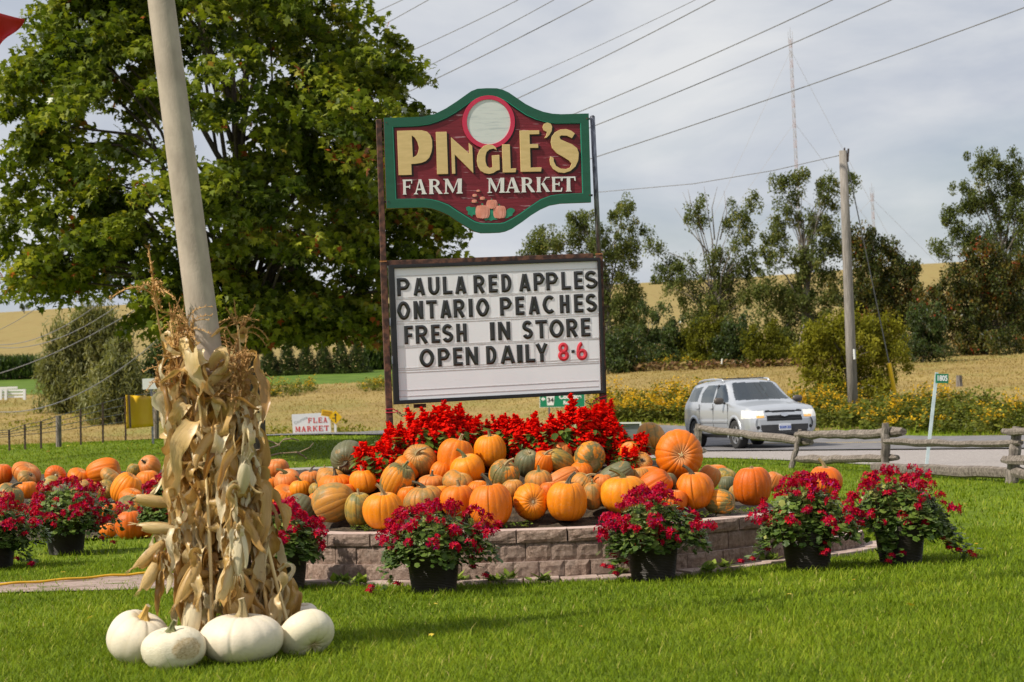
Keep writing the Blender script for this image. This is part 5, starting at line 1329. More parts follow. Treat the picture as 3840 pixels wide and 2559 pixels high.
# yellow hose along the path
hose_m = mat('yellow_hose', (.70, .40, .015), (.62, .34, .012), 12, .45)
HP = [on(x, y, .03) for x, y in ((-60, 2194), (0, 2191), (120, 2183), (260, 2172), (400, 2160), (504, 2153), (590, 2146), (640, 2136), (660, 2125), (640, 2112))]
HP = catmull([(p.x, p.y) for p in HP], 5)
tag(MB().tube([(p[0], p[1], .03 + .004 * math.sin(i)) for i, p in enumerate(HP)], .011, 8).build('garden_hose', hose_m, None, True), 'yellow garden hose lying along the edge of the path', 'hose')
# a fallen dry branch behind the left pumpkins
twig_m = mat('dry_twig', (.30, .22, .14), (.20, .14, .085), 20, .9)
tb = thing('fallen_branch', 'bare dry branch lying on the grass behind the left pumpkins', 'branch', tuple(at(1060, 1700, 19.6)))
def tw_(pts, r): return [at(x, y, 19.6 + .3 * math.sin(x)) for x, y in pts]
for k, pts in enumerate(([(960, 1690), (1010, 1681), (1040, 1672), (1062, 1650), (1075, 1640)], [(985, 1646), (1025, 1660), (1050, 1670)], [(985, 1716), (1050, 1700), (1125, 1696), (1160, 1680), (1175, 1662)], [(1110, 1696), (1140, 1712), (1150, 1720)], [(1062, 1650), (1090, 1645), (1120, 1652)])):
    MB().tube(tw_(pts, 0), [.010 - .0015 * i for i in range(len(pts))], 5).build('twig', twig_m, tb)
# ================================================================== trees
def star_leaf(pts):
    v = [(0, .0, 0)] + [(x, y, z) for x, y, z in pts]; return v, [(0, i, i + 1) for i in range(1, len(pts))] + [(0, len(pts), 1)]
MAPLE, MAPLEF = star_leaf([(0, -.40, 0), (.46, -.32, -.08), (.28, -.02, .04), (.56, .24, -.10), (.20, .20, .04), (0, .62, -.10), (-.20, .20, .04), (-.56, .24, -.10), (-.28, -.02, .04), (-.46, -.32, -.08)])
DIAM = [(0, -.5, 0), (.30, -.05, .06), (0, .5, -.05), (-.30, -.05, .06)]; DIAMF = [(0, 1, 2, 3)]
WILL = [(0, .5, 0), (.11, .1, .02), (.05, -.5, 0), (-.10, 0, .02)]
bark_m = mat('bark', (.05, .036, .026), (.13, .10, .075), 9, .95, bump=.8, bscale=14, bdist=.03, stretch=(3, 3, .6))
greybark_m = mat('grey_bark', (.13, .11, .09), (.26, .23, .20), 4, .95, bump=.5, bscale=8, bdist=.03, stretch=(2, 2, .6))
maple_m = leaf_mat('maple_leaf', [(0, (.03, .055, .005)), (.35, (.10, .145, .010)), (.7, (.23, .275, .018)), (.93, (.38, .39, .04)), (.985, (.40, .27, .04)), (1, (.40, .10, .03))], .45, .5, .03)
def grow(name, label, base, clumps, crad, per, tv, tf, size, lmat, bmat, trunk_r, fork, seed, droop=.5, flat=.55, limbs=50, group=None, tone=(.45, .2), sun_tone=.25, bare=()):
    """base: foot of the trunk; clumps: (n,3) middles of leaf clumps in the world; limbs reach from the trunk to them"""
    g = np.random.default_rng(seed); base = Vector(base); clumps = np.asarray(clumps, float)
    root = thing(name, label, 'tree', tuple(base), group)
    n = len(clumps) * per; ci = np.repeat(np.arange(len(clumps)), per)
    d = g.normal(0, 1, (n, 3)); d /= np.linalg.norm(d, axis=1, keepdims=True); q = g.uniform(0, 1, n) ** .5
    k = (crad * g.uniform(.55, 1.35, len(clumps)))[ci]
    off = d * (q * k)[:, None] * np.array([1, 1, flat])
    mid = clumps.mean(0); out = clumps - mid; out[:, 2] = 0; out /= np.maximum(1e-3, np.linalg.norm(out, axis=1, keepdims=True))
    off[:, 2] -= droop * .5 * np.sum(off * out[ci], 1)                         # sprays bend down outward
    pos = clumps[ci] + off - np.array(base)
    yaw = g.uniform(0, 6.28, n); tilt = g.normal(-.75, .55, n)
    rot = rot_axis(np.tile([0, 0, 1.0], (n, 1)), yaw) @ rot_axis(np.tile([1.0, 0, 0], (n, 1)), tilt) @ rot_axis(np.tile([0, 1.0, 0], (n, 1)), g.normal(0, .4, n))
    tn = g.normal(0, tone[1] * .6, len(clumps))[ci] + g.normal(tone[0], tone[1] * .7, n)
    me = scatter_mesh('crown', tv, tf, pos, rot, size * g.uniform(.65, 1.25, n), np.clip(tn, 0, 1), lmat)
    link(bpy.data.objects.new('crown', me), root)
    mb = MB(); top = Vector(clumps[np.argmax(clumps[:, 2])]); hz = fork
    cen = Vector((mid[0], mid[1], 0)); lead = Vector((base.x * .6 + cen.x * .4, base.y * .6 + cen.y * .4, base.z + (top.z - base.z) * .75))
    f = base + (lead - base) * hz
    tr = [base + Vector((0, 0, -.2)), base + (f - base) * .08, base + (f - base) * .5 + Vector((.05, 0, 0)) * trunk_r * 4, f, f + (lead - f) * .5, lead]
    mb.tube(tr, [trunk_r * 1.35, trunk_r * 1.05, trunk_r * .9, trunk_r * .85, trunk_r * .45, trunk_r * .12], 10)
    idx = g.permutation(len(clumps))[:limbs]
    for i in idx:
        c = Vector(clumps[i]); t = g.uniform(0, .9); s = f + (lead - f) * min(t, max(0, (c.z - f.z) / max(.1, lead.z - f.z) - .25) if c.z > f.z else 0)
        m = s * .45 + c * .55 + Vector((g.normal(0, .04), g.normal(0, .04), .12)) * (c - s).length
        r = trunk_r * g.uniform(.16, .34); mb.tube([s, s * .7 + m * .3 + Vector((0, 0, -.02)) * (c - s).length, m, c], [r, r * .75, r * .5, r * .18], 6)
    for pts in bare:
        mb.tube(pts, [trunk_r * .22 * (1 - .8 * j / (len(pts) - 1)) for j in range(len(pts))], 5)
    mb.build('trunk', bmat, root, True)
    return root
# ---- the big maple
g = np.random.default_rng(9); MY = 50.0
def mpt(px, py, dy=0): return np.array(at(px, py, MY + dy))
lobes = [(820, 560, 820, 790, 4.9, 230), (1570, 930, 160, 150, 1.6, 26), (280, 900, 300, 260, 2.6, 48), (1250, 450, 250, 330, 3.0, 46), (1300, 1170, 170, 110, 1.5, 20), (900, 1170, 420, 150, 3.0, 44), (300, 420, 290, 230, 2.6, 34), (1150, 780, 330, 260, 4.2, 46), (820, -60, 600, 260, 4.0, 70), (420, 120, 260, 200, 3.0, 24)]
CL = []
for (cx, cy, rx, ry, ryy, n) in lobes:
    k = 0
    while k < n:
        v = g.normal(0, 1, 3); v /= np.linalg.norm(v); q = g.uniform(.35, 1) ** .5
        if v[1] > .3 and g.uniform() < .6: continue
        CL.append(mpt(cx + v[0] * q * rx, cy - v[2] * q * ry, 0) + np.array([0, v[1] * q * ryy, 0])); k += 1
CL = np.array(CL)
tb_ = at(945, 1640, MY); tb_ = Vector((tb_.x, tb_.y, tzf(tb_.x, tb_.y)))
grow('maple_tree', 'big dense green maple tree behind the leaning pole, left of the sign', tb_, CL, .70, 125, MAPLE, MAPLEF, .195, maple_m, bark_m, .34, .24, 5, limbs=60, tone=(.50, .24), droop=.9, flat=.50)

# ---- trees and shrubs across the road
def px_tree(name, label, d, base, lobes, seed, lmat, crad=.42, per=95, size=.165, trunk_r=.2, fork=.3, bmat=None, group='trees across the road', depth=.5, tv=DIAM, tf=DIAMF, limbs=40, tone=(.5, .22), bare=(), flat=1.25, droop=.1, fill=1.0, skirt=0.0):
    g = np.random.default_rng(seed); C = []
    for (cx, cy, rx, ry) in lobes:
        m = max(3, int(fill * rx * ry * (d / F) ** 2 / (crad * crad) * 3.0))
        for k in range(m):
            v = g.normal(0, 1, 3); v /= np.linalg.norm(v); q = g.uniform(.15, 1) ** .5 * (1.45 if g.uniform() < .28 else 1.0)
            C.append(np.array(at(cx + v[0] * q * rx * .85, cy - v[2] * q * ry * .85, d)) + np.array([0, v[1] * q * max(rx, ry) * d / F * depth, 0]))
    b = at(base[0], base[1], d); zb = tzf(b.x, d); b = Vector((b.x, d, zb))
    if skirt:                                                            # low growth that hides the foot
        bot = min(c[2] for c in C); m = int(6 + 9 * skirt * max(1.0, bot - zb) / crad)
        for k in range(m):
            x = b.x + g.normal(0, .55) * skirt; C.append(np.array([x, d + g.normal(0, .4) * skirt, zb + .15 + g.uniform(0, 1) * max(.4, bot - zb)]))
    return grow(name, label, b, C, crad, per, tv, tf, size, lmat, bmat or greybark_m, trunk_r, fork, seed, droop, flat, limbs, group, tone, bare=[[at(x, y, dd or d) for x, y, dd in pts] for pts in bare])
pop_m = leaf_mat('poplar_leaf', [(0, (.05, .07, .018)), (.5, (.13, .165, .045)), (.85, (.24, .255, .08)), (1, (.36, .30, .08))], .4, .6, .015)
dark_m = leaf_mat('dark_shrub_leaf', [(0, (.022, .04, .01)), (.5, (.06, .095, .02)), (1, (.13, .165, .03))], .3, .5, .05)
olive_m = leaf_mat('olive_bush_leaf', [(0, (.09, .10, .010)), (.5, (.21, .21, .018)), (1, (.34, .32, .04))], .38, .7, .01)
autumn_m = leaf_mat('turning_maple_leaf', [(0, (.022, .036, .008)), (.45, (.065, .085, .014)), (.75, (.14, .12, .018)), (.92, (.22, .12, .02)), (1, (.34, .05, .02))], .3, .5, .05)
will_m = leaf_mat('willow_leaf', [(0, (.09, .105, .035)), (.5, (.20, .215, .075)), (1, (.33, .32, .13))], .4, .7, .008)
px_tree('poplar_tree', 'sparse poplar tree seen behind the right sign post', 120, (2290, 1375), [(2060, 920, 110, 80), (2190, 870, 90, 90), (2330, 800, 65, 75), (2250, 960, 110, 70), (2350, 930, 75, 90), (2010, 960, 60, 40), (2310, 1090, 100, 100), (2290, 1220, 120, 110), (2350, 1150, 70, 80), (2420, 880, 30, 20), (2200, 1080, 80, 90), (2310, 1320, 110, 60)], 31, pop_m, trunk_r=.22, skirt=2.0)
px_tree('poplar_tree', 'half bare poplar tree with dead top branches, middle of the tree row', 118, (2690, 1330), [(2450, 940, 45, 45), (2520, 990, 80, 55), (2610, 820, 45, 80), (2570, 1060, 100, 60), (2770, 850, 65, 110), (2820, 760, 30, 50), (2700, 1010, 100, 90), (2640, 1150, 110, 80), (2770, 1100, 90, 90), (2700, 1230, 130, 80), (2800, 1000, 60, 80)], 32, pop_m, trunk_r=.2, skirt=2.0, fork=.12, fill=.8, limbs=60,
        bare=[[(2690, 1200, 118), (2660, 1000, 118), (2610, 850, 118), (2560, 720, 118)], [(2690, 1150, 118), (2670, 900, 118), (2650, 760, 118), (2640, 700, 118)], [(2670, 1000, 118), (2700, 850, 118), (2730, 740, 118)], [(2660, 950, 118), (2600, 880, 118), (2530, 780, 118)], [(2680, 900, 118), (2670, 780, 118), (2690, 700, 118)], [(2640, 880, 118), (2590, 760, 118), (2580, 710, 118)], [(2720, 1250, 118), (2560, 1060, 118), (2470, 960, 118)], [(2700, 900, 118), (2725, 800, 118), (2715, 715, 118)]])
px_tree('poplar_tree', 'tall poplar tree beside the wooden utility pole', 116, (3035, 1330), [(2920, 690, 50, 40), (3000, 700, 55, 60), (3110, 730, 70, 75), (3190, 690, 35, 55), (2950, 800, 70, 70), (3080, 850, 80, 70), (2920, 930, 75, 90), (3050, 980, 100, 80), (3150, 930, 60, 70), (3000, 1120, 120, 90), (3120, 1100, 70, 90), (2930, 1210, 110, 100), (3060, 1230, 110, 80), (2890, 1080, 80, 80)], 33, pop_m, trunk_r=.26, skirt=2.0, fill=1.0, limbs=60)
px_tree('turning_tree', 'rounded green tree turning orange at its right, behind the utility pole', 112, (3300, 1270), [(3230, 900, 70, 60), (3290, 960, 110, 80), (3260, 1060, 120, 90), (3370, 1060, 90, 80), (3420, 1010, 40, 40), (3330, 1170, 150, 90), (3220, 1170, 110, 90), (3400, 1150, 90, 90)], 34, autumn_m, tone=(.48, .22), size=.17, skirt=2.4, fill=1.3, bmat=bark_m)
px_tree('poplar_tree', 'tall poplar tree at the right edge of the picture', 118, (3770, 1180), [(3700, 640, 90, 70), (3790, 650, 60, 90), (3640, 740, 90, 65), (3760, 770, 110, 90), (3570, 810, 55, 50), (3610, 890, 85, 70), (3720, 910, 100, 80), (3850, 800, 60, 140), (3530, 940, 35, 55), (3830, 950, 60, 90)], 35, pop_m, trunk_r=.24, skirt=2.0, tone=(.36, .2))
px_tree('turning_tree', 'dark maple with red patches turning colour, at the right edge', 108, (3690, 1270), [(3680, 960, 90, 60), (3650, 1050, 120, 80), (3550, 1110, 110, 75), (3750, 1120, 130, 90), (3620, 1190, 140, 70), (3800, 1010, 60, 90), (3490, 1180, 80, 60), (3830, 1180, 80, 80)], 36, autumn_m, tone=(.50, .26), size=.17, skirt=3.2, fill=1.3, bmat=bark_m)
px_tree('round_bush', 'round yellow-green bush at the foot of the wooden utility pole', 70, (3185, 1450), [(3075, 1270, 105, 100), (3200, 1225, 130, 85), (3310, 1270, 100, 105), (3090, 1370, 135, 95), (3290, 1385, 125, 90), (3190, 1320, 170, 100)], 37, olive_m, crad=.36, per=130, size=.12, trunk_r=.10, fork=.1, skirt=1.3, group='bushes across the road')
for i, (cx, cy, rx, ry, lab) in enumerate(((2435, 1240, 60, 105, 'tall dark green shrub right of the letter board'), (2545, 1255, 78, 95, 'dark green shrub in front of the hill field, second from the letter board'), (2655, 1265, 85, 90, 'yellowish green shrub below the half bare poplar'), (2770, 1270, 90, 85, 'dark shrub between the poplars'), (2880, 1290, 95, 75, 'pale bushy shrub at the foot of the tall poplar'),
                                        (2325, 1300, 90, 85, 'dark shrub at the foot of the poplar behind the sign post'), (3460, 1215, 95, 65, 'low dark shrub between the two turning trees'))):
    px_tree('shrub', lab, 106 - i, (cx, cy + ry), [(cx, cy, rx, ry), (cx, cy + ry * .4, rx * 1.1, ry * .55)], 50 + i, dark_m if i not in (2, 4) else olive_m, crad=.36, per=100, size=.15, trunk_r=.06, fork=.1, skirt=1.1, group='shrubs along the field edge', limbs=14, tone=(.42, .22) if i not in (2, 4) else (.2, .15))
px_tree('field_tree', 'small hazy tree alone on the crest of the hill', 338, (2465, 1085), [(2465, 1060, 30, 20), (2440, 1072, 18, 12)], 61, dark_m, crad=.8, per=60, size=.5, trunk_r=.15, group='trees on the hill', tone=(.7, .2))
px_tree('field_tree', 'tiny flat shrub on the crest of the left hill', 338, (90, 1158), [(90, 1150, 22, 7)], 62, dark_m, crad=.4, per=60, size=.35, trunk_r=.1, group='trees on the hill', tone=(.6, .2))
def willow(name, label, d, base, lobes, seed):
    o = px_tree(name, label, d, base, lobes, seed, will_m, crad=.42, per=130, size=.30, trunk_r=.14, fork=.3, tv=WILL, tf=DIAMF, group='willows by the fence', skirt=1.6, flat=2.2, droop=.4, fill=1.5, tone=(.55, .22))
    return o
willow('willow_tree', 'grey-green weeping willow below the left hill', 92, (330, 1500), [(270, 1300, 90, 100), (370, 1270, 100, 110), (210, 1400, 70, 80), (330, 1400, 140, 90), (450, 1320, 70, 110), (250, 1440, 110, 60), (380, 1440, 130, 60), (330, 1230, 70, 60)], 71)
willow('willow_tree', 'smaller rounded weeping willow beside the yellow fence panel', 86, (440, 1500), [(440, 1410, 75, 70), (400, 1450, 60, 50), (490, 1450, 60, 50), (440, 1470, 90, 35)], 72)
px_tree('shrub', 'dark shrub behind the corn stalks beside the small willow', 95, (560, 1480), [(560, 1380, 80, 80), (620, 1400, 70, 60)], 73, dark_m, crad=.4, per=100, size=.2, trunk_r=.06, fork=.1, group='shrubs along the field edge', limbs=12)
# row of young cedars
cedar_m = leaf_mat('cedar_spray', [(0, (.03, .05, .016)), (.5, (.075, .105, .03)), (1, (.15, .17, .05))], .2, .6, .03)
for i, (cx, tp, ww, lab) in enumerate(((1010, 1310, 40, 'leftmost young cedar of the row, beside the maple trunk'), (1079, 1289, 36, 'second young cedar from the maple trunk'), (1149, 1288, 36, 'third young cedar from the maple trunk'), (1216, 1286, 33, 'fourth young cedar from the maple trunk, the slimmest'), (1281, 1284, 35, 'fifth young cedar from the maple trunk'), (1340, 1280, 36, 'cedar of the row nearest the sign, the tallest'))):
    g = np.random.default_rng(80 + i); d = 126.0; b = at(cx, 1398, d); zb = tzf(b.x, d); tpz = at(cx, tp, d).z; hh = tpz - zb
    root = thing('cedar_tree', lab, 'tree', (b.x, d, zb), 'row of young cedars below the hill')
    n = 1900; t = g.uniform(0, 1, n) ** 1.6; a = g.uniform(0, 6.28, n); r = (1 - t) ** .65 * ww * d / F * 1.5 * np.sqrt(g.uniform(.25, 1, n)) * (1 + .2 * np.sin(4 * a + 9 * t))
    pos = np.stack([np.cos(a) * r, np.sin(a) * r, t * hh + .05], 1); rot = rot_axis(np.tile([0, 0, 1.0], (n, 1)), a - np.pi / 2) @ rot_axis(np.tile([1.0, 0, 0], (n, 1)), g.normal(.5, .4, n))
    link(bpy.data.objects.new('crown', scatter_mesh('crown', DIAM, DIAMF, pos, rot, g.uniform(.14, .28, n), np.clip(g.normal(.45, .25, n), 0, 1), cedar_m)), root)
    MB().tube([(0, 0, -.1), (0, 0, hh * .7)], [.06, .02], 6).build('trunk', bark_m, root, local=True)
# standing green corn in front of the hill
CBL = [(-.5, 0, 0), (.5, 0, 0), (.3, .3, .6), (-.3, .3, .6), (0, .9, .75)]; CBF = [(0, 1, 2, 3), (3, 2, 4)]
gcorn_m = leaf_mat('green_corn', [(0, (.02, .045, .008)), (.6, (.06, .10, .018)), (1, (.12, .15, .03))], .3, .5, .04)
def cornrow(x0, x1, y, z1, d, n, seed):
    g = np.random.default_rng(seed); u = g.uniform(x0, x1, n); X = np.array([at(a, y, d).x for a in u]); Y = d + g.uniform(-1.5, 1.5, n); Z = tz(X, Y); hh = z1
    P = np.stack([X, Y, Z + g.uniform(0, hh, n)], 1); yaw = g.uniform(0, 6.28, n)
    rot = rot_axis(np.tile([0, 0, 1.0], (n, 1)), yaw) @ rot_axis(np.tile([1.0, 0, 0], (n, 1)), g.normal(0, .3, n))
    return tag(link(bpy.data.objects.new('standing_corn', scatter_mesh('standing_corn', CBL, CBF, P, rot, np.stack([np.full(n, .10), np.full(n, .5), np.full(n, .5)], 1), np.clip(P[:, 2] * 0 + g.normal(.45, .25, n), 0, 1), gcorn_m))), kind='stuff')
cornrow(-200, 150, 1440, 1.3, 136, 5200, 91); cornrow(1370, 1480, 1390, 1.35, 132, 2200, 92)
# ---- goldenrod and tall weeds
gold_m = leaf_mat('goldenrod', [(0, (.09, .12, .02)), (.30, (.20, .21, .03)), (.42, (.52, .32, .015)), (.8, (.70, .43, .015)), (1, (.74, .60, .30))], .3, .6, .02)
def goldenrod(name, P, hgt, seed, dens=30, gold=.62):
    """P (n,2): stems; each carries narrow leaves and a plume of small yellow flowers"""
    g = np.random.default_rng(seed); P = np.asarray(P); n = len(P); Z = tz(P[:, 0], P[:, 1]); H_ = hgt * g.uniform(.55, 1.2, n) * (.85 + .3 * np.sin(P[:, 0] * 1.1 + 2 * np.sin(P[:, 1] * .9))); fl = g.uniform(0, 1, n) < gold
    pos, col, sc = [], [], []
    for k in range(dens):
        t = g.uniform(0, 1, n); top = t > .68
        p = np.stack([P[:, 0] + g.normal(0, .07, n) + .10 * (t ** 2) * np.sin(P[:, 0] * 9), P[:, 1] + g.normal(0, .07, n), Z + t * H_], 1)
        pos.append(p); yel = top & fl; col.append(np.where(yel, g.uniform(.42, .85, n), g.uniform(0, .28, n))); sc.append(np.where(yel, .085, .13) * g.uniform(.6, 1.4, n))
    pos = np.concatenate(pos); col = np.concatenate(col); sc = np.concatenate(sc); m = len(pos)
    rot = rots(g, m, 1.2)
    return tag(link(bpy.data.objects.new(name, scatter_mesh(name, DIAM, DIAMF, pos, rot, sc, col, gold_m))), kind='stuff')
g = np.random.default_rng(95)
far_line = offset_line(RC, 4.3); so = np.argsort(far_line[:, 0])
def road_far(x): return np.interp(x, far_line[so, 0], far_line[so, 1])
x = g.uniform(6.5, 17.5, 2600); y = road_far(x) + 1.6 + g.uniform(0, 1, 2600) ** .8 * 9.0
k = (np.sin(x * 1.9 + y) + np.sin(y * .8 - x * 1.7) + np.sin(3.1 * x - 2 * y) + g.normal(0, .6, 2600)) > .75
goldenrod('goldenrod_bank', np.stack([x[k], y[k]], 1), .85, 96, gold=.8)
goldenrod('weed_bank', np.stack([x[~k], y[~k]], 1), .65, 99, 22, gold=.06)
x = g.uniform(2.6, 7.2, 1100); y = road_far(x) + 1.2 + g.uniform(0, 1, 1100) * 6
goldenrod('goldenrod_bank', np.stack([x, y], 1), .95, 97, gold=.8)
x = g.uniform(-14, 14, 1500); y = 99 + g.uniform(0, 5, 1500) + .25 * x
k = (np.sin(x * .9) + .6 * np.sin(x * 2.3)) > -.1
goldenrod('goldenrod_bank', np.stack([x[k], y[k]], 1)[:700], .6, 98, 18)
# rusty brown weeds in front of the shrubs
x = g.uniform(6, 19, 1500); y = 100 + g.uniform(0, 3.0, 1500)
sed_m = leaf_mat('rusty_weed', [(0, (.10, .055, .03)), (.6, (.22, .125, .065)), (1, (.30, .24, .08))], .2, .7, .01)
P = np.stack([x, y, tz(x, y) + g.uniform(0, .4, 1500)], 1)
tag(link(bpy.data.objects.new('rusty_weeds', scatter_mesh('rusty_weeds', DIAM, DIAMF, P, rots(g, 1500, 1.3), g.uniform(.15, .32, 1500), g.uniform(0, 1, 1500), sed_m))), kind='stuff')
# small weed clumps at the edge of the field behind the lawn
for i, (px, py, d, lab) in enumerate(((1045, 1610, 64, 'green weed clump left of the flea market board'), (1287, 1605, 64, 'green weed clump right of the yellow diamond sign'), (150, 1505, 84, 'broad clump of yellowing weeds behind the wire fence'))):
    b = at(px, py, d); g2 = np.random.default_rng(130 + i); m = 420; rr = .45 if i < 2 else 1.4
    pos = np.stack([g2.normal(0, rr, m), g2.normal(0, rr * .6, m), np.abs(g2.normal(0, .24 if i < 2 else .35, m))], 1)
    o = link(bpy.data.objects.new('weed_clump', scatter_mesh('weed_clump', DIAM, DIAMF, pos, rots(g2, m, 1.3), g2.uniform(.08, .18, m), np.clip(g2.normal(.5, .25, m), 0, 1), olive_m))); o.location = (b.x, d, tzf(b.x, d)); tag(o, lab, 'weeds', 'weed clumps at the field edge'); o['kind'] = 'stuff'
# ================================================================== silver SUV on the road
paint_s, _nn, _ll, _oo = _new('silver_car_paint')
principled(_nn, _ll, _oo, (.56, .585, .63), .33, .5, None, spec=.5, coat=.6)
trim_m = mat('dark_trim', (.035, .036, .038), (.05, .05, .052), 6, .6); blackgl = mat('black_grille', (.008, .008, .009), None, rough=.35)
tyre_m = mat('tyre_rubber', (.022, .022, .023), (.035, .034, .033), 12, .85); rim_m = mat('alloy_rim', (.62, .62, .63), (.5, .5, .5), 8, .3, .8)
chrome_m = mat('chrome', (.75, .75, .76), None, rough=.12, metal=1.0)
def glass(name, tint, base=.08):
    m, n, l, o = _new(name); t = n.new('ShaderNodeBsdfTransparent'); t.inputs[0].default_value = c4(tint); g = n.new('ShaderNodeBsdfGlossy'); g.inputs['Roughness'].default_value = .03; g.inputs[0].default_value = (.95, 1, .98, 1)
    fz = n.new('ShaderNodeFresnel'); fz.inputs[0].default_value = 1.5; s = n.new('ShaderNodeMixShader')
    l.new(mth(n, l, 'ADD', mth(n, l, 'MULTIPLY', fz.outputs[0], .9), base, True), s.inputs[0]); l.new(t.outputs[0], s.inputs[1]); l.new(g.outputs[0], s.inputs[2]); l.new(s.outputs[0], o.inputs[0]); return m
glass_f = glass('car_windscreen', (.26, .31, .29), .17); glass_r = glass('tinted_car_window', (.10, .10, .12), .16)
lamp_m, _nn, _ll, _oo = _new('lit_headlamp')
_p = principled(_nn, _ll, _oo, (.85, .85, .82), .12, .1, None, spec=.7, coat=.8); _p.inputs['Emission Color'].default_value = (1, .9, .7, 1); _p.inputs['Emission Strength'].default_value = .25
amber_m, _nn, _ll, _oo = _new('lit_turn_lamp')
_p = principled(_nn, _ll, _oo, (.85, .45, .12), .15, 0, None, spec=.7, coat=.8); _p.inputs['Emission Color'].default_value = (1, .55, .12, 1); _p.inputs['Emission Strength'].default_value = .15
HD = Vector((.25, -.968, 0)).normalized(); CC = Vector((5.80, 49.7, .045))
car = thing('suv_car', 'silver SUV driving towards us on the road with its headlights on', 'car', tuple(CC), rotz=math.atan2(HD.y, HD.x))
ST_ = [(2.40, [(0, .36), (.5, .36), (.66, .40), (.72, .52), (.73, .60), (.72, .66), (.68, .72), (.58, .73), (.45, .735), (.3, .74), (.15, .74), (0, .74)]),
       (2.31, [(0, .30), (.6, .30), (.79, .38), (.85, .52), (.855, .66), (.84, .80), (.79, .91), (.68, .935), (.5, .95), (.33, .96), (.16, .965), (0, .97)]),
       (2.10, [(0, .27), (.66, .27), (.86, .36), (.905, .55), (.905, .75), (.885, .92), (.83, .985), (.70, 1.01), (.52, 1.025), (.35, 1.035), (.17, 1.04), (0, 1.045)]),
       (1.60, [(0, .25), (.7, .25), (.87, .34), (.912, .55), (.915, .76), (.90, .95), (.85, 1.04), (.70, 1.06), (.52, 1.08), (.35, 1.09), (.17, 1.095), (0, 1.10)]),
       (1.16, [(0, .24), (.7, .24), (.87, .34), (.908, .55), (.912, .76), (.90, .95), (.87, 1.07), (.76, 1.10), (.58, 1.12), (.38, 1.135), (.18, 1.145), (0, 1.15)]),
       (1.10, [(0, .24), (.7, .24), (.87, .34), (.908, .55), (.912, .76), (.90, .95), (.87, 1.08), (.785, 1.125), (.71, 1.15), (.48, 1.165), (.24, 1.175), (0, 1.18)]),
       (.34, [(0, .24), (.7, .24), (.87, .34), (.905, .55), (.91, .76), (.90, .95), (.87, 1.09), (.80, 1.30), (.735, 1.47), (.64, 1.595), (.36, 1.645), (0, 1.66)]),
       (-.40, [(0, .24), (.7, .24), (.87, .34), (.905, .55), (.91, .76), (.90, .95), (.872, 1.095), (.81, 1.31), (.745, 1.49), (.655, 1.63), (.40, 1.685), (0, 1.70)]),
       (-1.50, [(0, .24), (.7, .24), (.87, .34), (.908, .55), (.912, .76), (.90, .96), (.872, 1.11), (.81, 1.31), (.745, 1.48), (.655, 1.615), (.40, 1.67), (0, 1.685)]),
       (-1.95, [(0, .26), (.7, .26), (.86, .36), (.90, .55), (.905, .76), (.895, .96), (.865, 1.11), (.80, 1.29), (.735, 1.45), (.64, 1.58), (.40, 1.63), (0, 1.645)]),
       (-2.22, [(0, .30), (.66, .30), (.83, .38), (.875, .55), (.88, .76), (.87, .95), (.84, 1.09), (.77, 1.2), (.70, 1.30), (.60, 1.38), (.38, 1.42), (0, 1.43)]),
       (-2.36, [(0, .36), (.6, .36), (.76, .42), (.81, .55), (.82, .76), (.81, .92), (.78, 1.02), (.70, 1.06), (.62, 1.09), (.5, 1.11), (.3, 1.12), (0, 1.12)]),
       (-2.40, [(0, .42), (.5, .42), (.66, .48), (.72, .58), (.73, .74), (.72, .86), (.68, .93), (.6, .95), (.5, .96), (.35, .97), (.2, .975), (0, .975)])]
NX, NR = 230, 84
sx = np.array([s[0] for s in ST_])[::-1]; RG = np.array([s[1] for s in ST_])[::-1]
xs = -2.4 + 4.8 * (.5 - .5 * np.cos(np.pi * np.linspace(0, 1, NX))) ** .98
G_ = np.stack([np.stack([np.interp(xs, sx, RG[:, k, c]) for k in range(12)], 1) for c in (0, 1)], -1)      # (NX,12,2)
tpar = np.linspace(0, 11, NR); G2_ = np.stack([np.stack([np.interp(tpar, np.arange(12), G_[i, :, c]) for i in range(NX)], 0) for c in (0, 1)], -1)
def sm1(A, k, ax):
    P = np.pad(A, [(k, k) if a == ax else (0, 0) for a in range(A.ndim)], mode='edge'); w = np.hanning(2 * k + 3)[1:-1]; w /= w.sum()
    return sum(w[j] * np.take(P, np.arange(j, j + A.shape[ax]), axis=ax) for j in range(2 * k + 1))
e0, e1 = G2_[:, 0].copy(), G2_[:, -1].copy(); G2_ = sm1(sm1(G2_, 4, 1), 3, 0); G2_[:, 0, 0] = 0; G2_[:, -1, 0] = 0
verts = []
for i in range(NX):
    for j in range(NR): verts.append((xs[i], -G2_[i, j, 0], G2_[i, j, 1]))
for i in range(NX):
    for j in range(NR): verts.append((xs[i], G2_[i, j, 0], G2_[i, j, 1]))
V = np.array(verts)
def pip(x, y, poly):
    c = False; n = len(poly)
    for k in range(n):
        (x1, y1), (x2, y2) = poly[k], poly[(k + 1) % n]
        if (y1 > y) != (y2 > y) and x < (x2 - x1) * (y - y1) / (y2 - y1) + x1: c = not c
    return c
WIN = {'front_side_window': [(.90, 1.125), (.0, 1.12), (-.03, 1.55), (.33, 1.56)], 'rear_side_window': [(-.10, 1.12), (-.98, 1.13), (-1.02, 1.36), (-.80, 1.55), (-.12, 1.55)], 'quarter_window': [(-1.25, 1.15), (-1.98, 1.17), (-1.78, 1.50), (-1.12, 1.53)]}
AX = (1.45, -1.41); WR = .345; WZ = .345
parts = {}; fs_all = []
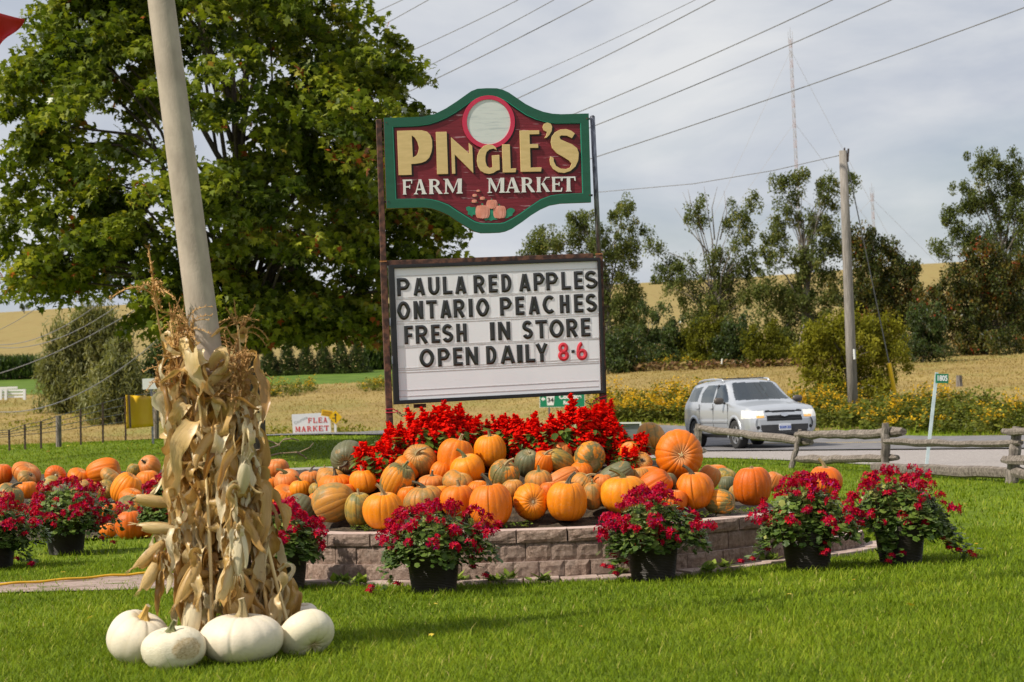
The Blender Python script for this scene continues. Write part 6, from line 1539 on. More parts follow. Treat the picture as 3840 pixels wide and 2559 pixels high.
for side in (0, 1):
    o = side * NX * NR
    for i in range(NX - 1):
        for j in range(NR - 1):
            a = o + i * NR + j; f = (a, a + 1, a + NR + 1, a + NR) if side else (a + NR, a + NR + 1, a + 1, a)
            c = (V[f[0]] + V[f[2]]) / 2; x, y, z = c; ay = abs(y); key = 'body'
            nrm = np.cross(V[f[1]] - V[f[0]], V[f[3]] - V[f[0]]); nn_ = nrm / max(1e-9, np.linalg.norm(nrm))
            if ay > .55 and any((x - q) ** 2 + (z - WZ) ** 2 < .405 ** 2 for q in AX) and z < .80: continue
            if ay > .55 and z > 1.1:
                for k, poly in WIN.items():
                    if pip(x, z, poly): key = k + ('_L' if y > 0 else '_R')
            if 1.165 < z < 1.60 and .36 < x < 1.14 and nn_[0] > .25 and ay < .735 - .18 * (z - 1.16) / .44 - .035: key = 'windscreen'
            if x < -2.0 and 1.12 < z < 1.52 and ay < .60: key = 'rear_window'
            if x > 1.9:
                if .855 < z < .905 and ay < .46: key = 'upper_grille'
                elif .655 < z < .785 and ay < .44 - .25 * (.785 - z): key = 'grille'
                elif .73 < z < .90 + .06 * (2.35 - x) and ay > .50 + .06 * max(0, .80 - z): key = ('headlight' if (z > .785 or ay > .70) else 'turn_light') + ('_L' if y > 0 else '_R')
                elif z < .555 and z > .40 and ay < .60 and x > 2.2: key = 'bumper_insert'
                elif False: pass
            if z < .345 and key == 'body': key = 'sill'
            parts.setdefault(key, []).append(f)
V = V.tolist(); NYG, NZG = 76, 22                                      # the blunt nose between the corners
o = len(V)
for i in range(NYG):
    for j in range(NZG):
        y = -.715 + 1.43 * i / (NYG - 1); z = .375 + .36 * j / (NZG - 1); ed = max(abs(y) / .715, abs(z - .555) / .18)
        V.append((2.400 + .030 * (1 - (y / .75) ** 2) - .035 * max(0, ed - .88) / .12, y, z))
V = np.array(V)
for i in range(NYG - 1):
    for j in range(NZG - 1):
        a = o + i * NZG + j; f = (a, a + NZG, a + NZG + 1, a + 1); c = (V[f[0]] + V[f[2]]) / 2; ay, z = abs(c[1]), c[2]
        key = 'grille' if (z > .655 and ay < .44) else 'bumper_insert' if (.40 < z < .555 and ay < .60 - .5 * max(0, .46 - z)) else 'fog_light' + ('_L' if c[1] > 0 else '_R') if (ay - .665) ** 2 + (z - .50) ** 2 < .042 ** 2 else 'body'
        parts.setdefault(key, []).append(f)
MT = {'body': paint_s, 'windscreen': glass_f, 'front_side_window': glass_f, 'rear_side_window': glass_r, 'quarter_window': glass_r, 'rear_window': glass_r, 'upper_grille': blackgl, 'grille': blackgl, 'headlight': lamp_m, 'turn_light': amber_m, 'bumper_insert': trim_m, 'fog_light': blackgl, 'sill': trim_m}
for key, fs in parts.items():
    nm = key[:-2] if key[-2:] in ('_L', '_R') else key
    used = sorted({i for f in fs for i in f}); mp_ = {v: k for k, v in enumerate(used)}
    me = make_mesh(nm, V[used].tolist(), [tuple(mp_[i] for i in f) for f in fs], MT[nm], True)
    o = link(bpy.data.objects.new(nm, me), car)
    if nm == 'body':
        bm_ = bmesh.new(); bm_.from_mesh(me); bmesh.ops.remove_doubles(bm_, verts=bm_.verts, dist=.0008); bm_.to_mesh(me); bm_.free(); me.shade_smooth()
def cpart(mb, name, m, smooth_=False, parent=None, bevel=0): return mb.build(name, m, parent or car, smooth_, bevel, local=True)
cpart(MB().prism(rect(1.40, .5), [], lambda u, v, w: Vector((-2.385 + w, u, .70 + v)), -.01, .01), 'tail_panel', paint_s)
for (q, s) in [(q, s) for q in AX for s in (-1, 1)]:
    n = 28; A = np.linspace(-.25, math.pi + .25, n); mb = MB()
    rad = [(.395, .93), (.44, .925), (.475, .912)]; vs = []; fs = []
    for t in A:
        for r, y in rad: vs.append((q + r * math.cos(t), s * y, WZ + r * math.sin(t)))
    for k in range(n - 1):
        for j in range(2): a = k * 3 + j; fs.append((a, a + 1, a + 4, a + 3))
    o = cpart(mb.add(vs, fs), 'wheel_arch', paint_s, True); sd_ = o.modifiers.new('t', 'SOLIDIFY'); sd_.thickness = .03; sd_.offset = -1 if s < 0 else 1
    mb = MB(); vs = []; fs = []
    for t in A:
        for y in (.50, .915): vs.append((q + .40 * math.cos(t), s * y, WZ + .40 * math.sin(t)))
    for k in range(n - 1): a = k * 2; fs.append((a, a + 1, a + 3, a + 2))
    cpart(mb.add(vs, fs).add([(q + .40 * math.cos(t), s * .5, WZ + .40 * math.sin(t)) for t in A], [tuple(range(n))]), 'wheel_well', blackgl)
    # wheel: tyre > rim
    prof = [(.215, -.10), (.30, -.115), (.335, -.105), (.348, -.06), (.350, 0), (.348, .06), (.335, .105), (.30, .115), (.215, .10)]
    N = 36; tv = []; tf = []
    for k in range(N):
        t = 2 * math.pi * k / N
        for r, y in prof: tv.append((r * math.cos(t), y, r * math.sin(t)))
    P9 = len(prof)
    for k in range(N):
        for j in range(P9 - 1): a, b = k * P9 + j, ((k + 1) % N) * P9 + j; tf.append((a, a + 1, b + 1, b))
    wh = cpart(MB().add(tv, tf), 'wheel', tyre_m, True); wh.location = (q, s * .795, WZ)
    if q > 0: wh.rotation_euler.z = .06
    mb = MB(); yo = s * .085
    for k in range(6):
        t = 2 * math.pi * k / 6 + .2; d = Vector((math.cos(t), 0, math.sin(t))); w = Vector((-math.sin(t), 0, math.cos(t)))
        mb.add([d * .04 - w * .03 + Vector((0, yo * 1.15, 0)), d * .04 + w * .03 + Vector((0, yo * 1.15, 0)), d * .215 + w * .055 + Vector((0, yo, 0)), d * .215 - w * .055 + Vector((0, yo, 0))], [(0, 1, 2, 3)])
    for r0, r1, y0, y1 in ((.195, .225, 1.0, 1.1), (.0, .065, 1.2, 1.2)):
        vs = []; fs = []
        for k in range(24):
            t = 2 * math.pi * k / 24; vs += [(r0 * math.cos(t), yo * y0, r0 * math.sin(t)), (r1 * math.cos(t), yo * y1, r1 * math.sin(t))]
        for k in range(24): a, b = k * 2, ((k + 1) % 24) * 2; fs.append((a, a + 1, b + 1, b))
        mb.add(vs, fs)
    rim = cpart(mb, 'rim', rim_m, False, wh)
    cpart(MB().add([(.215 * math.cos(t), s * .03, .215 * math.sin(t)) for t in np.linspace(0, 2 * math.pi, 25)[:-1]], [tuple(range(24))]), 'brake_disc', trim_m, False, wh)
for s in (-1, 1):
    m_ = MB().lathe([(0, -.11), (.05, -.105), (.075, -.07), (.082, 0), (.075, .06), (.04, .085), (0, .09)], (0, 0, 0), 16)
    mr = cpart(m_, 'mirror', mat('mirror_shell', (.09, .075, .065), None, rough=.35) if s < 0 else bpy.data.materials['mirror_shell'], True); mr.location = (.74, s * 1.03, 1.16); mr.rotation_euler = (R(90), 0, 0); mr.scale = (.75, 1.05, 1.25)
    cpart(MB().tube([(.76, s * .86, 1.10), (.75, s * .97, 1.13)], .028, 8), 'mirror_arm', trim_m)
    for x in (-.10, -1.12): cpart(MB().box((x, s * .915, .98), (.17, .03, .03)), 'door_handle', paint_s, bevel=.008)
    for x0, x1 in ((1.0, .02), (-.02, -.98)): cpart(MB().box(((x0 + x1) / 2, s * .915, .66), (abs(x0 - x1) - .02, .03, .075)), 'side_moulding', paint_s, bevel=.012)
    for x in (1.02, .0, -1.0): cpart(MB().box((x, s * .905, .78), (.008, .018, .62)), 'door_seam', trim_m)
    cpart(MB().tube([(.05, s * .60, 1.64), (-.1, s * .61, 1.685), (-.6, s * .615, 1.705), (-1.3, s * .615, 1.695), (-1.7, s * .60, 1.665), (-1.85, s * .59, 1.61)], .024, 8), 'roof_rail', paint_s, True)
    pil = MB().beam((.0, s * .862, 1.11), (-.06, s * .70, 1.56), .085, .02, (0, 1, 0)); cpart(pil, 'door_pillar', blackgl)
for x in (-.35, -1.35): cpart(MB().beam((x, -.60, 1.712), (x, .60, 1.712), .05, .022), 'roof_bar', trim_m)
cpart(MB().prism([(-.16, 0), (-.11, .035), (-.05, .035), (-.04, .045), (.04, .045), (.05, .035), (.11, .035), (.16, 0), (.11, -.035), (.05, -.035), (.04, -.045), (-.04, -.045), (-.05, -.035), (-.11, -.035)][:14], [], lambda u, v, w: Vector((2.405 + w - .35 * v, u * .62, .80 + v)), -.03, .02), 'emblem', chrome_m)
plf = lambda u, v, w: Vector((2.445 + w, u, .50 + v))
pt = cpart(MB().prism(rect(.305, .155), [], plf, -.03, 0), 'number_plate', retro_plate := mat('plate_white', (.72, .75, .82), None, rough=.4), bevel=.004)
vs, fs_ = text_shape('BYAW 323', .085, .001, .003); cpart(MB().add([plf(p.x * .72, p.y - .005, .003 + p.z) for p in vs], fs_), 'plate_lettering', mat('plate_blue', (.03, .10, .50), None, rough=.5), False, pt)
# cabin
seat_m = mat('seat_cloth', (.16, .155, .15), (.21, .20, .19), 10, .9)
def rbox(c, s_, m, name, rot=None): return cpart(MB().box(c, s_, rot), name, m, True, None, .05)
for y in (-.37, .37):
    rbox((.02, y, .72), (.5, .5, .18), seat_m, 'seat'); rbox((-.25, y, 1.02), (.16, .48, .62), seat_m, 'seat_back', Matrix.Rotation(R(-14), 3, 'Y')); rbox((-.36, y, 1.40), (.10, .26, .18), seat_m, 'headrest')
rbox((-1.05, 0, .95), (.18, 1.2, .7), seat_m, 'rear_seat')
rbox((.92, 0, 1.02), (.42, 1.36, .16), trim_m, 'dashboard')
cpart(MB().box((-.6, 0, .45), (3.2, 1.5, .06)), 'cabin_floor', trim_m)
ring = [Vector((.52, .37 + .18 * math.cos(t), 1.06 + .17 * math.sin(t))) + Vector((.07 * math.sin(t), 0, 0)) for t in np.linspace(0, 2 * math.pi, 20)]
cpart(MB().tube(ring, .014, 6, False), 'steering_wheel', blackgl)
# the driver, one skinned figure with a shirt and hair
def person_in_car():
    body = bpy.data.meshes.new('person')
    J = [(.0, .37, .84), (-.06, .37, 1.02), (-.10, .37, 1.20), (-.10, .37, 1.30), (-.08, .37, 1.37), (-.06, .37, 1.47), (-.05, .37, 1.545),
         (-.09, .54, 1.26), (.10, .60, 1.06), (.36, .50, 1.10), (.47, .47, 1.15), (-.09, .20, 1.26), (.10, .14, 1.06), (.36, .24, 1.10), (.47, .27, 1.15), (.40, .47, .86), (.40, .27, .86)]
    E = [(0, 1), (1, 2), (2, 3), (3, 4), (4, 5), (5, 6), (2, 7), (7, 8), (8, 9), (9, 10), (2, 11), (11, 12), (12, 13), (13, 14), (0, 15), (0, 16)]
    RR = [.15, .145, .13, .06, .058, .10, .075, .062, .05, .040, .034, .062, .05, .040, .034, .085, .085]
    body.from_pydata(J, E, []); o = bpy.data.objects.new('person', body); COL.objects.link(o)
    o.modifiers.new('skin', 'SKIN'); o.modifiers.new('sub', 'SUBSURF').levels = 2
    sv = body.skin_vertices[0].data
    for k, r in enumerate(RR): sv[k].radius = (r, r * (1.0 if k != 5 else .82))
    sv[0].use_root = True
    dg = bpy.context.evaluated_depsgraph_get(); me = bpy.data.meshes.new_from_object(o.evaluated_get(dg)); COL.objects.unlink(o); bpy.data.objects.remove(o)
    skin = mat('skin', (.55, .30, .21), (.50, .26, .18), 6, .55); shirt = mat('pink_shirt', (.62, .20, .20), (.52, .15, .16), 8, .85)
    me.materials.append(skin); me.materials.append(shirt); me.name = 'person'
    for p in me.polygons: p.material_index = 0 if (p.center.z > 1.315 or p.center.x > .30 and p.center.z > 1.0) else 1
    me.shade_smooth()
    pr = link(bpy.data.objects.new('person', me)); pr.location = CC; pr.rotation_euler = (0, 0, math.atan2(HD.y, HD.x))
    tag(pr, 'driver in a pink top holding the steering wheel of the silver SUV', 'person')
    hair = MB().lathe([(0, .115), (.06, .105), (.095, .06), (.105, 0), (.098, -.06), (.09, -.09)], (-.075, .37, 1.50), 14); hair.build('hair', mat('brown_hair', (.10, .05, .03), (.16, .09, .05), 30, .7), pr, True, local=True)
    f = MB(); f.lathe([(0, .012), (.012, 0), (0, -.012)], (.045, .37, 1.475), 8); f.build('nose', skin, pr, True, local=True)
    for s in (-1, 1): MB().lathe([(0, .009), (.010, 0), (0, -.009)], (.038, .37 + s * .035, 1.50), 8).build('eye', blackgl, pr, True, local=True)
    MB().box((.036, .37, 1.435), (.012, .045, .010)).build('mouth', mat('lips', (.42, .12, .11), None, rough=.5), pr, local=True)
person_in_car()
# ================================================================== fences, poles, wires and small signs
oldwood_m = mat('weathered_rail', (.13, .105, .085), (.34, .29, .25), 3, .95, bump=1.0, bscale=10, bdist=.03, stretch=(1.2, 8, 8), lo=.36, hi=.66)
oldpost_m = mat('weathered_post', (.12, .10, .085), (.33, .285, .25), 3, .95, bump=.9, bscale=10, bdist=.03, stretch=(8, 8, 1.2), lo=.36, hi=.66)
FENCE = thing('rail_fence', 'weathered grey split rail fence along the gravel at the right', 'fence', tuple(on(3310, 1775, 0)))
frng = random.Random(8)
def split_log(a, b, ra, rb, name, m, n=9):
    a, b = Vector(a), Vector(b); k = 12; side = [1 + frng.uniform(-.28, .22) for _ in range(n)]; pts = []; rad = []
    for i in range(k + 1):
        t = i / k; p = a.lerp(b, t) + Vector((frng.uniform(-.01, .01), frng.uniform(-.01, .01), frng.uniform(-.014, .014) - .02 * math.sin(math.pi * t)))
        pts.append(p); rad.append((ra + (rb - ra) * t) * frng.uniform(.88, 1.10) * (.72 if i in (0, k) else 1))
    return MB().tube(pts, rad, n, True, side).build(name, m, FENCE)
FD = {1: (2618, 1592, 1745, 40.0), 2: (3000, 1612, 1757, 36.2), 3: (3318, 1588, 1777, 32.6), 4: (3812, 1602, 1813, 28.0)}
for k, (px, tp, bt, d) in FD.items():
    lean = {1: -14, 2: -38, 3: -2, 4: -24}[k]
    a, b = at(px, tp, d), at(px + lean, bt, d); b.z = -.1
    split_log(b, a, .085 if k != 2 else .07, .075 if k != 2 else .05, 'post', oldpost_m)
def rail(x0, y0, d0, x1, y1, d1, r0, r1): split_log(at(x0, y0, d0), at(x1, y1, d1), r0, r1, 'rail', oldwood_m)
rail(2625, 1605, 39.9, 3042, 1658, 36.0, .075, .085)
rail(2985, 1630, 36.3, 3386, 1620, 32.3, .07, .095)
rail(2990, 1722, 36.1, 3368, 1718, 32.4, .075, .06)
rail(3322, 1658, 32.4, 3830, 1664, 27.8, .072, .06)
rail(3275, 1752, 32.7, 3830, 1776, 27.9, .085, .085)
rail(3760, 1618, 28.2, 4100, 1612, 25.5, .05, .07)
rail(3766, 1725, 28.0, 4100, 1720, 25.5, .06, .08)
rail(3800, 1776, 27.8, 4150, 1795, 25.3, .08, .09)
rail(2450, 1700, 42.5, 2640, 1690, 39.8, .07, .07)
# ---- house number post
num_m = mat('number_plate_green', (.004, .16, .075), (.006, .19, .09), 5, .4)
retro_w = mat('reflective_white', (.80, .82, .82), None, rough=.35)
post = thing('number_post', 'thin white post with a small green plate reading 1805', 'sign', tuple(on(3474, 1745, 0)))
a, b = at(3474, 1752, 35.2), at(3513, 1397, 35.2)
MB().beam(a, b, .055, .03, (0, 1, 0)).build('post', mat('pale_post', (.55, .66, .68), (.45, .55, .58), 6, .5), post)
def face_frame(px, py, d, yaw=0.0, roll=0.0):
    o = at(px, py, d); u = Vector((math.cos(yaw) * math.cos(roll), math.sin(yaw) * math.cos(roll), math.sin(roll))); n = Vector((math.sin(yaw), -math.cos(yaw), 0)); v = n.cross(u) if n.cross(u).z > 0 else u.cross(n)
    return lambda x, y, w: o + u * x + v * y + n * w
def put_text(s, size, fr, x, y, w, m, parent, bold=0.0, name='lettering', stretch=1.0, rot=0.0, space=1.0):
    vs, fs = text_shape(s, size, .002, bold, space=space); mb = MB(); c, sn = math.cos(rot), math.sin(rot)
    mb.add([fr(x + (p.x * stretch * c - p.y * sn), y + (p.x * stretch * sn + p.y * c), w + p.z) for p in vs], fs)
    return mb.build(name, m, parent)
fr = face_frame(3533, 1420, 35.15, 0, -.05)
pl = MB().prism(rect(.225, .165), [], fr, -.006, .0).build('plate', num_m, post)
put_text('1805', .135, fr, 0, 0, .003, retro_w, post, .003, stretch=.72)
# ---- wooden utility pole with guy wire
wood_m = mat('pole_wood', (.19, .17, .15), (.33, .30, .27), 5, .95, bump=.6, bscale=12, bdist=.02, stretch=(6, 6, .5))
UPD = 60.0
ub, ut = at(3198, 1500, UPD), at(3161, 566, UPD)
upole = thing('wooden_utility_pole', 'weathered wooden utility pole standing beside the round yellow-green bush', 'pole', (ub.x, UPD, tzf(ub.x, UPD)))
MB().tube([Vector((ub.x, UPD, ub.z - 1.3)), ub.lerp(ut, .3), ub.lerp(ut, .7), ut], [.16, .15, .135, .12], 14).build('shaft', wood_m, upole, True)
mb = MB(); mb.tube([ut + Vector((.12, -.05, -.35)), ut + Vector((.16, -.05, .05))], .03, 8); mb.tube([ut + Vector((.05, 0, .0)), ut + Vector((.05, 0, .09))], .025, 8); mb.build('insulator_bracket', chain_m, upole)
MB().tube([at(3203, 1310, UPD - .22), at(3205, 1348, UPD - .22)], .035, 8).build('metal_tag', retro_w, upole)
wire_m = mat('wire', (.15, .15, .15), (.22, .22, .22), 3, .6)
MB().tube([ut + Vector((.1, 0, -.3)), at(3336, 1372, UPD + .5), at(3358, 1500, UPD + .6)], .018, 5).build('guy_wire', wire_m, upole)
MB().tube([at(3334, 1362, UPD + .45), at(3357, 1480, UPD + .55)], .065, 8).build('guy_guard', mat('guy_yellow', (.78, .50, .01), None, rough=.5), upole)
for k, pts in enumerate(([(3150, 583), (2900, 640), (2600, 690), (2235, 722)],)):
    w = MB().tube([at(x, y, UPD + (3160 - x) * .02) for x, y in pts], .012, 4).build('utility_wire', wire_m, None); tag(w, 'thin slack wire running left from the wooden utility pole', 'wire')
# ---- overhead lines
def wire(p0, d0, p1, d1, sag, label, r=.022, ext=(0.0, 0.0)):
    r *= .72
    a, b = at(*p0, d0), at(*p1, d1); dv = b - a; a2 = a - dv * ext[0]; b2 = b + dv * ext[1]; pts = []
    for k in range(17):
        t = k / 16; p = a2.lerp(b2, t); p.z -= sag * 4 * t * (1 - t); pts.append(p)
    return tag(MB().tube(pts, r, 5, False).build('power_line', wire_m, None), label, 'power line', 'overhead power lines')
wire((3840, 12), 52, (2235, 565), 66, .25, 'lowest overhead power line, crossing the sky at the right', ext=(.25, .55))
wire((3308, 0), 54, (2230, 453), 66, .2, 'second lowest overhead power line, passing the tip of the radio mast', ext=(.3, .55))
wire((3090, 0), 56, (2115, 425), 67, .2, 'third overhead power line counted up from the lower right', ext=(.3, .5))
wire((2660, 0), 58, (1929, 363), 68, .15, 'fourth overhead power line from the lower right, meeting the carved panel', ext=(.3, .4))
wire((2587, 0), 60, (1856, 332), 69, .15, 'faint fifth overhead power line, close above the fourth', .014, ext=(.3, .5))
wire((2209, 0), 61, (1545, 332), 70, .1, 'sixth overhead power line from the lower right, left of the carved panel', ext=(.3, .3))
wire((2064, 0), 62, (1519, 285), 70, .1, 'seventh overhead power line from the lower right', .018, ext=(.3, .3))
wire((1929, 0), 63, (1478, 212), 70, .1, 'eighth overhead power line, running into the maple crown', .018, ext=(.3, .3))
wire((1607, 0), 64, (1467, 78), 68, .0, 'short stretch of wire next to the top right of the maple', .018, ext=(.5, .5))
wire((1509, 0), 64, (1421, 41), 68, .0, 'uppermost short stretch of wire beside the maple crown', .018, ext=(.5, .5))
wire((0, 1274), 78, (253, 1170), 66, .5, 'upper pale wire sweeping down in front of the left hill', .02, ext=(.2, .5))
wire((0, 1284), 78, (265, 1203), 66, .5, 'second pale wire sweeping down in front of the left hill', .02, ext=(.2, .5))
wire((0, 1388), 76, (364, 1216), 64, .3, 'pale wire crossing in front of the willow', .022, ext=(.2, .5))
wire((0, 1506), 74, (430, 1317), 62, .9, 'lowest dark wire sagging in front of the willow', .022, ext=(.2, .4))
wire((0, 1232), 80, (128, 1154), 70, .1, 'pale wire at the left edge above the hill crest', .018, ext=(.2, .4))
wire((0, 770), 70, (150, 650), 64, .1, 'wire at the left edge running up behind the maple', .02, ext=(.2, .4))
wire((0, 962), 72, (75, 928), 66, .05, 'short wire at the left edge beside the maple leaves', .018, ext=(.2, .4))
wire((0, 1098), 76, (60, 1060), 70, .05, 'short wire at the left edge just above the hill', .018, ext=(.2, .4))
# ---- radio masts on the horizon
mast_m = mat('mast_steel', (.36, .36, .38), (.42, .40, .40), 4, .6, .3); mast_red = mat('mast_red', (.42, .34, .34), None, rough=.7)
def mast(p0, p1, d, w, label, nseg):
    a, b = at(*p0, d), at(*p1, d); a.z = tzf(a.x, d) - .5; root = thing('radio_mast', label, 'mast', tuple(a), 'radio masts on the horizon')
    for q, (m_, lo) in enumerate(((mast_m, 0), (mast_red, 1))):
        mb = MB()
        for s in range(nseg):
            if s % 2 != lo: continue
            p, r = a.lerp(b, s / nseg), a.lerp(b, (s + 1) / nseg); c = [Vector((w * math.cos(t), w * math.sin(t), 0)) for t in (.5, 2.6, 4.7)]
            for i in range(3):
                mb.tube([p + c[i], r + c[i]], w * .13, 4, False); mb.tube([p + c[i], r + c[(i + 1) % 3]], w * .08, 4, False); mb.tube([p + c[(i + 1) % 3], (p + r) / 2 + c[i]], w * .08, 4, False)
        mb.build('lattice', m_, root)['kind'] = 'stuff'
    mb = MB(); mb.tube([b, b + Vector((0, 0, 2.2))], w * .12, 4)
    for k in range(3): mb.tube([b + Vector((w * 1.3 * (k - 1), 0, -1.0)), b + Vector((w * 1.3 * (k - 1), 0, 1.3))], w * .12, 4)
    for sx in (-1, 1):
        for t in (.95, .65, .35): mb.tube([a.lerp(b, t), a + Vector((sx * 22, 8, 0))], .03, 3)
    mb.build('antenna', mast_m, root)
mast((2990, 650), (2964, 145), 372, .30, 'tall thin lattice radio mast above the trees at the right', 24)
mast((3284, 960), (3270, 725), 430, .30, 'short faint radio mast between the two tall right trees', 12)
# ---- green road sign, flea market board, yellow diamond
rs_g = mat('road_sign_green', (.004, .21, .10), (.006, .24, .115), 3, .4); ink2 = mat('sign_black_ink', (.02, .02, .02), None, rough=.5)
def stand(fr, x, top, parent, w=.06, d_=.06, m=galv_m, zg=0.0):
    p = fr(x, top, -.05); MB().beam((p.x, p.y, tzf(p.x, p.y) - .3), p, w, d_, (0, 1, 0)).build('post', m, parent)
D1 = 72.0; fr = face_frame(2108, 1490, D1, -.05, -.022); k = D1 / F
rs = thing('road_sign', 'green road sign with left arrow and route shield 34 below the letter board', 'sign', (fr(0, 0, 0).x, D1, tzf(fr(0, 0, 0).x, D1)))
MB().prism(rect(170 * k, 76 * k), [], fr, -.03, 0).build('panel', retro_w, rs)
MB().prism(rect(166 * k, 72 * k), [], fr, .001, .006).build('green_face', rs_g, rs)
MB().prism([(-62 * k, 34 * k), (-26 * k, 34 * k), (-32 * k, -30 * k), (-56 * k, -30 * k)], [], fr, .0065, .012).build('route_shield', retro_w, rs)
put_text('34', 24 * k, fr, -44 * k, -11 * k, .015, ink2, rs, .006)
MB().prism([(-80 * k, -6 * k), (-70 * k, 2 * k), (-70 * k, -2.5 * k), (-64 * k, -2.5 * k), (-64 * k, -9.5 * k), (-70 * k, -9.5 * k), (-70 * k, -14 * k)], [], fr, .0065, .012).build('arrow', retro_w, rs)
put_text('Courtice', 23 * k, fr, 30 * k, 1 * k, .010, retro_w, rs, .012); put_text('Road', 17 * k, fr, 22 * k, -21 * k, .010, retro_w, rs, .010)
stand(fr, -50 * k, -34 * k, rs); stand(fr, 50 * k, -34 * k, rs)
D2 = 63.0; fr = face_frame(1170, 1592, D2, .03, -.0); k = D2 / F
fm = thing('flea_market_board', 'white board reading flea market in red letters at the edge of the lawn', 'sign', (fr(0, 0, 0).x, D2, tzf(fr(0, 0, 0).x, D2)))
MB().prism([(-75 * k, 40 * k), (68 * k, 42 * k), (72 * k, -62 * k), (-71 * k, -60 * k)], [], fr, -.05, 0).build('panel', mat('painted_board', (.76, .78, .80), (.70, .72, .75), 3, .5), fm)
fred = mat('red_board_paint', (.62, .03, .02), None, rough=.6)
def serif_row(s, x0, w, gap, y, h, slope=0):
    for i, ch in enumerate(s):
        xa = (x0 + i * (w + gap)) * k; yb = (y - h / 2 + i * slope) * k; letter(ch, [(xa, yb), (xa + w * k, yb), (xa + w * k, yb + h * k), (xa, yb + h * k)], fr, .001, .008, fred, fm)
serif_row('FLEA', -15, 15.5, 3.5, 15, 19); serif_row('MARKET', -63, 18.5, 3.0, -16, 19.5)
put_text('Courtice', 15 * k, fr, -42 * k, 17 * k, .004, mat('faded_grey_paint', (.42, .46, .47), None, rough=.7), fm, 0, rot=.42)
stand(fr, -60 * k, 0, fm); stand(fr, 60 * k, 0, fm)
D3 = 61.8; fr = face_frame(1258, 1566, D3, .05, 0); k = D3 / F
yl = mat('warning_yellow', (.86, .52, .006), (.80, .47, .006), 4, .45)
ys = thing('warning_sign', 'yellow diamond warning sign with a side road arrow', 'sign', (fr(0, 0, 0).x, D3, tzf(fr(0, 0, 0).x, D3)))
MB().prism([(0, -26 * k), (25 * k, 0), (0, 26 * k), (-25 * k, 0)], [], fr, -.02, 0).build('panel', yl, ys)
MB().prism([(-1.6 * k, -17 * k), (1.6 * k, -17 * k), (1.6 * k, 8 * k), (6 * k, 8 * k), (0, 16 * k), (-6 * k, 8 * k), (-1.6 * k, 8 * k), (-1.6 * k, -1 * k), (-12 * k, -1 * k), (-12 * k, -3.6 * k), (-1.6 * k, -3.6 * k)], [], fr, .001, .006).build('arrow', ink2, ys)
stand(fr, -2 * k, -20 * k, ys, .07, .05, whitep_m)
fr = face_frame(1226, 1551, D3 + .2, .05, -.20)
yt = thing('advisory_plate', 'small tilted yellow plate left of the diamond sign', 'sign', (fr(0, 0, 0).x, D3 + .2, tzf(fr(0, 0, 0).x, D3)))
MB().prism(rect(42 * k, 23 * k), [], fr, -.02, 0).build('panel', yl, yt)
dull_y = mat('faded_plate_ink', (.50, .27, .01), None, rough=.6)
put_text('FARMERS', 8 * k, fr, 0, 4 * k, .002, dull_y, yt, .008); put_text('MARKET', 8 * k, fr, -2 * k, -5 * k, .002, dull_y, yt, .008)
stand(fr, 10 * k, -5 * k, yt, .05, .04, whitep_m)
# back of a small framed sign by the salvia
fr = face_frame(2362, 1640, 27.0, .0, -.02); k = 27.0 / F
bs = thing('framed_sign', 'white framed grey sign panel standing behind the right salvia', 'sign', (fr(0, 0, 0).x, 27, 0))
MB().prism(rect(86 * k, 112 * k), [rect(74 * k, 100 * k)], fr, -.03, .02).build('frame', whitep_m, bs); MB().prism(rect(76 * k, 102 * k), [], fr, -.028, -.01).build('panel', mat('grey_panel', (.13, .14, .145), (.18, .19, .19), 4, .6), bs)
stand(fr, -38 * k, 40 * k, bs, .04, .03, whitep_m); stand(fr, 38 * k, 40 * k, bs, .04, .03, whitep_m)
# ---- wire fence on the crest at the left
iron = mat('steel_fence_post', (.045, .028, .02), (.08, .05, .035), 10, .8)
WF = thing('wire_fence', 'wire fence on thin dark posts along the edge of the left lawn', 'fence', tuple(ont(300, 1618, 40)))
FP = []
for (px, tp, bt, big) in ((-60, 1620, 1645, 0), (34, 1612, 1640, 0), (93, 1592, 1636, 0), (153, 1580, 1633, 0), (219, 1559, 1627, 1), (302, 1534, 1620, 0), (385, 1510, 1612, 0), (470, 1487, 1604, 0), (585, 1470, 1598, 1)):
    d = 50 + (px - 0) * .008; a, b = at(px, tp, d), at(px, bt + 6, d); FP.append((a, b))
    if big: MB().tube([b + Vector((0, 0, -.3)), a], .075, 9).build('post', oldpost_m, WF)
    else: MB().beam(b + Vector((0, 0, -.3)), a, .045, .045, (0, 1, 0)).build('post', iron, WF)
for q in range(4):
    t = q / 4; MB().tube([a.lerp(b, t + .02) for a, b in FP], .008, 4, False).build('fence_wire', galv_m, WF)
a = at(473, 1482, 53.6); b = at(572, 1488, 54.2)
yp = thing('yellow_panel', 'yellow plastic sheet tied to the wire fence beside the corn stalks', 'panel', (a.x, a.y, tzf(a.x, a.y)))
vs, fs = [], []
for i in range(17):
    t = i / 16; p = a.lerp(b, t) + Vector((0, .05 * math.sin(t * 9) - .06, 0)); z0 = at(473 + 100 * t, 1608 - 8 * t, 54).z
    for j in range(9): u = j / 8; vs.append((p.x, p.y + .03 * math.sin(5 * u + 8 * t), p.z * (1 - u) + z0 * u))
for i in range(16):
    for j in range(8): q = i * 9 + j; fs.append((q, q + 9, q + 10, q + 1))
ym = mat('yellow_sheet', (.95, .60, .01), (.90, .52, .01), 3, .55, bump=.3, bscale=8)
o = MB().add(vs, fs).build('sheet', ym, yp, True); so_ = o.modifiers.new('t', 'SOLIDIFY'); so_.thickness = .012
MB().beam(at(483, 1482, 53.5) , at(489, 1606, 53.5), .045, .05, (0, 1, 0)).build('batten', iron, yp)
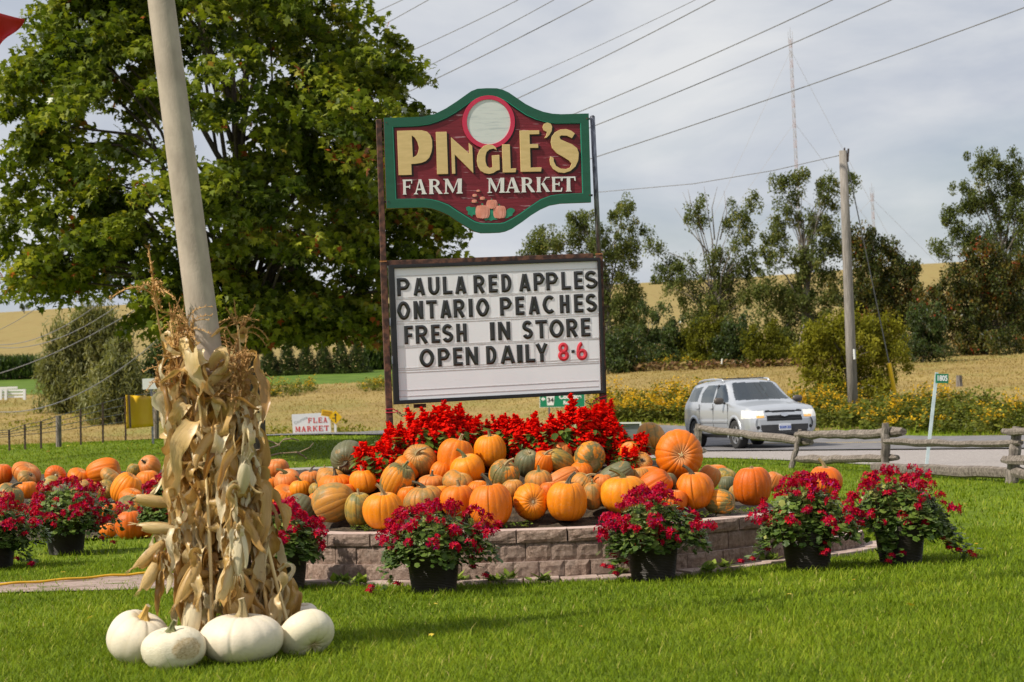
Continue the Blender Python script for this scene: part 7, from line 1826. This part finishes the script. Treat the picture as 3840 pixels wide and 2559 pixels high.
fr = face_frame(566, 1440, 56, 0, .0); k = 56 / F
wsn = thing('blank_sign', 'blank white sign board behind the left of the corn stalks', 'sign', (fr(0, 0, 0).x, 56, tzf(fr(0, 0, 0).x, 56)))
MB().prism(rect(64 * k, 40 * k), [], fr, -.02, 0).build('panel', retro_w, wsn); stand(fr, 0, -15 * k, wsn)
# white rail fence far left
WR = thing('white_rail_fence', 'short white painted rail fence at the left edge below the willow', 'fence', tuple(at(45, 1490, 88)))
wp = mat('white_fence_paint', (.74, .75, .74), None, rough=.6)
for px in (-40, 3, 22, 92): MB().beam(at(px, 1500, 88), at(px, 1460, 88), .11, .11, (0, 1, 0)).build('post', wp, WR)
for y in (1464, 1476, 1488): MB().beam(at(-60, y + 2, 88.1), at(92, y, 88.1), .05, .09).build('rail', wp, WR)
MB().beam(at(-60, 1458, 91), at(66, 1454, 91), .05, .10).build('rail', wp, WR)
# stake and old stub post in the field
o = MB().tube([at(2706, 1366, 98), at(2708, 1346, 98)], .04, 6).build('survey_stake', whitep_m, None); tag(o, 'thin white stake in the field in front of the shrubs', 'stake')
o = MB().tube([at(3598, 1450, 62), at(3597, 1436, 62), at(3596, 1408, 62)], [.11, .10, .09], 8).build('stub_post', oldpost_m, None); tag(o, 'short old wooden stub post among the goldenrod', 'post')
# ---- red flag at the top left corner, flying from a pole just outside the picture
flag_m = mat('red_flag_cloth', (.50, .012, .018), (.42, .008, .014), 3, .6)
FL = 13.0; fl = thing('red_flag', 'red pennant flag at the top left corner', 'flag', tuple(at(-230, 2500, FL)))
fz = at(-230, 2500, FL); fz.z = 0; ftop = at(-330, 10, FL)
MB().tube([fz, ftop + Vector((0, 0, .5))], [.03, .02], 10).build('flagpole', galv_m, fl, True)
outline = lambda u: (40 + 8 * u, 140 + (225 - 140) * u)
vs, fs = [], []
for i in range(25):
    u = i / 24
    for j in range(11):
        w = j / 10
        x = -310 + (395 * u) * (1 - .10 * w) - 30 * w * u; yt = 20 + 45 * u; yb = 120 + 105 * u ** 2 - (70 * max(0, u - .86) / .14)
        y = yt + (yb - yt) * w
        p = at(x, y, FL); p.y += .07 * math.sin(7 * u + 2.5 * w) + .03 * math.sin(15 * u - 4 * w); vs.append(p)
for i in range(24):
    for j in range(10): q = i * 11 + j; fs.append((q, q + 11, q + 12, q + 1))
o = MB().add(vs, fs).build('cloth', flag_m, fl, True); sm = o.modifiers.new('t', 'SOLIDIFY'); sm.thickness = .003
# fallen leaves and dandelions on the lawn
g = np.random.default_rng(301); n = 260; y = np.sqrt(g.uniform(10 ** 2, 58 ** 2, n)); x = g.uniform(-.27, .27, n) * y; kk = allowed_lawn(x, y) if 'allowed_lawn' in globals() else np.ones(n, bool)
kk &= ~in_bed(x, y) & ~((x > 3.0) & (y > 26)); x, y = x[kk], y[kk]; n = len(x)
fall_m = leaf_mat('fallen_leaf', [(0, (.30, .13, .03)), (.5, (.62, .42, .02)), (1, (.70, .55, .10))], .2, .5, .03)
tag(link(bpy.data.objects.new('fallen_leaves', scatter_mesh('fallen_leaves', MAPLE, MAPLEF, np.stack([x, y, tz(x, y) + .05], 1), rots(g, n, .5), g.uniform(.02, .05, n) * (1 + y / 40), g.uniform(0, 1, n), fall_m))), kind='stuff')
# ================================================================== grass and other ground cover (nobody could count it)
grass_m = leaf_mat('grass_blade', [(0, (.055, .095, .005)), (.35, (.13, .20, .007)), (.75, (.225, .305, .014)), (.95, (.34, .36, .045)), (1, (.46, .38, .15))], .35, .5, .03)
rng = np.random.default_rng(3)
BL5 = [(-.5, 0, 0), (.5, 0, 0), (-.36, .22, .55), (.36, .22, .55), (0, .62, 1)]
BF5 = [(0, 1, 3, 2), (2, 3, 4)]
BL3 = [(-.5, 0, 0), (.5, 0, 0), (0, .45, 1)]; BF3 = [(0, 1, 2)]
def allowed(x, y):
    ok = ~in_bed(x, y)
    d = np.min(np.hypot(x[:, None] - WALL[None, ::6, 0], y[:, None] - WALL[None, ::6, 1]), axis=1)
    ok &= (d > .21) | (rng.uniform(0, 1, len(x)) < .015)
    pn = np.interp(x, PATH_NEAR[:, 0], PATH_NEAR[:, 1]); pf = np.interp(x, PATH_FAR[:, 0], PATH_FAR[:, 1])
    onp = (x < -1.6) & (y > pn + .05) & (y < pf - .05)
    ok &= ~onp | (rng.uniform(0, 1, len(x)) < .06)
    ge = np.interp(y, edge[:31, 1], edge[:31, 0])
    ok &= ~((y < 44) & (x > ge + .1))
    ok &= ~((y > 43.9) & (y < 46.4))
    return ok
def field(name, y0, y1, n, hgt, wid, tv, tf, umax=.30, mt=None, filt=allowed, patch=.5, ufix=None):
    y = np.sqrt(rng.uniform(y0 ** 2, y1 ** 2, n)); x = rng.uniform(-umax, umax, n) * (y + 1.5)
    k = filt(x, y); x, y = x[k], y[k]; n = len(x)
    z = tz(x, y)
    big = .5 + .5 * np.sin(1.7 * x + 1.3 * np.sin(.9 * y)) * np.sin(1.1 * y + 1.9 * np.sin(.7 * x))
    fine = .5 + .5 * np.sin(5.3 * x + 2 * np.sin(3.1 * y)) * np.sin(4.7 * y + 1.5 * np.sin(4 * x))
    h = hgt * rng.uniform(.45, 1.25, n) * (.75 + .35 * fine + .15 * big)
    h = np.where(rng.uniform(0, 1, n) < .01, h * 1.8, h)
    yaw = rng.uniform(0, 2 * np.pi, n); tilt = np.abs(rng.normal(0, .33, n))
    rot = rot_axis(np.tile([0, 0, 1.0], (n, 1)), yaw) @ rot_axis(np.tile([1.0, 0, 0], (n, 1)), -tilt)
    mot = .5 + .5 * np.sin(2.9 * x + 3 * np.sin(1.7 * y + .6 * x)) * np.sin(2.3 * y + 2 * np.sin(2.1 * x))
    r = np.clip(.20 + .28 * big + .14 * fine + .16 * mot + rng.normal(0, .18, n), 0, .93)
    r = np.where(rng.uniform(0, 1, n) < .03, rng.uniform(.93, 1, n), r)
    me = scatter_mesh(name, tv, tf, np.stack([x, y, z - .005], 1), rot, np.stack([wid * rng.uniform(.6, 1.3, n), h, h], 1), r, mt or grass_m)
    return tag(link(bpy.data.objects.new(name, me)), kind='stuff')
field('lawn_grass', 9.4, 13.2, 108000, .054, .0068, BL5, BF5)
field('lawn_grass', 13.0, 19.5, 140000, .051, .0085, BL5, BF5)
field('lawn_grass', 19.3, 44.2, 130000, .06, .018, BL3, BF3)
field('lawn_grass', 46.0, 61.5, 80000, .06, .034, BL3, BF3, filt=lambda x, y: (x < 2.2))
def verge(x, y):
    k = offset_line(RC, 4.3); d = y - np.interp(x, np.sort(k[:, 0]), k[np.argsort(k[:, 0]), 1])
    return (d > .1) & (d < 4.5) & (x > 1)
field('roadside_grass', 40, 64, 60000, .16, .03, BL3, BF3, filt=verge)
# dry field grass beyond
dry_m = leaf_mat('dry_grass', [(0, (.26, .18, .065)), (.4, (.36, .27, .10)), (.75, (.42, .325, .13)), (1, (.22, .23, .06))], .3, .6, .03)
def dryf(x, y):
    k = offset_line(RC, 7.0); d = y - np.interp(x, np.sort(k[:, 0]), k[np.argsort(k[:, 0]), 1])
    return (d > 0) | ((x < 0) & (y > 62.5))
field('dry_field_grass', 61, 100, 70000, .085, .05, BL3, BF3, filt=dryf, mt=dry_m)
field('dry_field_grass', 98, 136, 40000, .10, .08, BL3, BF3, filt=lambda x, y: ~((y > 108) & (x < -1)), mt=dry_m)
corn_m = leaf_mat('ripe_corn', [(0, (.30, .19, .055)), (.5, (.48, .34, .11)), (1, (.36, .31, .085))], .25, .6, .02)
